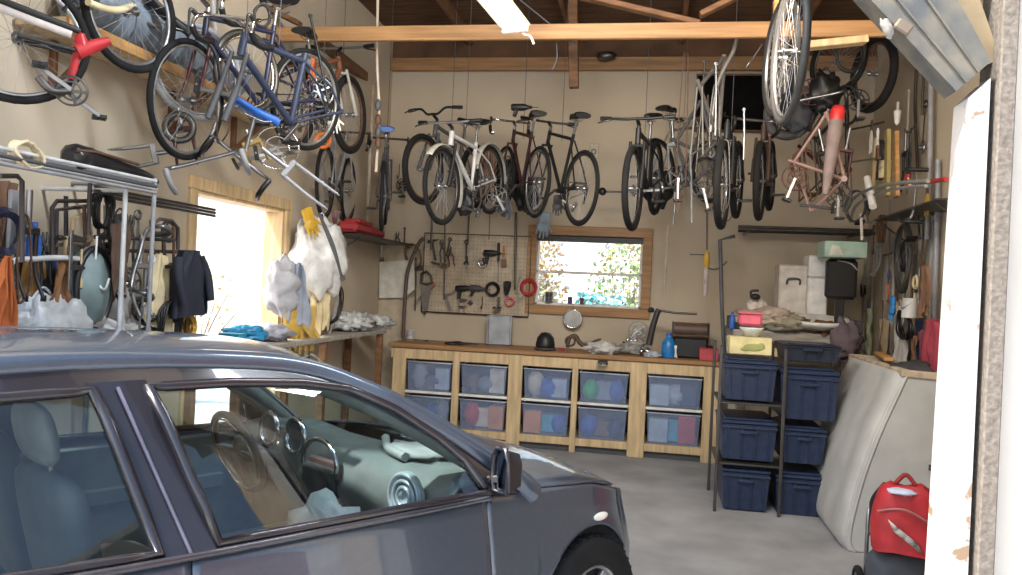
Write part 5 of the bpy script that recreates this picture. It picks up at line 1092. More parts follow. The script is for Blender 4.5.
# ------------------------------------------------------------------ red bag on a folding cart
cx = at(896, 545, 4.55); CXX, CYY = cx.x, cx.y
ct = thing('folding_cart', 'dark wheeled folding cart by the front post carrying the red bag', 'cart', TR((CXX, CYY, 0)))
for s in (-1, 1):
    b = MB(); b.tube(crv([(s * .13, .10, .05), (s * .13, .10, .4), (s * .12, .12, .5)], 5), .012, 8); b.build('upright', STEEL, ct)
    b = MB(); b.ring((s * .17, .10, .085), .065, .02, 'X', 22, 8); w_ = b.build('cart_wheel', RUBBER, ct); b = MB(); b.lathe([(0, -.012), (.045, -.012), (.045, .012), (0, .012)], 14, TR((s * .17, .10, .085), ry=PI / 2)); b.build('wheel_disc', DGREY, w_)
    b = MB(); b.bar((s * .1, .05, .03), (s * .1, -.22, .03), .02, .02); b.build('toe_bar', STEEL, ct)
b = MB(); b.cyl((-.17, .10, .085), (.17, .10, .085), .008); b.build('cart_axle', STEEL, ct); b = MB(); b.cyl((-.13, .1, .36), (.13, .1, .36), .01); b.build('cross_bar', STEEL, ct)
b = MB(); b.ell((.0, -.08, .20), (.18, .14, .16), lump=.12, seed=2, n=22, m=14); one('dark_duffel', 'dark grey-green duffel resting on the cart under the red bag', 'duffel', b, M((.05, .06, .075), .8), TR((CXX, CYY, .01)))
rb = thing('red_backpack', 'red backpack with white and black printed patch resting on the cart', 'backpack', TR((CXX, CYY - .13, .35), rz=-.15))
b = MB(); rows = []
for i in range(13):
    t = i / 12; z = .36 * t; w_ = .175 * (1 - .28 * t ** 3) * (.93 + .07 * math.sin(PI * t)); d_ = .12 * (1 - .25 * t ** 2)
    if i == 12: w_ *= .75; d_ *= .6
    rows.append([V((w_ * math.copysign(abs(math.cos(a)) ** .6, math.cos(a)), d_ * math.copysign(abs(math.sin(a)) ** .7, math.sin(a)) * (1 + .06 * noise.noise((a * 2, t * 4, 0))), z + .02 * noise.noise((a, t * 3, 5)))) for a in [2 * PI * k / 28 for k in range(29)]])
b.grid(rows, flip=False); b.poly(rows[-1][:-1]); b.poly(rows[0][:-1][::-1]); bk = b.build('body', mat('red_nylon', (.42, .022, .03), .6, var=.25, scale=9, bump=.2), rb)
b = MB(); b.tube(crv([(-.15, -.10, .22), (-.02, -.125, .25), (.14, -.105, .17)], 6), .008, 6); b.build('zip', M((.35, .12, .12), .5), rb)
b = MB(); rows = [[V((-.10 + .15 * u + .03 * v, -.135 + .01 * abs(u - .5), .19 - .11 * u - .06 * v)) for u in (0, .33, .66, 1)] for v in (0, .5, 1)]; b.grid(rows); b.build('patch', mat('patch_print', (.05, .05, .05), .6, col2=(.7, .7, .66), scale=26), rb, solid=.004)
b = MB(); b.ell((-.03, -.075, .335), (.075, .05, .02), lump=.3, seed=1); b.build('window_pocket', M((.55, .58, .75), .4), rb)
b = MB(); b.tube(crv([(-.05, .02, .36), (0, .03, .41), (.05, .02, .36)], 6), .012, 6); b.build('grab_loop', M((.25, .02, .02), .7), rb)
for s in (-1, 1): b = MB(); b.tube(crv([(s * .09, .12, .33), (s * .15, .17, .2), (s * .12, .13, .04)], 6), .014, 6); b.build('shoulder_strap', BLACK, rb)
b = MB(); b.box((0, 0, .36), (.34, .06, .72), TR(rx=0, ry=.25), bev=.02); one('folded_board', 'dark blue-grey folded board leaning behind the front post by the red bag', 'panel', b, M((.035, .05, .08), .5), TR((CXX + .36, CYY + .06, .0), rz=-.3))
# ------------------------------------------------------------------ high shelf on the left wall
LW = XL + .02
s0 = onX(66, 20, XL + .30); s1 = onX(300, 129, XL + .30); zsh = (s0.z + s1.z) / 2
t = thing('hanging_plank_shelf', 'long plank shelf high on the left wall holding wrapped rolls', 'shelf', TR((XL, (s0.y + s1.y) / 2, zsh)))
Ls = abs(s1.y - s0.y)
b = MB(); b.box((.16, 0, 0), (.30, Ls, .035)); b.build('plank', WOODL, t); b = MB(); b.box((.31, 0, .0), (.025, Ls, .06)); b.build('front_edge', WOOD, t)
for y in (-Ls * .4, 0, Ls * .3): b = MB(); b.bar((.02, y, -.28), (.28, y, -.03), .04, .03); b.bar((.02, y, -.3), (.02, y, -.02), .04, .03); b.build('bracket', WOODD, t)
film = mat('blue_grey_wrap', (.20, .24, .28), .35, var=.3, scale=6, bump=.3)
for i, (px, r, L, lab) in enumerate([(105, .15, .40, 'blue-grey plastic-wrapped roll nearest the camera on the high left shelf'), (140, .16, .42, 'blue-grey plastic-wrapped roll in the middle of the high left shelf'), (180, .15, .46, 'blue-grey plastic-wrapped roll further along the high left shelf'), (215, .14, .5, 'blue-grey plastic-wrapped roll farthest along the high left shelf')]):
    y = onX(px, 40, XL + .2).y; b = MB(); b.tube(crv([(0, -L / 2, 0), (.01, -L * .3, .01), (-.01, 0, 0), (0, L * .3, .012), (0, L / 2, 0)], 4), [r * (1 + .05 * math.sin(k * 2.1)) for k in range(17)], 18)
    tt = thing('wrapped_roll', lab, 'roll', TR((XL + .19, y, zsh + .02 + r * 1.05)), 'wrapped rolls on the high left shelf'); b.build('roll', film, tt); b = MB(); b.ring((0, -L / 2 - .004, 0), r * .55, r * .12, 'Y', 22, 6); b.ring((0, -L / 2 - .004, 0), r * .25, r * .08, 'Y', 16, 6); b.build('roll_core', M((.12, .13, .15), .6), tt)
pipe('hanging_curtain_rod', 'cream curved rod over the wrapped rolls at the top left', 'rod', [(88, 2), (103, 8), (118, 10), (133, 6)], ('X', XL + .42), .018, CREAM, smooth=5)
# ------------------------------------------------------------------ bicycles at the top left
def pxwheel(label, px, py, d, rz, r=.335, tyre=RUBBER, rimm=ALU, ry=0., tw=.02):
    t = thing('hanging_wheelset', label, 'bicycle wheel', TR(at(px, py, d), rz=rz, rx=ry), 'loose wheels hung overhead'); wheel(t, 'tyre', I4(), r, tw, tyre, rimm); return t
t = thing('hanging_bicycle', 'red, white and black small-wheeled bicycle at the top left corner', 'bicycle', TR(at(17, 38, 3.5), rz=math.radians(41)) @ Matrix.Scale(.86, 4), 'bicycles hung along the garage walls')
wheel(t, 'rear_wheel', I4(), .335, .020, RUBBER, ALU)
b = MB(); b.tube([(-.18, -.06, .14), (.24, -.02, .06)], .020, 8); b.build('top_tube', M((.55, .5, .48), .4), t)
b = MB(); b.tube([(-.2, -.06, .19), (.28, -.0, .09)], .018, 8); b.tube([(0, .06, 0), (.26, .03, -.02)], .012, 7); b.tube([(0, -.06, 0), (.26, -.03, -.02)], .012, 7); b.build('stays', BLACK, t)
b = MB(); b.tube([(.29, 0, .08), (.25, 0, -.17)], .022, 8); b.tube([(.27, 0, -.02), (.42, 0, .07)], [.05, .022], 8); b.tube([(.28, 0, .07), (.30, 0, -.01)], [.03, .045], 8); b.build('frame', RED, t)
crank(t, TR((.25, 0, -.235)), .075); b = MB(); b.tube([(.2, .0, .18), (.29, 0, .36)], .014, 8); b.build('seat_post', BLACK, t); saddle(t, TR((.29, 0, .39)))
b = MB(); b.tube(crv([(.1, -.1, -.2), (.16, -.1, -.26), (.24, -.05, -.24)], 4), .02, 6); b.build('rear_derailleur', DSTEEL, t)
pxwheel('black-tyred wheel with its lower half showing at the top left, over the wrapped rolls', 131, 12, 4.15, math.radians(80), .31)
pxwheel('grey wheel partly behind the navy bicycle near the wrapped roll', 198, 72, 4.9, math.radians(60), .30, GREY, ALU)
pxwheel('small silver wheel hung inside the navy bicycle cluster above the side door', 247, 72, 5.0, math.radians(70), .26, DSTEEL, CHROME)
t = thing('hanging_bicycle', 'stripped bicycle with only a black saddle and handlebar showing at the top left of centre', 'bicycle', TR(at(168, 18, 4.45), rz=math.radians(40)), 'bicycles hung along the garage walls')
saddle(t, TR((0, 0, 0), ry=.5)); b = MB(); b.tube([(0, 0, -.02), (-.03, 0, -.2)], .013, 8); b.build('seat_post', STEEL, t); b = MB(); b.tube(crv([(.02, 0, -.05), (.16, 0, -.06), (.26, .02, -.14), (.30, .03, -.3)], 5), .012, 8); b.build('frame', BLACK, t); b = MB(); b.tube(crv([(-.06, 0, -.06), (-.2, .02, -.03), (-.42, .05, -.01)], 5), .012, 8); b.build('handlebar', DSTEEL, t)
BG = 'loose bicycle parts hung above the side door'
CL = [('crank', 'hanging_crankset', 'bright chrome crankset hung just below the blue frame', 'crankset', 277, 148, 5.0, .40, -60, CHROME), ('pedals', 'hanging_pedal_crank', 'long chrome crank arm lying almost level right of the chrome crankset', 'crank arm', 300, 152, 5.0, .26, -80, CHROME), ('dropbar', 'hanging_handlebar', 'grey drop handlebar hanging over the side door top', 'handlebar', 205, 160, 4.6, .42, 20, GREY), ('fork', 'hanging_fork', 'silver fork hanging at a slant over the side door left corner', 'fork', 178, 150, 4.6, .34, -75, SILV), ('dropbar', 'hanging_handlebar', 'black and silver drop handlebar hanging right of the grey one over the door', 'handlebar', 243, 160, 4.8, .40, -35, BLACK),
      ('fork', 'hanging_fork', 'long grey fork pointing down at the side door head', 'fork', 262, 148, 4.7, .50, 55, GREY), ('pulley', 'hanging_chainring', 'dark chainring with a red patch low in the navy bicycle cluster', 'chainring', 180, 110, 4.6, .2, 0, DSTEEL), ('fork', 'hanging_fork', 'red fork hanging inside the big black tyre of the navy bicycle', 'fork', 178, 108, 4.75, .34, 12, MAROON), ('fork', 'hanging_fork', 'yellow-tan fork hanging near the chrome crankset', 'fork', 246, 130, 4.9, .22, 25, M((.3, .2, .06), .6)), ('coil', 'hanging_cable', 'dark cable loops on a nail near the rafter at the top', 'cable', 262, 5, 5.4, .16, 0, DGREY), ('chain', 'hanging_chain', 'rusty chain hanging in the middle of the navy bicycle cluster', 'chain', 225, 60, 4.8, .5, 0, RUST), ('pedals', 'hanging_pedal_crank', 'short steel crank arm and pedal beside the blue frame', 'crank arm', 232, 95, 4.6, .18, -95, STEEL),
      ('crank', 'hanging_crankset', 'grey crankset hanging by the red-orange reflector near the rafter', 'crankset', 318, 92, 6.0, .34, 30, ALU), ('framehung', 'hanging_frameset', 'navy tubing frame hanging near the rafter, above the orange bicycle', 'bicycle frame', 262, 40, 5.9, .55, 60, NAVY), ('rag', 'hanging_rag', 'orange-red rag hung by the end of the tie beam', 'rag', 313, 58, 5.9, .16, 0, ORANGE), ('bag', 'hanging_saddle_bag', 'black saddle bag hung among the orange bicycle parts', 'bag', 325, 80, 6.1, .24, 0, BLACK), ('rod', 'hanging_seat_post', 'black seat post pointing up at the tie beam', 'seat post', 310, 14, 5.4, .62, 14, BLACK), ('glove', 'hanging_rag', 'small white rag hanging in the orange bicycle frame', 'rag', 332, 108, 6.2, .2, 10, WHITE), ('tape', 'hanging_reflector', 'orange disc hung in front of the orange bicycle lower frame', 'reflector', 323, 132, 6.2, .13, 0, ORANGE)]
for k, n, lab, cat, px, py, d, L, a, c in CL: hang(k, n, lab, cat, px, py, ('D', d), L, a, c, 25, BG)
b = MB(); b.lathe([(0, 0), (.02, 0), (.02, 1.4), (0, 1.4)], 12); one('hanging_pole', 'pale upright pole in the back left corner below the orange bicycle', 'pole', b, M((.40, .33, .25), .6), TR((at(367, 222, 8.2))))
pipe('hanging_rope', 'white rope hanging from the roof in front of the back left corner', 'rope', [(378, -10), (377, 60), (379, 110), (376, 172)], ('D', 6.6), .012, M((.5, .42, .34), .8), smooth=5)
for i, y in enumerate((105, 120, 132, 143)): b = MB(); b.ell((0, 0, 0), (.025, .025, .05)); one('hanging_bobbin', ['dark bead threaded on the white rope, topmost', 'second dark bead on the white rope', 'third dark bead on the white rope', 'lowest dark bead on the white rope'][i], 'bead', b, RUST if i % 2 else DGREY, TR(at(378, y, 6.55)), 'beads on the white rope')
pipe('hanging_conduit', 'white conduit running up beside the navy bicycle at the top', 'conduit', [(216, 36), (214, 15), (212, -10)], ('X', XL + .06), .014, LGREY)
# ------------------------------------------------------------------ pipe rack on the left wall
RX_ = XL + .50
def lx(px, py, off): return onX(px, py, XL + off)
for i, (y0, y1, off, r, m, lab) in enumerate([(149, 182, .52, .009, LGREY, 'topmost shiny pipe'), (154, 184, .48, .010, GREY, 'second pipe from the top'), (159, 186, .54, .009, DGREY, 'third pipe, thin and dark,'), (164, 187, .50, .011, LGREY, 'fourth pipe, fat and pale,'), (170, 190, .53, .009, GREY, 'lowest pipe')]):
    a, c = lx(-30, y0 - 6, off), lx(156, y1, off); zz = (a.z + c.z) / 2; b = MB(); b.cyl((a.x, a.y, zz), (c.x, c.y, zz + .01), r); one('hanging_pipe', lab + ' of the bundle on the upper left rack', 'pipe', b, m, None, 'steel pipes on the upper left rack')
for i, (y0, y1, off, r, lab) in enumerate([(192, 206, .30, .009, 'upper dark pipe'), (196, 209, .34, .010, 'middle dark pipe'), (200, 212, .28, .009, 'bottom dark pipe')]):
    a, c = lx(95, y0, off), lx(215, y1, off); zz = (a.z + c.z) / 2; b = MB(); b.cyl((a.x, a.y, zz), (c.x, c.y, zz), r); one('hanging_pipe', lab + ' of the lower bundle reaching the side door frame', 'pipe', b, DSTEEL, None, 'dark pipes on the lower left rack')
for px, y0, y1, off, m, lab in [(155, 178, 338, .50, GREY, 'pale upright post of the left rack nearest the side door'), (126, 183, 338, .48, LGREY, 'pale upright post of the left rack, second from the side door')]:
    a = lx(px, y0, off); b = MB(); b.cyl((a.x, a.y, onX(px, 334, a.x).z), (a.x, a.y, a.z), .012); b.cyl((XL, a.y, a.z - .04), (a.x, a.y, a.z - .04), .011); one('rack_post', lab, 'post', b, m)
t = thing('hanging_black_bag', 'long black zipped bag lying on top of the upper left pipes', 'bag', TR((0, 0, 0))); P = [lx(px, py, .46) for px, py in [(68, 157), (85, 158), (105, 163), (130, 170), (156, 182)]]; b = MB(); b.tube(crv(P, 4), [.035, .06, .065, .06, .055, .055, .05, .05, .045, .04, .035, .03, .03, .03, .03, .025, .02], 10); b.build('body', M((.012, .011, .012), .3), t); b = MB(); b.tube(crv([p + V((.05, 0, .03)) for p in P[:4]], 4), .008, 5); b.build('strap', RUST, t)
hang('coil', 'hanging_cord_loop', 'pale cord loops on the left end of the upper pipes', 'cord', 8, 148, ('X', XL + .50), .16, 75, CREAM, 90)
LG = 'tools and parts hung on the left rack'
UP = [([(0, 176), (17, 176), (22, 181), (22, 262)], .40, 'dark bent pipe hook at the far left under the rack'), ([(52, 270), (52, 208), (57, 201), (90, 201)], .22, 'long dark bent pipe hook behind the bags'), ([(55, 262), (57, 210), (88, 206)], .16, 'thin dark bent rod inside the long pipe hook'), ([(152, 250), (153, 224), (160, 219), (172, 221), (178, 228), (178, 250)], .40, 'black U-shaped bar near the side door'), ([(66, 196), (66, 270)], .12, 'upright thin rod on the wall behind the bags'), ([(90, 183), (88, 235)], .3, 'short dark upright rod under the upper pipes'), ([(95, 237), (175, 240)], .3, 'level dark bar across the middle of the left rack'), ([(98, 250), (180, 252)], .25, 'second level dark bar, lower on the left rack')]
for P, off, lab in UP: pipe('hanging_bar', lab, 'bar', P, ('X', XL + off), .011, M((.05, .04, .04), .5), LG)
HW = [('fork', 'hanging_fork', 'dark fork hung under the lower pipes, near the middle post', 'fork', 106, 205, .45, 5, DGREY), ('rod', 'hanging_rod', 'reddish upright rod hung behind the middle of the rack', 'rod', 84, 205, .5, 6, RUST), ('rod', 'hanging_rod', 'brown flat rod hung left of the white middle post', 'rod', 99, 200, .6, 2, BROWN), ('chain', 'hanging_chain', 'dark chain hung left of the white middle post', 'chain', 111, 200, .5, 0, DSTEEL), ('coil', 'hanging_cable', 'black cable loops hung at the top of the lower pipes', 'cable', 100, 190, .2, 0, BLACK), ('pliers', 'hanging_pliers', 'grey pliers hung on the rack right of the middle post', 'pliers', 132, 215, .28, 0, DGREY), ('wrench', 'hanging_wrench', 'steel wrench hung on the rack beside the middle post', 'wrench', 138, 210, .35, 4, STEEL), ('fork', 'hanging_fork', 'silver fork hung low between the two posts', 'fork', 142, 235, .45, 0, SILV), ('crank', 'hanging_crank', 'silver crank hung low between the two posts', 'crank', 130, 285, .3, 20, ALU), ('crank', 'hanging_crank', 'dull crank hung below the other crank between the posts', 'crank', 137, 308, .28, -30, STEEL), ('chain', 'hanging_chain', 'bright chain bunch hung low between the posts', 'chain', 146, 288, .4, 0, STEEL), ('pulley', 'hanging_cog', 'bright cog hung above the low cranks', 'cog', 125, 268, .18, 0, CHROME), ('jacket', 'hanging_apron', 'navy blue jacket hung between the right post and the side door', 'jacket', 180, 250, .40, 4, M((.014, .016, .03), .8)), ('strap', 'hanging_strap', 'black strap hung on the right post', 'strap', 148, 220, .75, 12, BLACK), ('rag', 'hanging_rag', 'tan cloth hung beside the black strap on the right post', 'cloth', 157, 252, .45, 0, CREAM), ('rag', 'hanging_rag', 'rust red cloth hung in front of the navy jacket', 'cloth', 170, 262, .34, 0, M((.3, .08, .04), .9)), ('strap', 'hanging_strap', 'bright blue strap hung near the side door frame', 'strap', 186, 290, .35, -20, BLUE), ('tape', 'hanging_tape_roll', 'yellow ring hung low by the side door frame', 'ring', 188, 312, .18, 0, YEL), ('brush', 'hanging_brush', 'tan long brush hung by the side door frame', 'brush', 183, 255, .5, 2, WOODL), ('screwdriver', 'hanging_screwdriver', 'red handled tool hung among the navy clothes', 'screwdriver', 163, 290, .3, 0, RED), ('tape', 'hanging_tape_roll', 'blue and tan ring hung at the far left on the dark hook', 'ring', 6, 208, .22, 0, NAVY), ('rag', 'hanging_rag', 'brown strip of cloth hung at the far left edge', 'cloth', 2, 180, .36, 0, BROWN), ('rag', 'hanging_rag', 'red-orange cloth hung at the far left edge, low down', 'cloth', 2, 255, .42, 0, M((.45, .12, .03), .9)), ('chain', 'hanging_chain', 'steel chain hung at the far left behind the red-orange cloth', 'chain', 10, 262, .42, 0, STEEL), ('level', 'hanging_level', 'grey flat bar hung upright left of the wall hook', 'bar', 14, 190, .8, 0, GREY), ('drill', 'hanging_drill', 'black power tool hung between the posts under the level bars', 'drill', 113, 240, .2, 0, BLACK), ('hook', 'hanging_hook', 'white hooked rod hung right of the bags', 'hook', 97, 236, .3, 0, WHITE), ('bag', 'hanging_pouch', 'grey pouch hung behind the upright posts', 'pouch', 120, 212, .2, 0, DGREY), ('pedals', 'hanging_pedal_crank', 'dark pedal and arm hung right of the right post', 'crank arm', 163, 232, .2, 10, DSTEEL), ('coil', 'hanging_inner_tube', 'dark inner tube hung low right of the right post', 'inner tube', 168, 300, .30, 0, BLACK)]
HW += [('fork', 'hanging_fork', 'black fork hung behind the bent hook at the far left', 'fork', 30, 190, .5, 0, BLACK), ('chain', 'hanging_chain', 'rusty chain hung on the wall left of the blue bottle', 'chain', 26, 215, .4, 0, RUST), ('saw', 'hanging_saw', 'hand saw with a wooden handle behind the bent hook pipe', 'saw', 76, 215, .42, 4, None), ('clamp', 'hanging_clamp', 'dark clamp hung left of the short upright rod', 'clamp', 72, 230, .3, 0, DSTEEL), ('wrench', 'hanging_wrench', 'dark wrench hung under the middle level bar', 'wrench', 118, 244, .32, 0, DSTEEL), ('wrench', 'hanging_wrench', 'pale wrench hung under the second level bar', 'wrench', 152, 254, .34, -4, LGREY), ('dropbar', 'hanging_handlebar', 'dark drop handlebar hung between the posts', 'handlebar', 138, 258, .40, 70, DGREY), ('fork', 'hanging_fork', 'dark fork hung right of the right post', 'fork', 164, 240, .5, 2, DGREY), ('chain', 'hanging_chain', 'dark chain hung in front of the right post', 'chain', 158, 300, .4, 0, DSTEEL), ('rag', 'hanging_rag', 'blue-grey cloth hung low left of the right post', 'cloth', 146, 290, .40, 0, M((.10, .14, .22), .9)), ('rag', 'hanging_rag', 'dark brown cloth hung high behind the pale post', 'cloth', 118, 222, .34, 0, M((.10, .06, .04), .9)), ('rag', 'hanging_rag', 'ochre scrap hung near the side door, lowest', 'cloth', 184, 302, .30, 0, M((.34, .22, .06), .9)), ('rod', 'hanging_rod', 'copper coloured rod hung near the side door frame', 'rod', 174, 225, .5, 3, RUST), ('pulley', 'hanging_pulley', 'dull pulley hung under the lower pipes near the door', 'pulley', 170, 218, .16, 0, DSTEEL), ('pliers', 'hanging_pliers', 'black pliers hung right of the blue bottle', 'pliers', 45, 232, .26, 5, BLACK), ('hammer', 'hanging_hammer', 'hammer hung behind the bent hook pipe', 'hammer', 66, 236, .32, 0, None)]
rr = random.Random(3)
for k, n, lab, cat, px, py, L, a, c in HW: make(k, n, lab, cat, face(onX(px, py, XL + .14 + .22 * rr.random()), 'L', a), L, c, LG)
# barrow-like frame of bent tube holding bags and bottles, on a stand behind the car
bn = thing('tube_frame_bin', 'bent steel tube frame bin full of bags, behind the car at the left', 'bin'); BX_ = XL + .30
q = lambda px, py, dx=0: onX(px, py, BX_ + dx)
for dx in (0, -.22): b = MB(); b.tube(crv([q(8, 300, dx), q(10, 264, dx), q(35, 259, dx), (q(65, 258, dx)), q(100, 262, dx), q(110, 270, dx), q(122, 305, dx), V((q(133, 338, dx).x, q(133, 338, dx).y, .35))], 5), .014, 8); b.build('hoop', LGREY, bn)
ya, yb = q(8, 335).y, q(128, 335).y; zf = q(60, 336).z - .12
b = MB(); b.box((BX_ - .11, (ya + yb) / 2, zf), (.24, yb - ya, .03)); b.build('tray', GREYW, bn)
for y in (ya + .05, yb - .05):
    for x in (BX_ - .02, BX_ - .20): b = MB(); b.cyl((x, y, 0), (x, y, zf), .016); b.build('leg', STEEL, bn)
zf += .016; IG = 'bags and bottles held in the tube-frame bin'
def inb(kind, n, lab, cat, px, dx, L, c, z=0., sx=1.): return make(kind, n, lab, cat, Matrix.Translation((BX_ + dx, onX(px, 320, BX_ + dx).y, zf + z)) @ TR(rz=PI / 2) @ Matrix.Diagonal((sx, 1, 1, 1)), L, c, IG)
inb('bag', 'plastic_bag', 'white plastic bag in the tube-frame bin, below the black bottle', 'plastic bag', 42, -.06, .34, mat('white_film_bag', (.46, .48, .50), .35, var=.3, scale=12, bump=.7), .32, 1.5); inb('bag', 'plastic_bag', 'white plastic bag in the tube-frame bin, beside the round helmet', 'plastic bag', 72, -.06, .36, mat('white_film_bag_second', (.43, .44, .44), .35, var=.3, scale=10, bump=.7), .34, 1.3)
inb('rag', 'tan_cloth', 'orange-tan cloth draped in the left of the tube-frame bin', 'cloth', 27, -.16, .55, M((.34, .19, .06), .9), .50, 1.7); inb('rag', 'brown_cloth', 'red-brown cloth draped in the far left of the tube-frame bin', 'cloth', 20, -.22, .6, M((.24, .10, .04), .9), .50, 1.5); inb('bottle', 'black_bottle', 'tall black cylinder bottle standing in the tube-frame bin', 'bottle', 47, -.12, .46, BLACK, .02); inb('bag', 'yellow_bag', 'yellow bag in the tube-frame bin right of the black cylinder', 'bag', 68, -.12, .30, M((.40, .25, .04), .6), .46); inb('rag', 'orange_cloth', 'orange cloth over the right top of the tube-frame bin', 'cloth', 97, -.15, .26, M((.36, .21, .05), .9), .50, 1.6); inb('rag', 'rust_cloth', 'dark orange cloth hung across the top hoop of the tube-frame bin', 'cloth', 55, -.05, .30, M((.25, .12, .05), .9), .50, 1.7)
t = thing('oval_helmet', 'teal and grey oval helmet with a black rim in the tube-frame bin', 'helmet', TR((BX_ - .02, onX(92, 300, BX_).y, zf + .34))); b = MB(); b.ell((0, 0, 0), (.09, .13, .21), lump=.25, seed=3, freq=4); b.build('shell', M((.17, .23, .23), .5), t); b = MB(); b.ring((.03, 0, 0), .13, .016, 'X', 30, 8, sq=1.6); b.build('rim', BLACK, t)
inb('heap', 'grey_cloth', 'grey cloth heap at the right end of the tube-frame bin', 'cloth', 112, -.12, .36, LGREY, .05); inb('bag', 'grey_bag', 'pale grey bag at the right end of the tube-frame bin, above the heap', 'bag', 110, -.14, .36, M((.45, .43, .42), .8), .48)
make('bottle', 'hanging_blue_bottle', 'bright blue bottle hung upright on the left wall above the bin', 'bottle', TR(onX(33, 262, XL + .25)), .19, BLUE)
make('hammer', 'hanging_tap', 'silver tap-like tool hung above the bin right of the blue bottle', 'tool', face(onX(52, 246, XL + .2), 'L', 100), .2, CHROME)
# ------------------------------------------------------------------ right wall
RG = 'tools and parts hung on the right wall'
def rx_(px, py, off): return onX(px, py, XR - off)
for i, (px, z0, z1, wd, m) in enumerate([(872, .9, 2.35, .12, (.36, .33, .28)), (884, .9, 2.2, .10, (.30, .26, .21)), (893, 1.1, 2.35, .07, (.42, .40, .36)), (903, .8, 2.2, .14, (.40, .38, .34)), (914, .9, 2.3, .08, (.27, .22, .17)), (929, .5, 2.4, .10, (.36, .35, .34))]):
    y = onX(px, 300, XR).y; b = MB(); b.box((XR - .012, y, (z0 + z1) / 2), (.024, wd, z1 - z0)); struct('trim_%d' % (20 + i), b, M(m, .8))
for P, off, r, m, lab in [([(917, 62), (915, 110), (918, 170)], .05, .014, DSTEEL, 'dark rod hung high on the right wall, left of the other'), ([(924, 62), (922, 115)], .05, .012, DSTEEL, 'short dark rod hung high on the right wall'), ([(931, 78), (930, 150), (927, 240)], .06, .022, GREY, 'long grey conduit running down the right wall'), ([(938, 160), (936, 260), (930, 400)], .04, .022, M((.30, .32, .36), .4), 'blue-grey conduit beside the front post'), ([(909, 90), (908, 120), (905, 180)], .05, .010, M((.5, .45, .4), .5), 'pale thin rod hung high on the right wall'),
                          ([(846, 214), (852, 200), (872, 188), (900, 183), (928, 181)], .55, .014, M((.17, .19, .17), .4), 'outer curved dark hoop of the right wall rack'), ([(850, 222), (856, 206), (876, 194), (902, 188), (926, 186)], .48, .012, GREY, 'inner curved dark hoop of the right wall rack'), ([(905, 182), (925, 182), (946, 179)], .30, .016, RED, 'red bar sticking out over the right wall rack'), ([(848, 130), (868, 126), (884, 122)], .30, .010, BLACK, 'thin black bar under the dark wheel by the right wall'), ([(852, 162), (880, 158)], .35, .010, STEEL, 'thin steel bar holding the wooden handles'),
                          ([(862, 240), (861, 214)], .42, .013, WHITE, 'white upright under the right wall shelf plate'), ([(890, 200), (886, 300)], .05, .010, GREY, 'thin grey rod on the right wall behind the wheel hoop'), ([(898, 240), (897, 330)], .05, .012, LGREY, 'pale rod on the right wall left of the hoop'), ([(921, 240), (916, 345)], .06, .013, STEEL, 'steel rod on the right wall below the conduit')]:
    pipe('hanging_bar', lab, 'bar', P, ('X', XR - off), r, m, RG, smooth=4)
pipe('hanging_white_tube', 'short white plastic tube stuck out over the right wall rack', 'tube', [(867, 178), (873, 207)], ('X', XR - .50), .030, WHITE)
t = thing('hanging_plate_shelf', 'dark shelf plate on the right wall under the curved hoops', 'shelf'); a, c = rx_(862, 214, .4), rx_(922, 206, .4); zz = (a.z + c.z) / 2; b = MB(); b.box((XR - .15, (a.y + c.y) / 2, zz), (.30, abs(a.y - c.y), .014)); b.build('plate', DSTEEL, t)
for y in (min(a.y, c.y) + .1, max(a.y, c.y) - .1): b = MB(); b.bar((XR - .01, y, zz - .22), (XR - .28, y, zz - .02), .02, .012); b.build('bracket', DSTEEL, t)
for i, (px, py, L, a_, w, lab, m) in enumerate([(876, 138, .52, -8, .03, 'pale wooden handle standing on the right wall rack, leftmost', WOODL), (888, 130, .58, 6, .035, 'yellowish wooden stake on the right wall rack, middle one', M((.42, .32, .12), .7)), (896, 132, .56, 10, .03, 'brown wooden stake on the right wall rack, rightmost', WOOD)]):
    b = MB(); b.prism([(-w, 0), (w, 0), (w * 1.3, -L), (-w * 1.3, -L)], .03); one('hanging_stake', lab, 'stake', b, m, face(onX(px, py, XR - .32), 'R', a_), 'wooden stakes on the right wall rack')
b = MB(); b.lathe([(.0, 0), (.012, 0), (.012, -.07), (.03, -.075), (.03, -.10), (.02, -.18), (.0, -.2)], 12); t = one('hanging_white_bottle', 'white spout bottle hung above the wooden stakes', 'bottle', b, WHITE, TR(onX(898, 102, XR - .25)))
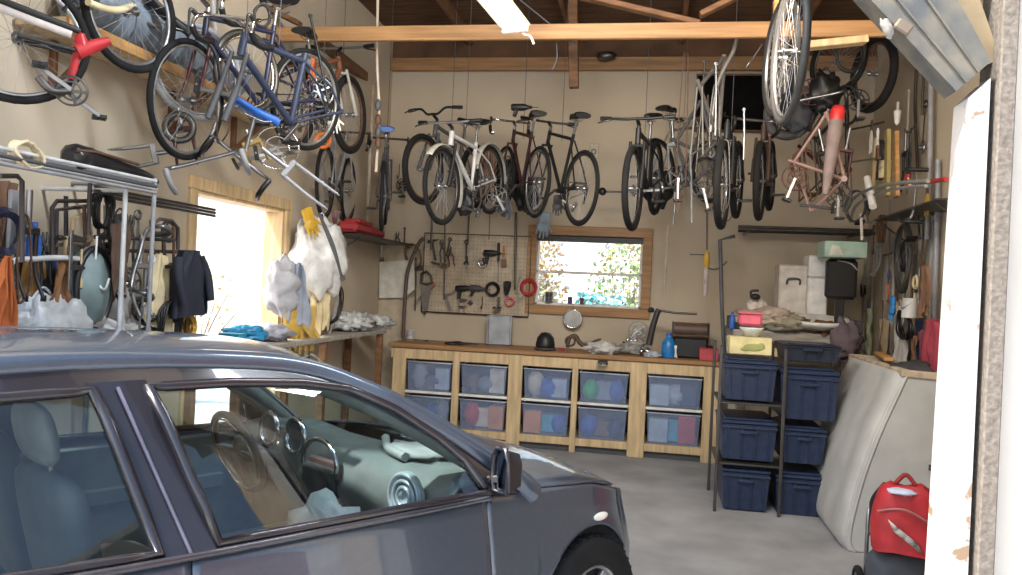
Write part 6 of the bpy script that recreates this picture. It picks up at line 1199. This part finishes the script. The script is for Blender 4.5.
RW = [('pliers', 'hanging_pliers', 'white-handled pliers hung left of the wooden stakes', 'pliers', 872, 120, .30, 0, WHITE, .35), ('brush', 'hanging_brush', 'white cross-headed brush hung over the leftmost stake', 'brush', 878, 128, .28, 4, WHITE, .40), ('can', 'hanging_can', 'cream can standing between the wooden stakes on the rack', 'can', 885, 178, .15, 0, CREAM, .30), ('hook', 'hanging_hook', 'black hook hung high on the right wall under the short rod', 'hook', 915, 110, .22, 0, BLACK, .06), ('pliers', 'hanging_pliers', 'dark pliers high on the right wall beside the pale rod', 'pliers', 911, 128, .45, 0, DGREY, .06), ('wrench', 'hanging_wrench', 'long dark wrench high on the right wall by the conduit', 'wrench', 926, 100, .40, -6, DSTEEL, .06), ('pulley', 'hanging_pulley', 'silver pulley hung on the conduit of the right wall', 'pulley', 923, 142, .10, 0, STEEL, .10), ('clamp', 'hanging_clamp', 'red clamp hung at the edge of the right wall rack', 'clamp', 904, 180, .16, 40, RED, .42), ('pliers', 'hanging_pliers', 'yellow-brown pliers hung on the conduit below the red bar', 'pliers', 928, 183, .26, 0, YEL, .14),
      ('rag', 'hanging_rag', 'grey rag hung on the right wall left of the hoop', 'rag', 869, 258, .30, 0, M((.33, .32, .31), .9), .10), ('coil', 'hanging_hose', 'large dark hoop hung in the middle of the right wall', 'hoop', 906, 222, .62, 0, M((.06, .055, .05), .5), .12), ('coil', 'hanging_cable', 'small dark cable loops inside the large hoop on the right wall', 'cable', 908, 240, .28, 0, BLACK, .10), ('rod', 'hanging_rod', 'level dark rod crossing the large hoop on the right wall', 'rod', 892, 253, .4, -88, DSTEEL, .08), ('shears', 'hanging_shears', 'silver shears hung right of the large hoop', 'shears', 921, 232, .36, 0, STEEL, .10), ('strap', 'hanging_strap', 'brown leather strap hung near the blue-grey conduit', 'strap', 925, 262, .5, 0, BROWN, .08), ('rag', 'hanging_rag', 'brown cloth hung by the blue-grey conduit', 'cloth', 930, 265, .36, 0, BROWN, .16), ('saw', 'hanging_saw', 'black handsaw hung below the grey rag on the right wall', 'saw', 862, 283, .34, 12, BLACK, .10), ('file', 'hanging_file', 'purple-grey file hung below the hoop on the right wall', 'file', 889, 270, .3, 0, PURPLE, .07), ('pliers', 'hanging_pliers', 'rusty pliers hung under the hoop on the right wall', 'pliers', 897, 268, .3, 4, RUST, .08), ('chain', 'hanging_chain', 'dark chain hung right below the hoop', 'chain', 915, 255, .42, 0, DSTEEL, .08),
      ('glove', 'hanging_blue_glove', 'bright blue glove hung on the right wall above the truck cap', 'glove', 893, 296, .22, 0, M((.04, .22, .55), .6), .22), ('rag', 'hanging_rag', 'orange-red scrap hung just above the blue glove', 'rag', 892, 284, .14, 0, M((.45, .12, .05), .9), .12), ('strap', 'hanging_strap', 'blue strap hung left of the blue glove on the right wall', 'strap', 869, 302, .5, 0, M((.04, .10, .30), .7), .08), ('rag', 'hanging_rag', 'pale green and yellow cloth hung behind the blue strap', 'cloth', 873, 308, .5, 0, M((.40, .44, .30), .9), .06), ('strap', 'hanging_strap', 'brown strap hung left below the blue glove', 'strap', 884, 300, .55, 0, BROWN, .08), ('rag', 'hanging_rag', 'grey-white cloth hung right below the blue glove', 'cloth', 905, 305, .62, 0, M((.52, .50, .47), .9), .12), ('can', 'hanging_can', 'pale can on a hook right of the blue glove', 'can', 909, 318, .16, 0, LGREY, .20), ('coil', 'hanging_cable', 'dark cable loop over the grey-white cloth', 'cable', 901, 318, .34, 70, BLACK, .18), ('rag', 'hanging_apron', 'dark red cloth hung by the front post', 'cloth', 937, 318, .60, 0, M((.32, .045, .07), .9), .12), ('rag', 'hanging_rag', 'maroon narrow cloth hung left of the dark red cloth', 'cloth', 928, 330, .5, 0, M((.15, .04, .06), .9), .10), ('rag', 'hanging_rag', 'navy cloth hung left of the maroon cloth', 'cloth', 924, 318, .55, 0, DBLUE, .07), ('strap', 'hanging_strap', 'orange strap hung low behind the truck cap by the front post', 'strap', 922, 362, .6, 0, ORANGE, .12), ('rag', 'hanging_rag', 'bright orange rag hung low by the front post', 'rag', 928, 368, .34, 0, ORANGE, .20), ('hammer', 'hanging_hammer', 'hammer hung between the orange strap and the cables', 'hammer', 915, 290, .34, 0, WOODL, .08), ('screwdriver', 'hanging_screwdriver', 'white handled screwdriver hung right of the hammer', 'screwdriver', 920, 300, .3, 0, WHITE, .08), ('wrench', 'hanging_wrench', 'pale wrench hung left of the hammer', 'wrench', 906, 268, .34, 2, STEEL, .09), ('brush', 'hanging_brush', 'orange-brown brush hung right of the hammer', 'brush', 928, 292, .34, 0, WOOD, .10)]
RW += [('wrench', 'hanging_wrench', 'slim dark wrench hung just above the grey rag on the right wall', 'wrench', 874, 225, .30, 3, DSTEEL, .07), ('hook', 'hanging_hook', 'bent steel hook left of the grey rag on the right wall', 'hook', 866, 232, .20, 0, STEEL, .06), ('fork', 'hanging_fork', 'dull fork hung inside the corner left of the hoop', 'fork', 880, 228, .45, 0, GREY, .12), ('pedals', 'hanging_pedal_crank', 'pedal on a steel arm right of the hoop top', 'crank arm', 918, 215, .22, 20, DSTEEL, .10), ('coil', 'hanging_cable', 'thin brown cable loops under the shelf plate', 'cable', 884, 215, .26, 0, BROWN, .16), ('rag', 'hanging_rag', 'dusty tan cloth hung low behind the blue glove', 'cloth', 888, 318, .5, 0, M((.36, .27, .17), .9), .05), ('square', 'hanging_square', 'steel square on the right wall under the saw', 'square', 862, 310, .3, 0, STEEL, .05), ('clamp', 'hanging_clamp', 'dark clamp hung left of the grey-white cloth', 'clamp', 895, 330, .32, 0, DSTEEL, .09), ('chain', 'hanging_chain', 'rusty chain hung above the orange strap', 'chain', 923, 240, .5, 0, RUST, .10), ('fork', 'hanging_fork', 'black fork hung beside the white spout bottle', 'fork', 906, 130, .55, 3, BLACK, .12), ('crank', 'hanging_crank', 'dull crank hung at the back edge of the right wall rack', 'crank', 868, 205, .30, 30, DSTEEL, .30), ('dropbar', 'hanging_handlebar', 'dark drop handlebar hung under the red bar', 'handlebar', 915, 195, .40, 80, BLACK, .25), ('coil', 'hanging_inner_tube', 'dark inner tube hung behind the wooden stakes', 'inner tube', 882, 140, .40, 0, DGREY, .08), ('rod', 'hanging_rod', 'dark tall rod on the wall behind the steel shears', 'rod', 924, 215, .8, 0, DSTEEL, .05), ('rag', 'hanging_rag', 'brown leather scrap hung above the orange strap', 'rag', 919, 335, .34, 0, BROWN, .12), ('tape', 'hanging_tape_roll', 'cream tape roll hung right of the hoop centre', 'tape roll', 916, 275, .12, 0, CREAM, .09), ('saw', 'hanging_saw', 'small saw with a pale handle hung beneath the hoop', 'saw', 899, 300, .30, 0, WOODL, .06)]
for k, n, lab, cat, px, py, L, a, c, off in RW: make(k, n, lab, cat, face(onX(px, py, XR - off), 'R', a), L, c, RG)
b = MB(); b.prism([(-.03, 0), (.03, 0), (.035, -onX(911, 372, XR - .10).z + .005), (-.035, -onX(911, 372, XR - .10).z + .005)], .04); one('leaning_plank', 'reddish wooden plank leaning on the right wall behind the truck cap', 'plank', b, mat('reddish_plank', (.36, .17, .07), .7, var=.3, scale=5, stretch=(6, 6, 1)), face(onX(911, 372, XR - .10), 'R', -2, off=0))
# ------------------------------------------------------------------ hung near the roof at the right
t = pxwheel('big grey wheel hung close to the roof left of the slanted brace, nearly edge-on', 789, 52, 4.1, math.radians(-58), .37, M((.06, .058, .056), .6), ALU, 0., .02); t.rotation_euler = (0, math.radians(8), math.radians(94))
pxwheel('black wheel hung just behind the big grey one near the roof', 780, 58, 4.6, math.radians(97), .34, RUBBER, STEEL)
pxwheel('dark fat-tyred wheel hung by the right wall under the roof', 873, 74, 6.9, math.radians(-72), .335, RUBBER, RUST, 0., .035)
pxwheel('grey balloon-tyred wheel hung under the black wheels, in front of the dark panel', 790, 112, 7.6, math.radians(-35), .27, M((.13, .12, .12), .7), DSTEEL, 0., .04)
pxwheel('dark wheel with red hub hung left of the fat-tyred wheel', 838, 62, 7.1, math.radians(-50), .30, RUBBER, DSTEEL, 0., .025)
b = MB(); P0, P1 = at(806, 46, 5.6), at(866, 40, 5.6); b.bar(P0, P1, .05, .10, up=(0, 1, 0)); one('hanging_board', 'pale short board laid level under the roof between the hung wheels', 'board', b, WOODL)
b = MB(); P0, P1 = at(776, 0, 5.0), at(777, 52, 5.0); b.bar(P0, P1, .03, .07, up=(0, 1, 0)); one('hanging_board', 'narrow orange-brown slat hung upright beside the big grey wheel', 'board', b, WOOD)
OG = 'frames and parts hung by the right end of the back wall'
OV = [('framehung', 'hanging_frameset', 'pinkish brown bare bicycle frame hung in front of the pipe shelf', 'bicycle frame', 826, 112, 6.4, .85, 8, PKW, -20), ('framehung', 'hanging_frameset', 'dark red bicycle frame hung behind the pinkish one', 'bicycle frame', 832, 100, 7.2, 1.0, -6, MAROON, -60), ('framehung', 'hanging_frameset', 'dull silver bicycle frame hung tall left of the dark panel', 'bicycle frame', 724, 55, 6.3, 1.0, -12, M((.13, .12, .11), .4), 62), ('framehung', 'hanging_frameset', 'grey bicycle frame hung right of the head-on mountain bike', 'bicycle frame', 700, 100, 7.0, .8, 10, DGREY, 20), ('pedals', 'hanging_pedal_crank', 'orange-brown pedal and black crank low on the pinkish frame', 'crank arm', 800, 205, 6.3, .24, 85, BLACK, 0), ('crank', 'hanging_crankset', 'dark crankset with orange trim hung beside the pinkish frame', 'crankset', 795, 178, 6.4, .30, -20, RUST, 0), ('fork', 'hanging_fork', 'black suspension fork hung in the middle of the pinkish frame', 'fork', 818, 125, 6.6, .62, 14, BLACK, 0), ('chain', 'hanging_chain', 'dark chain hung left of the pinkish frame', 'chain', 808, 140, 6.5, .5, 8, RUST, 0), ('dropbar', 'hanging_handlebar', 'black handlebar hung across the top of the pinkish frame', 'handlebar', 812, 98, 6.6, .5, 10, BLACK, -10), ('crank', 'hanging_crankset', 'red-centred crankset hung above the pinkish frame', 'crankset', 812, 92, 6.8, .34, 40, MAROON, 0), ('coil', 'hanging_inner_tube', 'black inner tube loops hung above the red-capped sleeve', 'inner tube', 846, 85, 6.9, .36, 0, BLACK, 0), ('coil', 'hanging_inner_tube', 'dark grey tube loop hung low behind the right rack', 'inner tube', 857, 190, 7.3, .3, 0, DGREY, -40), ('bag', 'hanging_sack', 'black sack hung between the back-row bicycles above the pegboard', 'sack', 508, 158, 8.5, .40, 0, BLACK, 0), ('rag', 'hanging_rag', 'dark cloth hung under the black sack in the back row', 'cloth', 506, 188, 7.1, .26, 0, CHARCOAL, 0), ('chain', 'hanging_chain', 'long rusty chain hung from the tie beam beside the dark panel', 'chain', 686, 55, 6.6, 1.3, 0, RUST, 0), ('rod', 'hanging_rod', 'grey tube hung beside the long rusty chain', 'rod', 690, 150, 6.8, .62, 4, GREY, 0), ('rod', 'hanging_rod', 'steel tube hung under the head-on mountain bike', 'rod', 675, 190, 7.0, .30, 0, STEEL, 0), ('coil', 'hanging_cable', 'dark cable curl hung right of the silver-tubed bicycle', 'cable', 702, 158, 7.4, .42, 12, BLACK, 0), ('pedals', 'hanging_pedal_crank', 'crank arm with pedal hung low right of the head-on mountain bike', 'crank arm', 660, 190, 6.8, .22, -85, DSTEEL, 0), ('chain', 'hanging_chain', 'brown chain hung behind the edge-on bicycles', 'chain', 733, 140, 6.9, .7, 0, DSTEEL, 0), ('rod', 'hanging_seat_post', 'bright seat post pointing up between the edge-on bicycles', 'seat post', 744, 108, 6.2, .40, 2, STEEL, 0), ('glove', 'hanging_pad', 'grey tool pad hung under the dark bicycle left of the window', 'pad', 558, 195, 7.7, .2, 0, DGREY, 0), ('pedals', 'hanging_pedal_crank', 'dark pedal hung below the window-side black bicycle', 'crank arm', 562, 200, 7.3, .14, 60, DSTEEL, 0),
      ('hook', 'hanging_hook', 'bent light hook under the right end of the tie beam', 'hook', 762, 44, 6.2, .26, -30, STEEL, 0)]
OV += [('fork', 'hanging_fork', 'brown and silver fork hung left of the long rusty chain', 'fork', 672, 120, 7.4, .6, 6, GREY, 10), ('chain', 'hanging_chain', 'silver chain hung in front of the silver frame', 'chain', 716, 85, 6.1, .55, 0, DSTEEL, 0), ('rod', 'hanging_rod', 'long dark rod hung left of the silver frame', 'rod', 705, 60, 6.4, .9, -2, DSTEEL, 0), ('crank', 'hanging_crankset', 'dark crankset hung below the silver-tubed bicycle', 'crankset', 703, 188, 6.9, .3, 15, DGREY, 0), ('coil', 'hanging_inner_tube', 'black tube loop hung at the right end of the tie beam', 'inner tube', 850, 30, 6.3, .34, 0, BLACK, 0), ('bag', 'hanging_sack', 'dark sack hung between the grey balloon tyre and the pinkish frame', 'sack', 800, 92, 7.0, .36, 0, CHARCOAL, 0), ('dropbar', 'hanging_handlebar', 'dark drop handlebar hung above the dark panel edge', 'handlebar', 752, 120, 6.8, .4, 0, BLACK, 20), ('fork', 'hanging_fork', 'dark red fork hung right of the grey sleeve', 'fork', 850, 128, 6.7, .5, -8, MAROON, 0), ('crank', 'hanging_crankset', 'grey crankset hung beside the grey sleeve tip', 'crankset', 838, 195, 6.6, .3, 0, DSTEEL, 0), ('chain', 'hanging_chain', 'dark chain hung from the hoop end of the right rack', 'chain', 848, 165, 6.8, .4, 0, DSTEEL, 0)]
OV += [('bag', 'hanging_saddle_bag', 'small black bag hung under the grey fendered bicycle', 'bag', 466, 190, 7.3, .22, 0, BLACK, 0), ('crank', 'hanging_crankset', 'dark crankset hung low between the grey and maroon bicycles', 'crankset', 497, 196, 7.0, .26, 30, DSTEEL, 0), ('pedals', 'hanging_pedal_crank', 'black pedal arm hung lowest under the grey fendered bicycle', 'crank arm', 462, 206, 7.0, .18, 70, BLACK, 0), ('chain', 'hanging_chain', 'dark chain hung in front of the grey fendered bicycle rear wheel', 'chain', 478, 165, 7.0, .40, 0, DSTEEL, 0), ('bag', 'hanging_sack', 'black bag hung between the maroon bicycle and the black one', 'sack', 527, 178, 8.4, .34, 0, BLACK, 0), ('rag', 'hanging_rag', 'brown cloth hung behind the grey fendered bicycle', 'cloth', 486, 150, 8.4, .46, 0, BROWN, 0), ('drill', 'hanging_light_unit', 'black lamp unit fixed at handlebar height in the back row middle', 'lamp', 520, 102, 7.6, .14, 0, BLACK, 0), ('crank', 'hanging_crankset', 'black crankset hung right of the head-on mountain bike', 'crankset', 678, 178, 6.8, .30, 0, BLACK, 0), ('bag', 'hanging_saddle_bag', 'black bag hung behind the head-on mountain bike', 'bag', 660, 170, 7.9, .34, 0, BLACK, 0), ('pedals', 'hanging_pedal_crank', 'black pedal arm sticking out right of the silver-tubed bicycle', 'crank arm', 688, 185, 6.9, .22, -80, BLACK, 0), ('chain', 'hanging_chain', 'dark chain hung over the edge-on bicycle nearest the dark panel', 'chain', 726, 140, 5.9, .55, 0, DSTEEL, 0), ('rod', 'hanging_rod', 'silver rod standing out above the two edge-on bicycles', 'rod', 716, 62, 6.0, .55, 2, STEEL, 0),
 ('framehung', 'hanging_frameset', 'black bicycle frame hung right behind the grey sleeve', 'bicycle frame', 846, 105, 7.0, .85, -4, BLACK, 30), ('bag', 'hanging_sack', 'black sack hung below the roof right of the big grey wheel', 'sack', 826, 70, 6.8, .36, 0, BLACK, 0), ('coil', 'hanging_inner_tube', 'brown tube loop hung at the left edge of the pinkish frame', 'inner tube', 800, 150, 6.9, .42, 20, RUST, 0), ('crank', 'hanging_crankset', 'black crankset with steel arm hung under the slanted brace end', 'crankset', 858, 100, 6.6, .26, 0, BLACK, 0)]
for k, n, lab, cat, px, py, d, L, a, c, rz in OV: hang(k, n, lab, cat, px, py, ('D', d), L, a, c, rz, OG)
t = thing('hanging_saddle', 'black saddle on a curved silver post hung under the tie beam', 'saddle', TR(at(737, 30, 6.2), rz=math.radians(10))); saddle(t, I4()); b = MB(); b.tube(crv([(0, 0, -.03), (-.02, 0, -.16), (-.13, 0, -.42), (-.17, 0, -.8)], 5), .016, 8); b.build('seat_post', SILV, t)
t = thing('hanging_sleeve', 'grey tapered sleeve with a bright red cap hung before the pipe shelf', 'sleeve', TR(at(838, 110, 6.2), ry=.10)); b = MB(); b.lathe([(.022, -.66), (.040, -.5), (.055, -.2), (.052, -.07)], 14); b.build('sleeve', M((.24, .18, .17), .7), t); b = MB(); b.lathe([(.054, -.08), (.056, -.01), (.042, .03), (.0, .03)], 14); b.build('cap', M((.55, .03, .03), .4), t)
# ------------------------------------------------------------------ roof light, cords
P0, P1 = at(467, -34, 5.0), at(516, 27, 5.7); dv = (P1 - P0); t = thing('ceiling_light', 'double-tube fluorescent strip light hung from the roof above the tie beam', 'ceiling light', Matrix.Translation((P0 + P1) / 2) @ Matrix.Rotation(math.atan2(dv.y, dv.x), 4, 'Z') @ Matrix.Rotation(-math.asin(dv.z / dv.length), 4, 'Y')); Lh = dv.length / 2
b = MB(); b.prism([(-.05, .06), (.05, .06), (.12, .0), (-.12, .0)], 2 * Lh, TR(rz=PI / 2)); b.build('reflector', M((.6, .58, .5), .5), t)
for s in (-.055, .055): b = MB(); b.cyl((-Lh + .03, s, -.028), (Lh - .03, s, -.028), .019); b.build('tube_lamp', mat('lit_tube', (1, .9, .7), .4, emis=(1, .86, .55), estr=7), t); 
for s in (-1, 1): b = MB(); b.box((s * (Lh - .01), 0, -.02), (.03, .2, .05)); b.build('socket', WHITE, t)
for s in (-.5, .5): b = MB(); b.tube([(s * Lh, 0, .06), (s * Lh, 0, .5)], .005, 5); b.build('hanger', STEEL, t)
pipe('hanging_power_cord', 'white power cord curling from the end of the strip light to the tie beam', 'cord', [(517, 27), (524, 34), (530, 36), (534, 44)], ('D', 5.7), .009, LGREY, smooth=5)
for P, lab in [([(556, 40), (557, 58), (552, 70)], 'thin wire dangling from the tie beam centre'), ([(246, 14), (262, 20), (290, 12)], 'dark wire looped over the left rafter'), ([(520, 0), (545, 20), (575, 45)], 'dark cord slung between the roof webs')]: pipe('hanging_wire', lab, 'wire', P, ('D', 6.2), .006, DGREY, smooth=5)
b = MB(); b.ell((0, 0, 0), (.10, .06, .05), lump=.4, seed=2); one('hanging_wire_bundle', 'small dark wire bundle on the back beam near the centre', 'wire bundle', b, DSTEEL, TR(onY(606, 56, YB - .2)))
t = thing('hanging_brace_bracket', 'rusty metal bracket with white blob fixed on the slanted brace', 'bracket', TR(onY(897, 24, 2.56))); b = MB(); b.box((.02, 0, .0), (.05, .03, .035), TR(ry=.6)); b.build('bracket', M((.16, .13, .10), .7, .3), t); b = MB(); b.ell((-.03, -.0, .0), (.014, .015, .03), TR(ry=-.4), lump=.5, seed=2); b.build('sealant', M((.25, .24, .22), .8), t)
# ------------------------------------------------------------------ outdoors seen through the window and the side door
def shrub(label, x, y, w, h, cols, n, seed, leaf=.05):
    t = thing('autumn_shrub', label, 'shrub', TR((x, y, -.1)), 'shrubs outside'); r = random.Random(seed); b = MB()
    for k in range(26):
        a = r.uniform(0, 2 * PI); e = V((w * .5 * r.random() * math.cos(a), w * .5 * r.random() * math.sin(a), h * r.uniform(.5, 1))); b.tube(crv([(0, 0, 0), e * .5 + V((r.uniform(-.1, .1), r.uniform(-.1, .1), .15)), e], 3), [.018, .004], 4)
    b.build('branches', M((.13, .09, .07), .9), t); b = MB()
    for k in range(n):
        a = r.uniform(0, 2 * PI); rad = w * .5 * math.sqrt(r.random()); zz = h * r.uniform(.18, 1) ; rad *= math.sqrt(max(.05, 1 - (zz / h - .5) ** 2 * 2.6)); p = V((rad * math.cos(a), rad * math.sin(a), zz)); u = V((r.uniform(-1, 1), r.uniform(-1, 1), r.uniform(-1, 1))).normalized() * leaf; v = u.orthogonal().normalized() * leaf * .6
        b.add([p - u, p + v, p + u, p - v], [(0, 1, 2, 3)], r.randrange(len(cols)))
    o = b.build('foliage', cols, t); o['kind'] = 'stuff'
TL, YL, OL, GL, WL = (M(c, .7) for c in ((.10, .38, .40), (.42, .32, .10), (.40, .19, .07), (.16, .30, .09), (.50, .50, .48)))
for i, (x, y, w, h, cols, lab) in enumerate([(-1.9, 12.0, 1.1, 2.2, [YL, OL, WL], 'yellow and orange shrub outside the window, left of the teal one'), (-.75, 12.1, 1.1, 1.75, [TL, TL, WL], 'pale teal shrub outside the window'), (-.4, 14.8, 1.7, 2.7, [GL, YL, WL], 'green and yellow shrub outside the window, behind the teal one'), (.45, 12.2, 1.1, 1.8, [WL, TL, OL], 'frosted shrub outside the window at its right side'), (-2.3, 14.5, 1.6, 3.2, [WL, YL, OL], 'tall pale shrub far outside the window left of centre'), (1.4, 14.6, 1.6, 3.1, [WL, OL, GL], 'tall pale shrub far outside the window right of centre')]): shrub(lab, x, y, w, h, cols, 1500, i, .06)
for i, (x, y, w, h) in enumerate([(-7.5, 8.6, 2.4, 2.6), (-8.5, 10.8, 3, 3.2), (-6.4, 10.2, 1.8, 1.8)]): shrub(['bare-twigged pale shrub outside the side door', 'tall pale shrub outside the side door, farther back', 'low pale shrub outside the side door near the wall'][i], x, y, w, h, [WL, WL, YL], 260, 20 + i, .04)

# house added out of view, shaped for its reflection in the car windows
t = thing('reflection_house', 'tall ribbed house with a brick end, added out of view to be mirrored in the car windows', 'house', TR((6.2, -1.2, -.1)))
b = MB(); b.box((0, 0, 3.5), (.2, 3.4, 7.0), bev=0)
for k in range(17): b.box((-.11, -1.6 + .2 * k, 3.5), (.04, .09, 7.0), bev=.01)
b.build('corrugated_wall', M((.16, .17, .19), .7), t); b = MB(); b.box((0, 2.5, 3.6), (.3, 1.6, 7.2), bev=0); b.build('brick_end', mat('red_brick', (.16, .06, .045), .9, var=.5, scale=3, stretch=(.5, .5, 9)), t); b = MB(); b.box((0, .8, 7.2), (.9, 5.2, .12), bev=0); b.build('roof', DGREY, t)
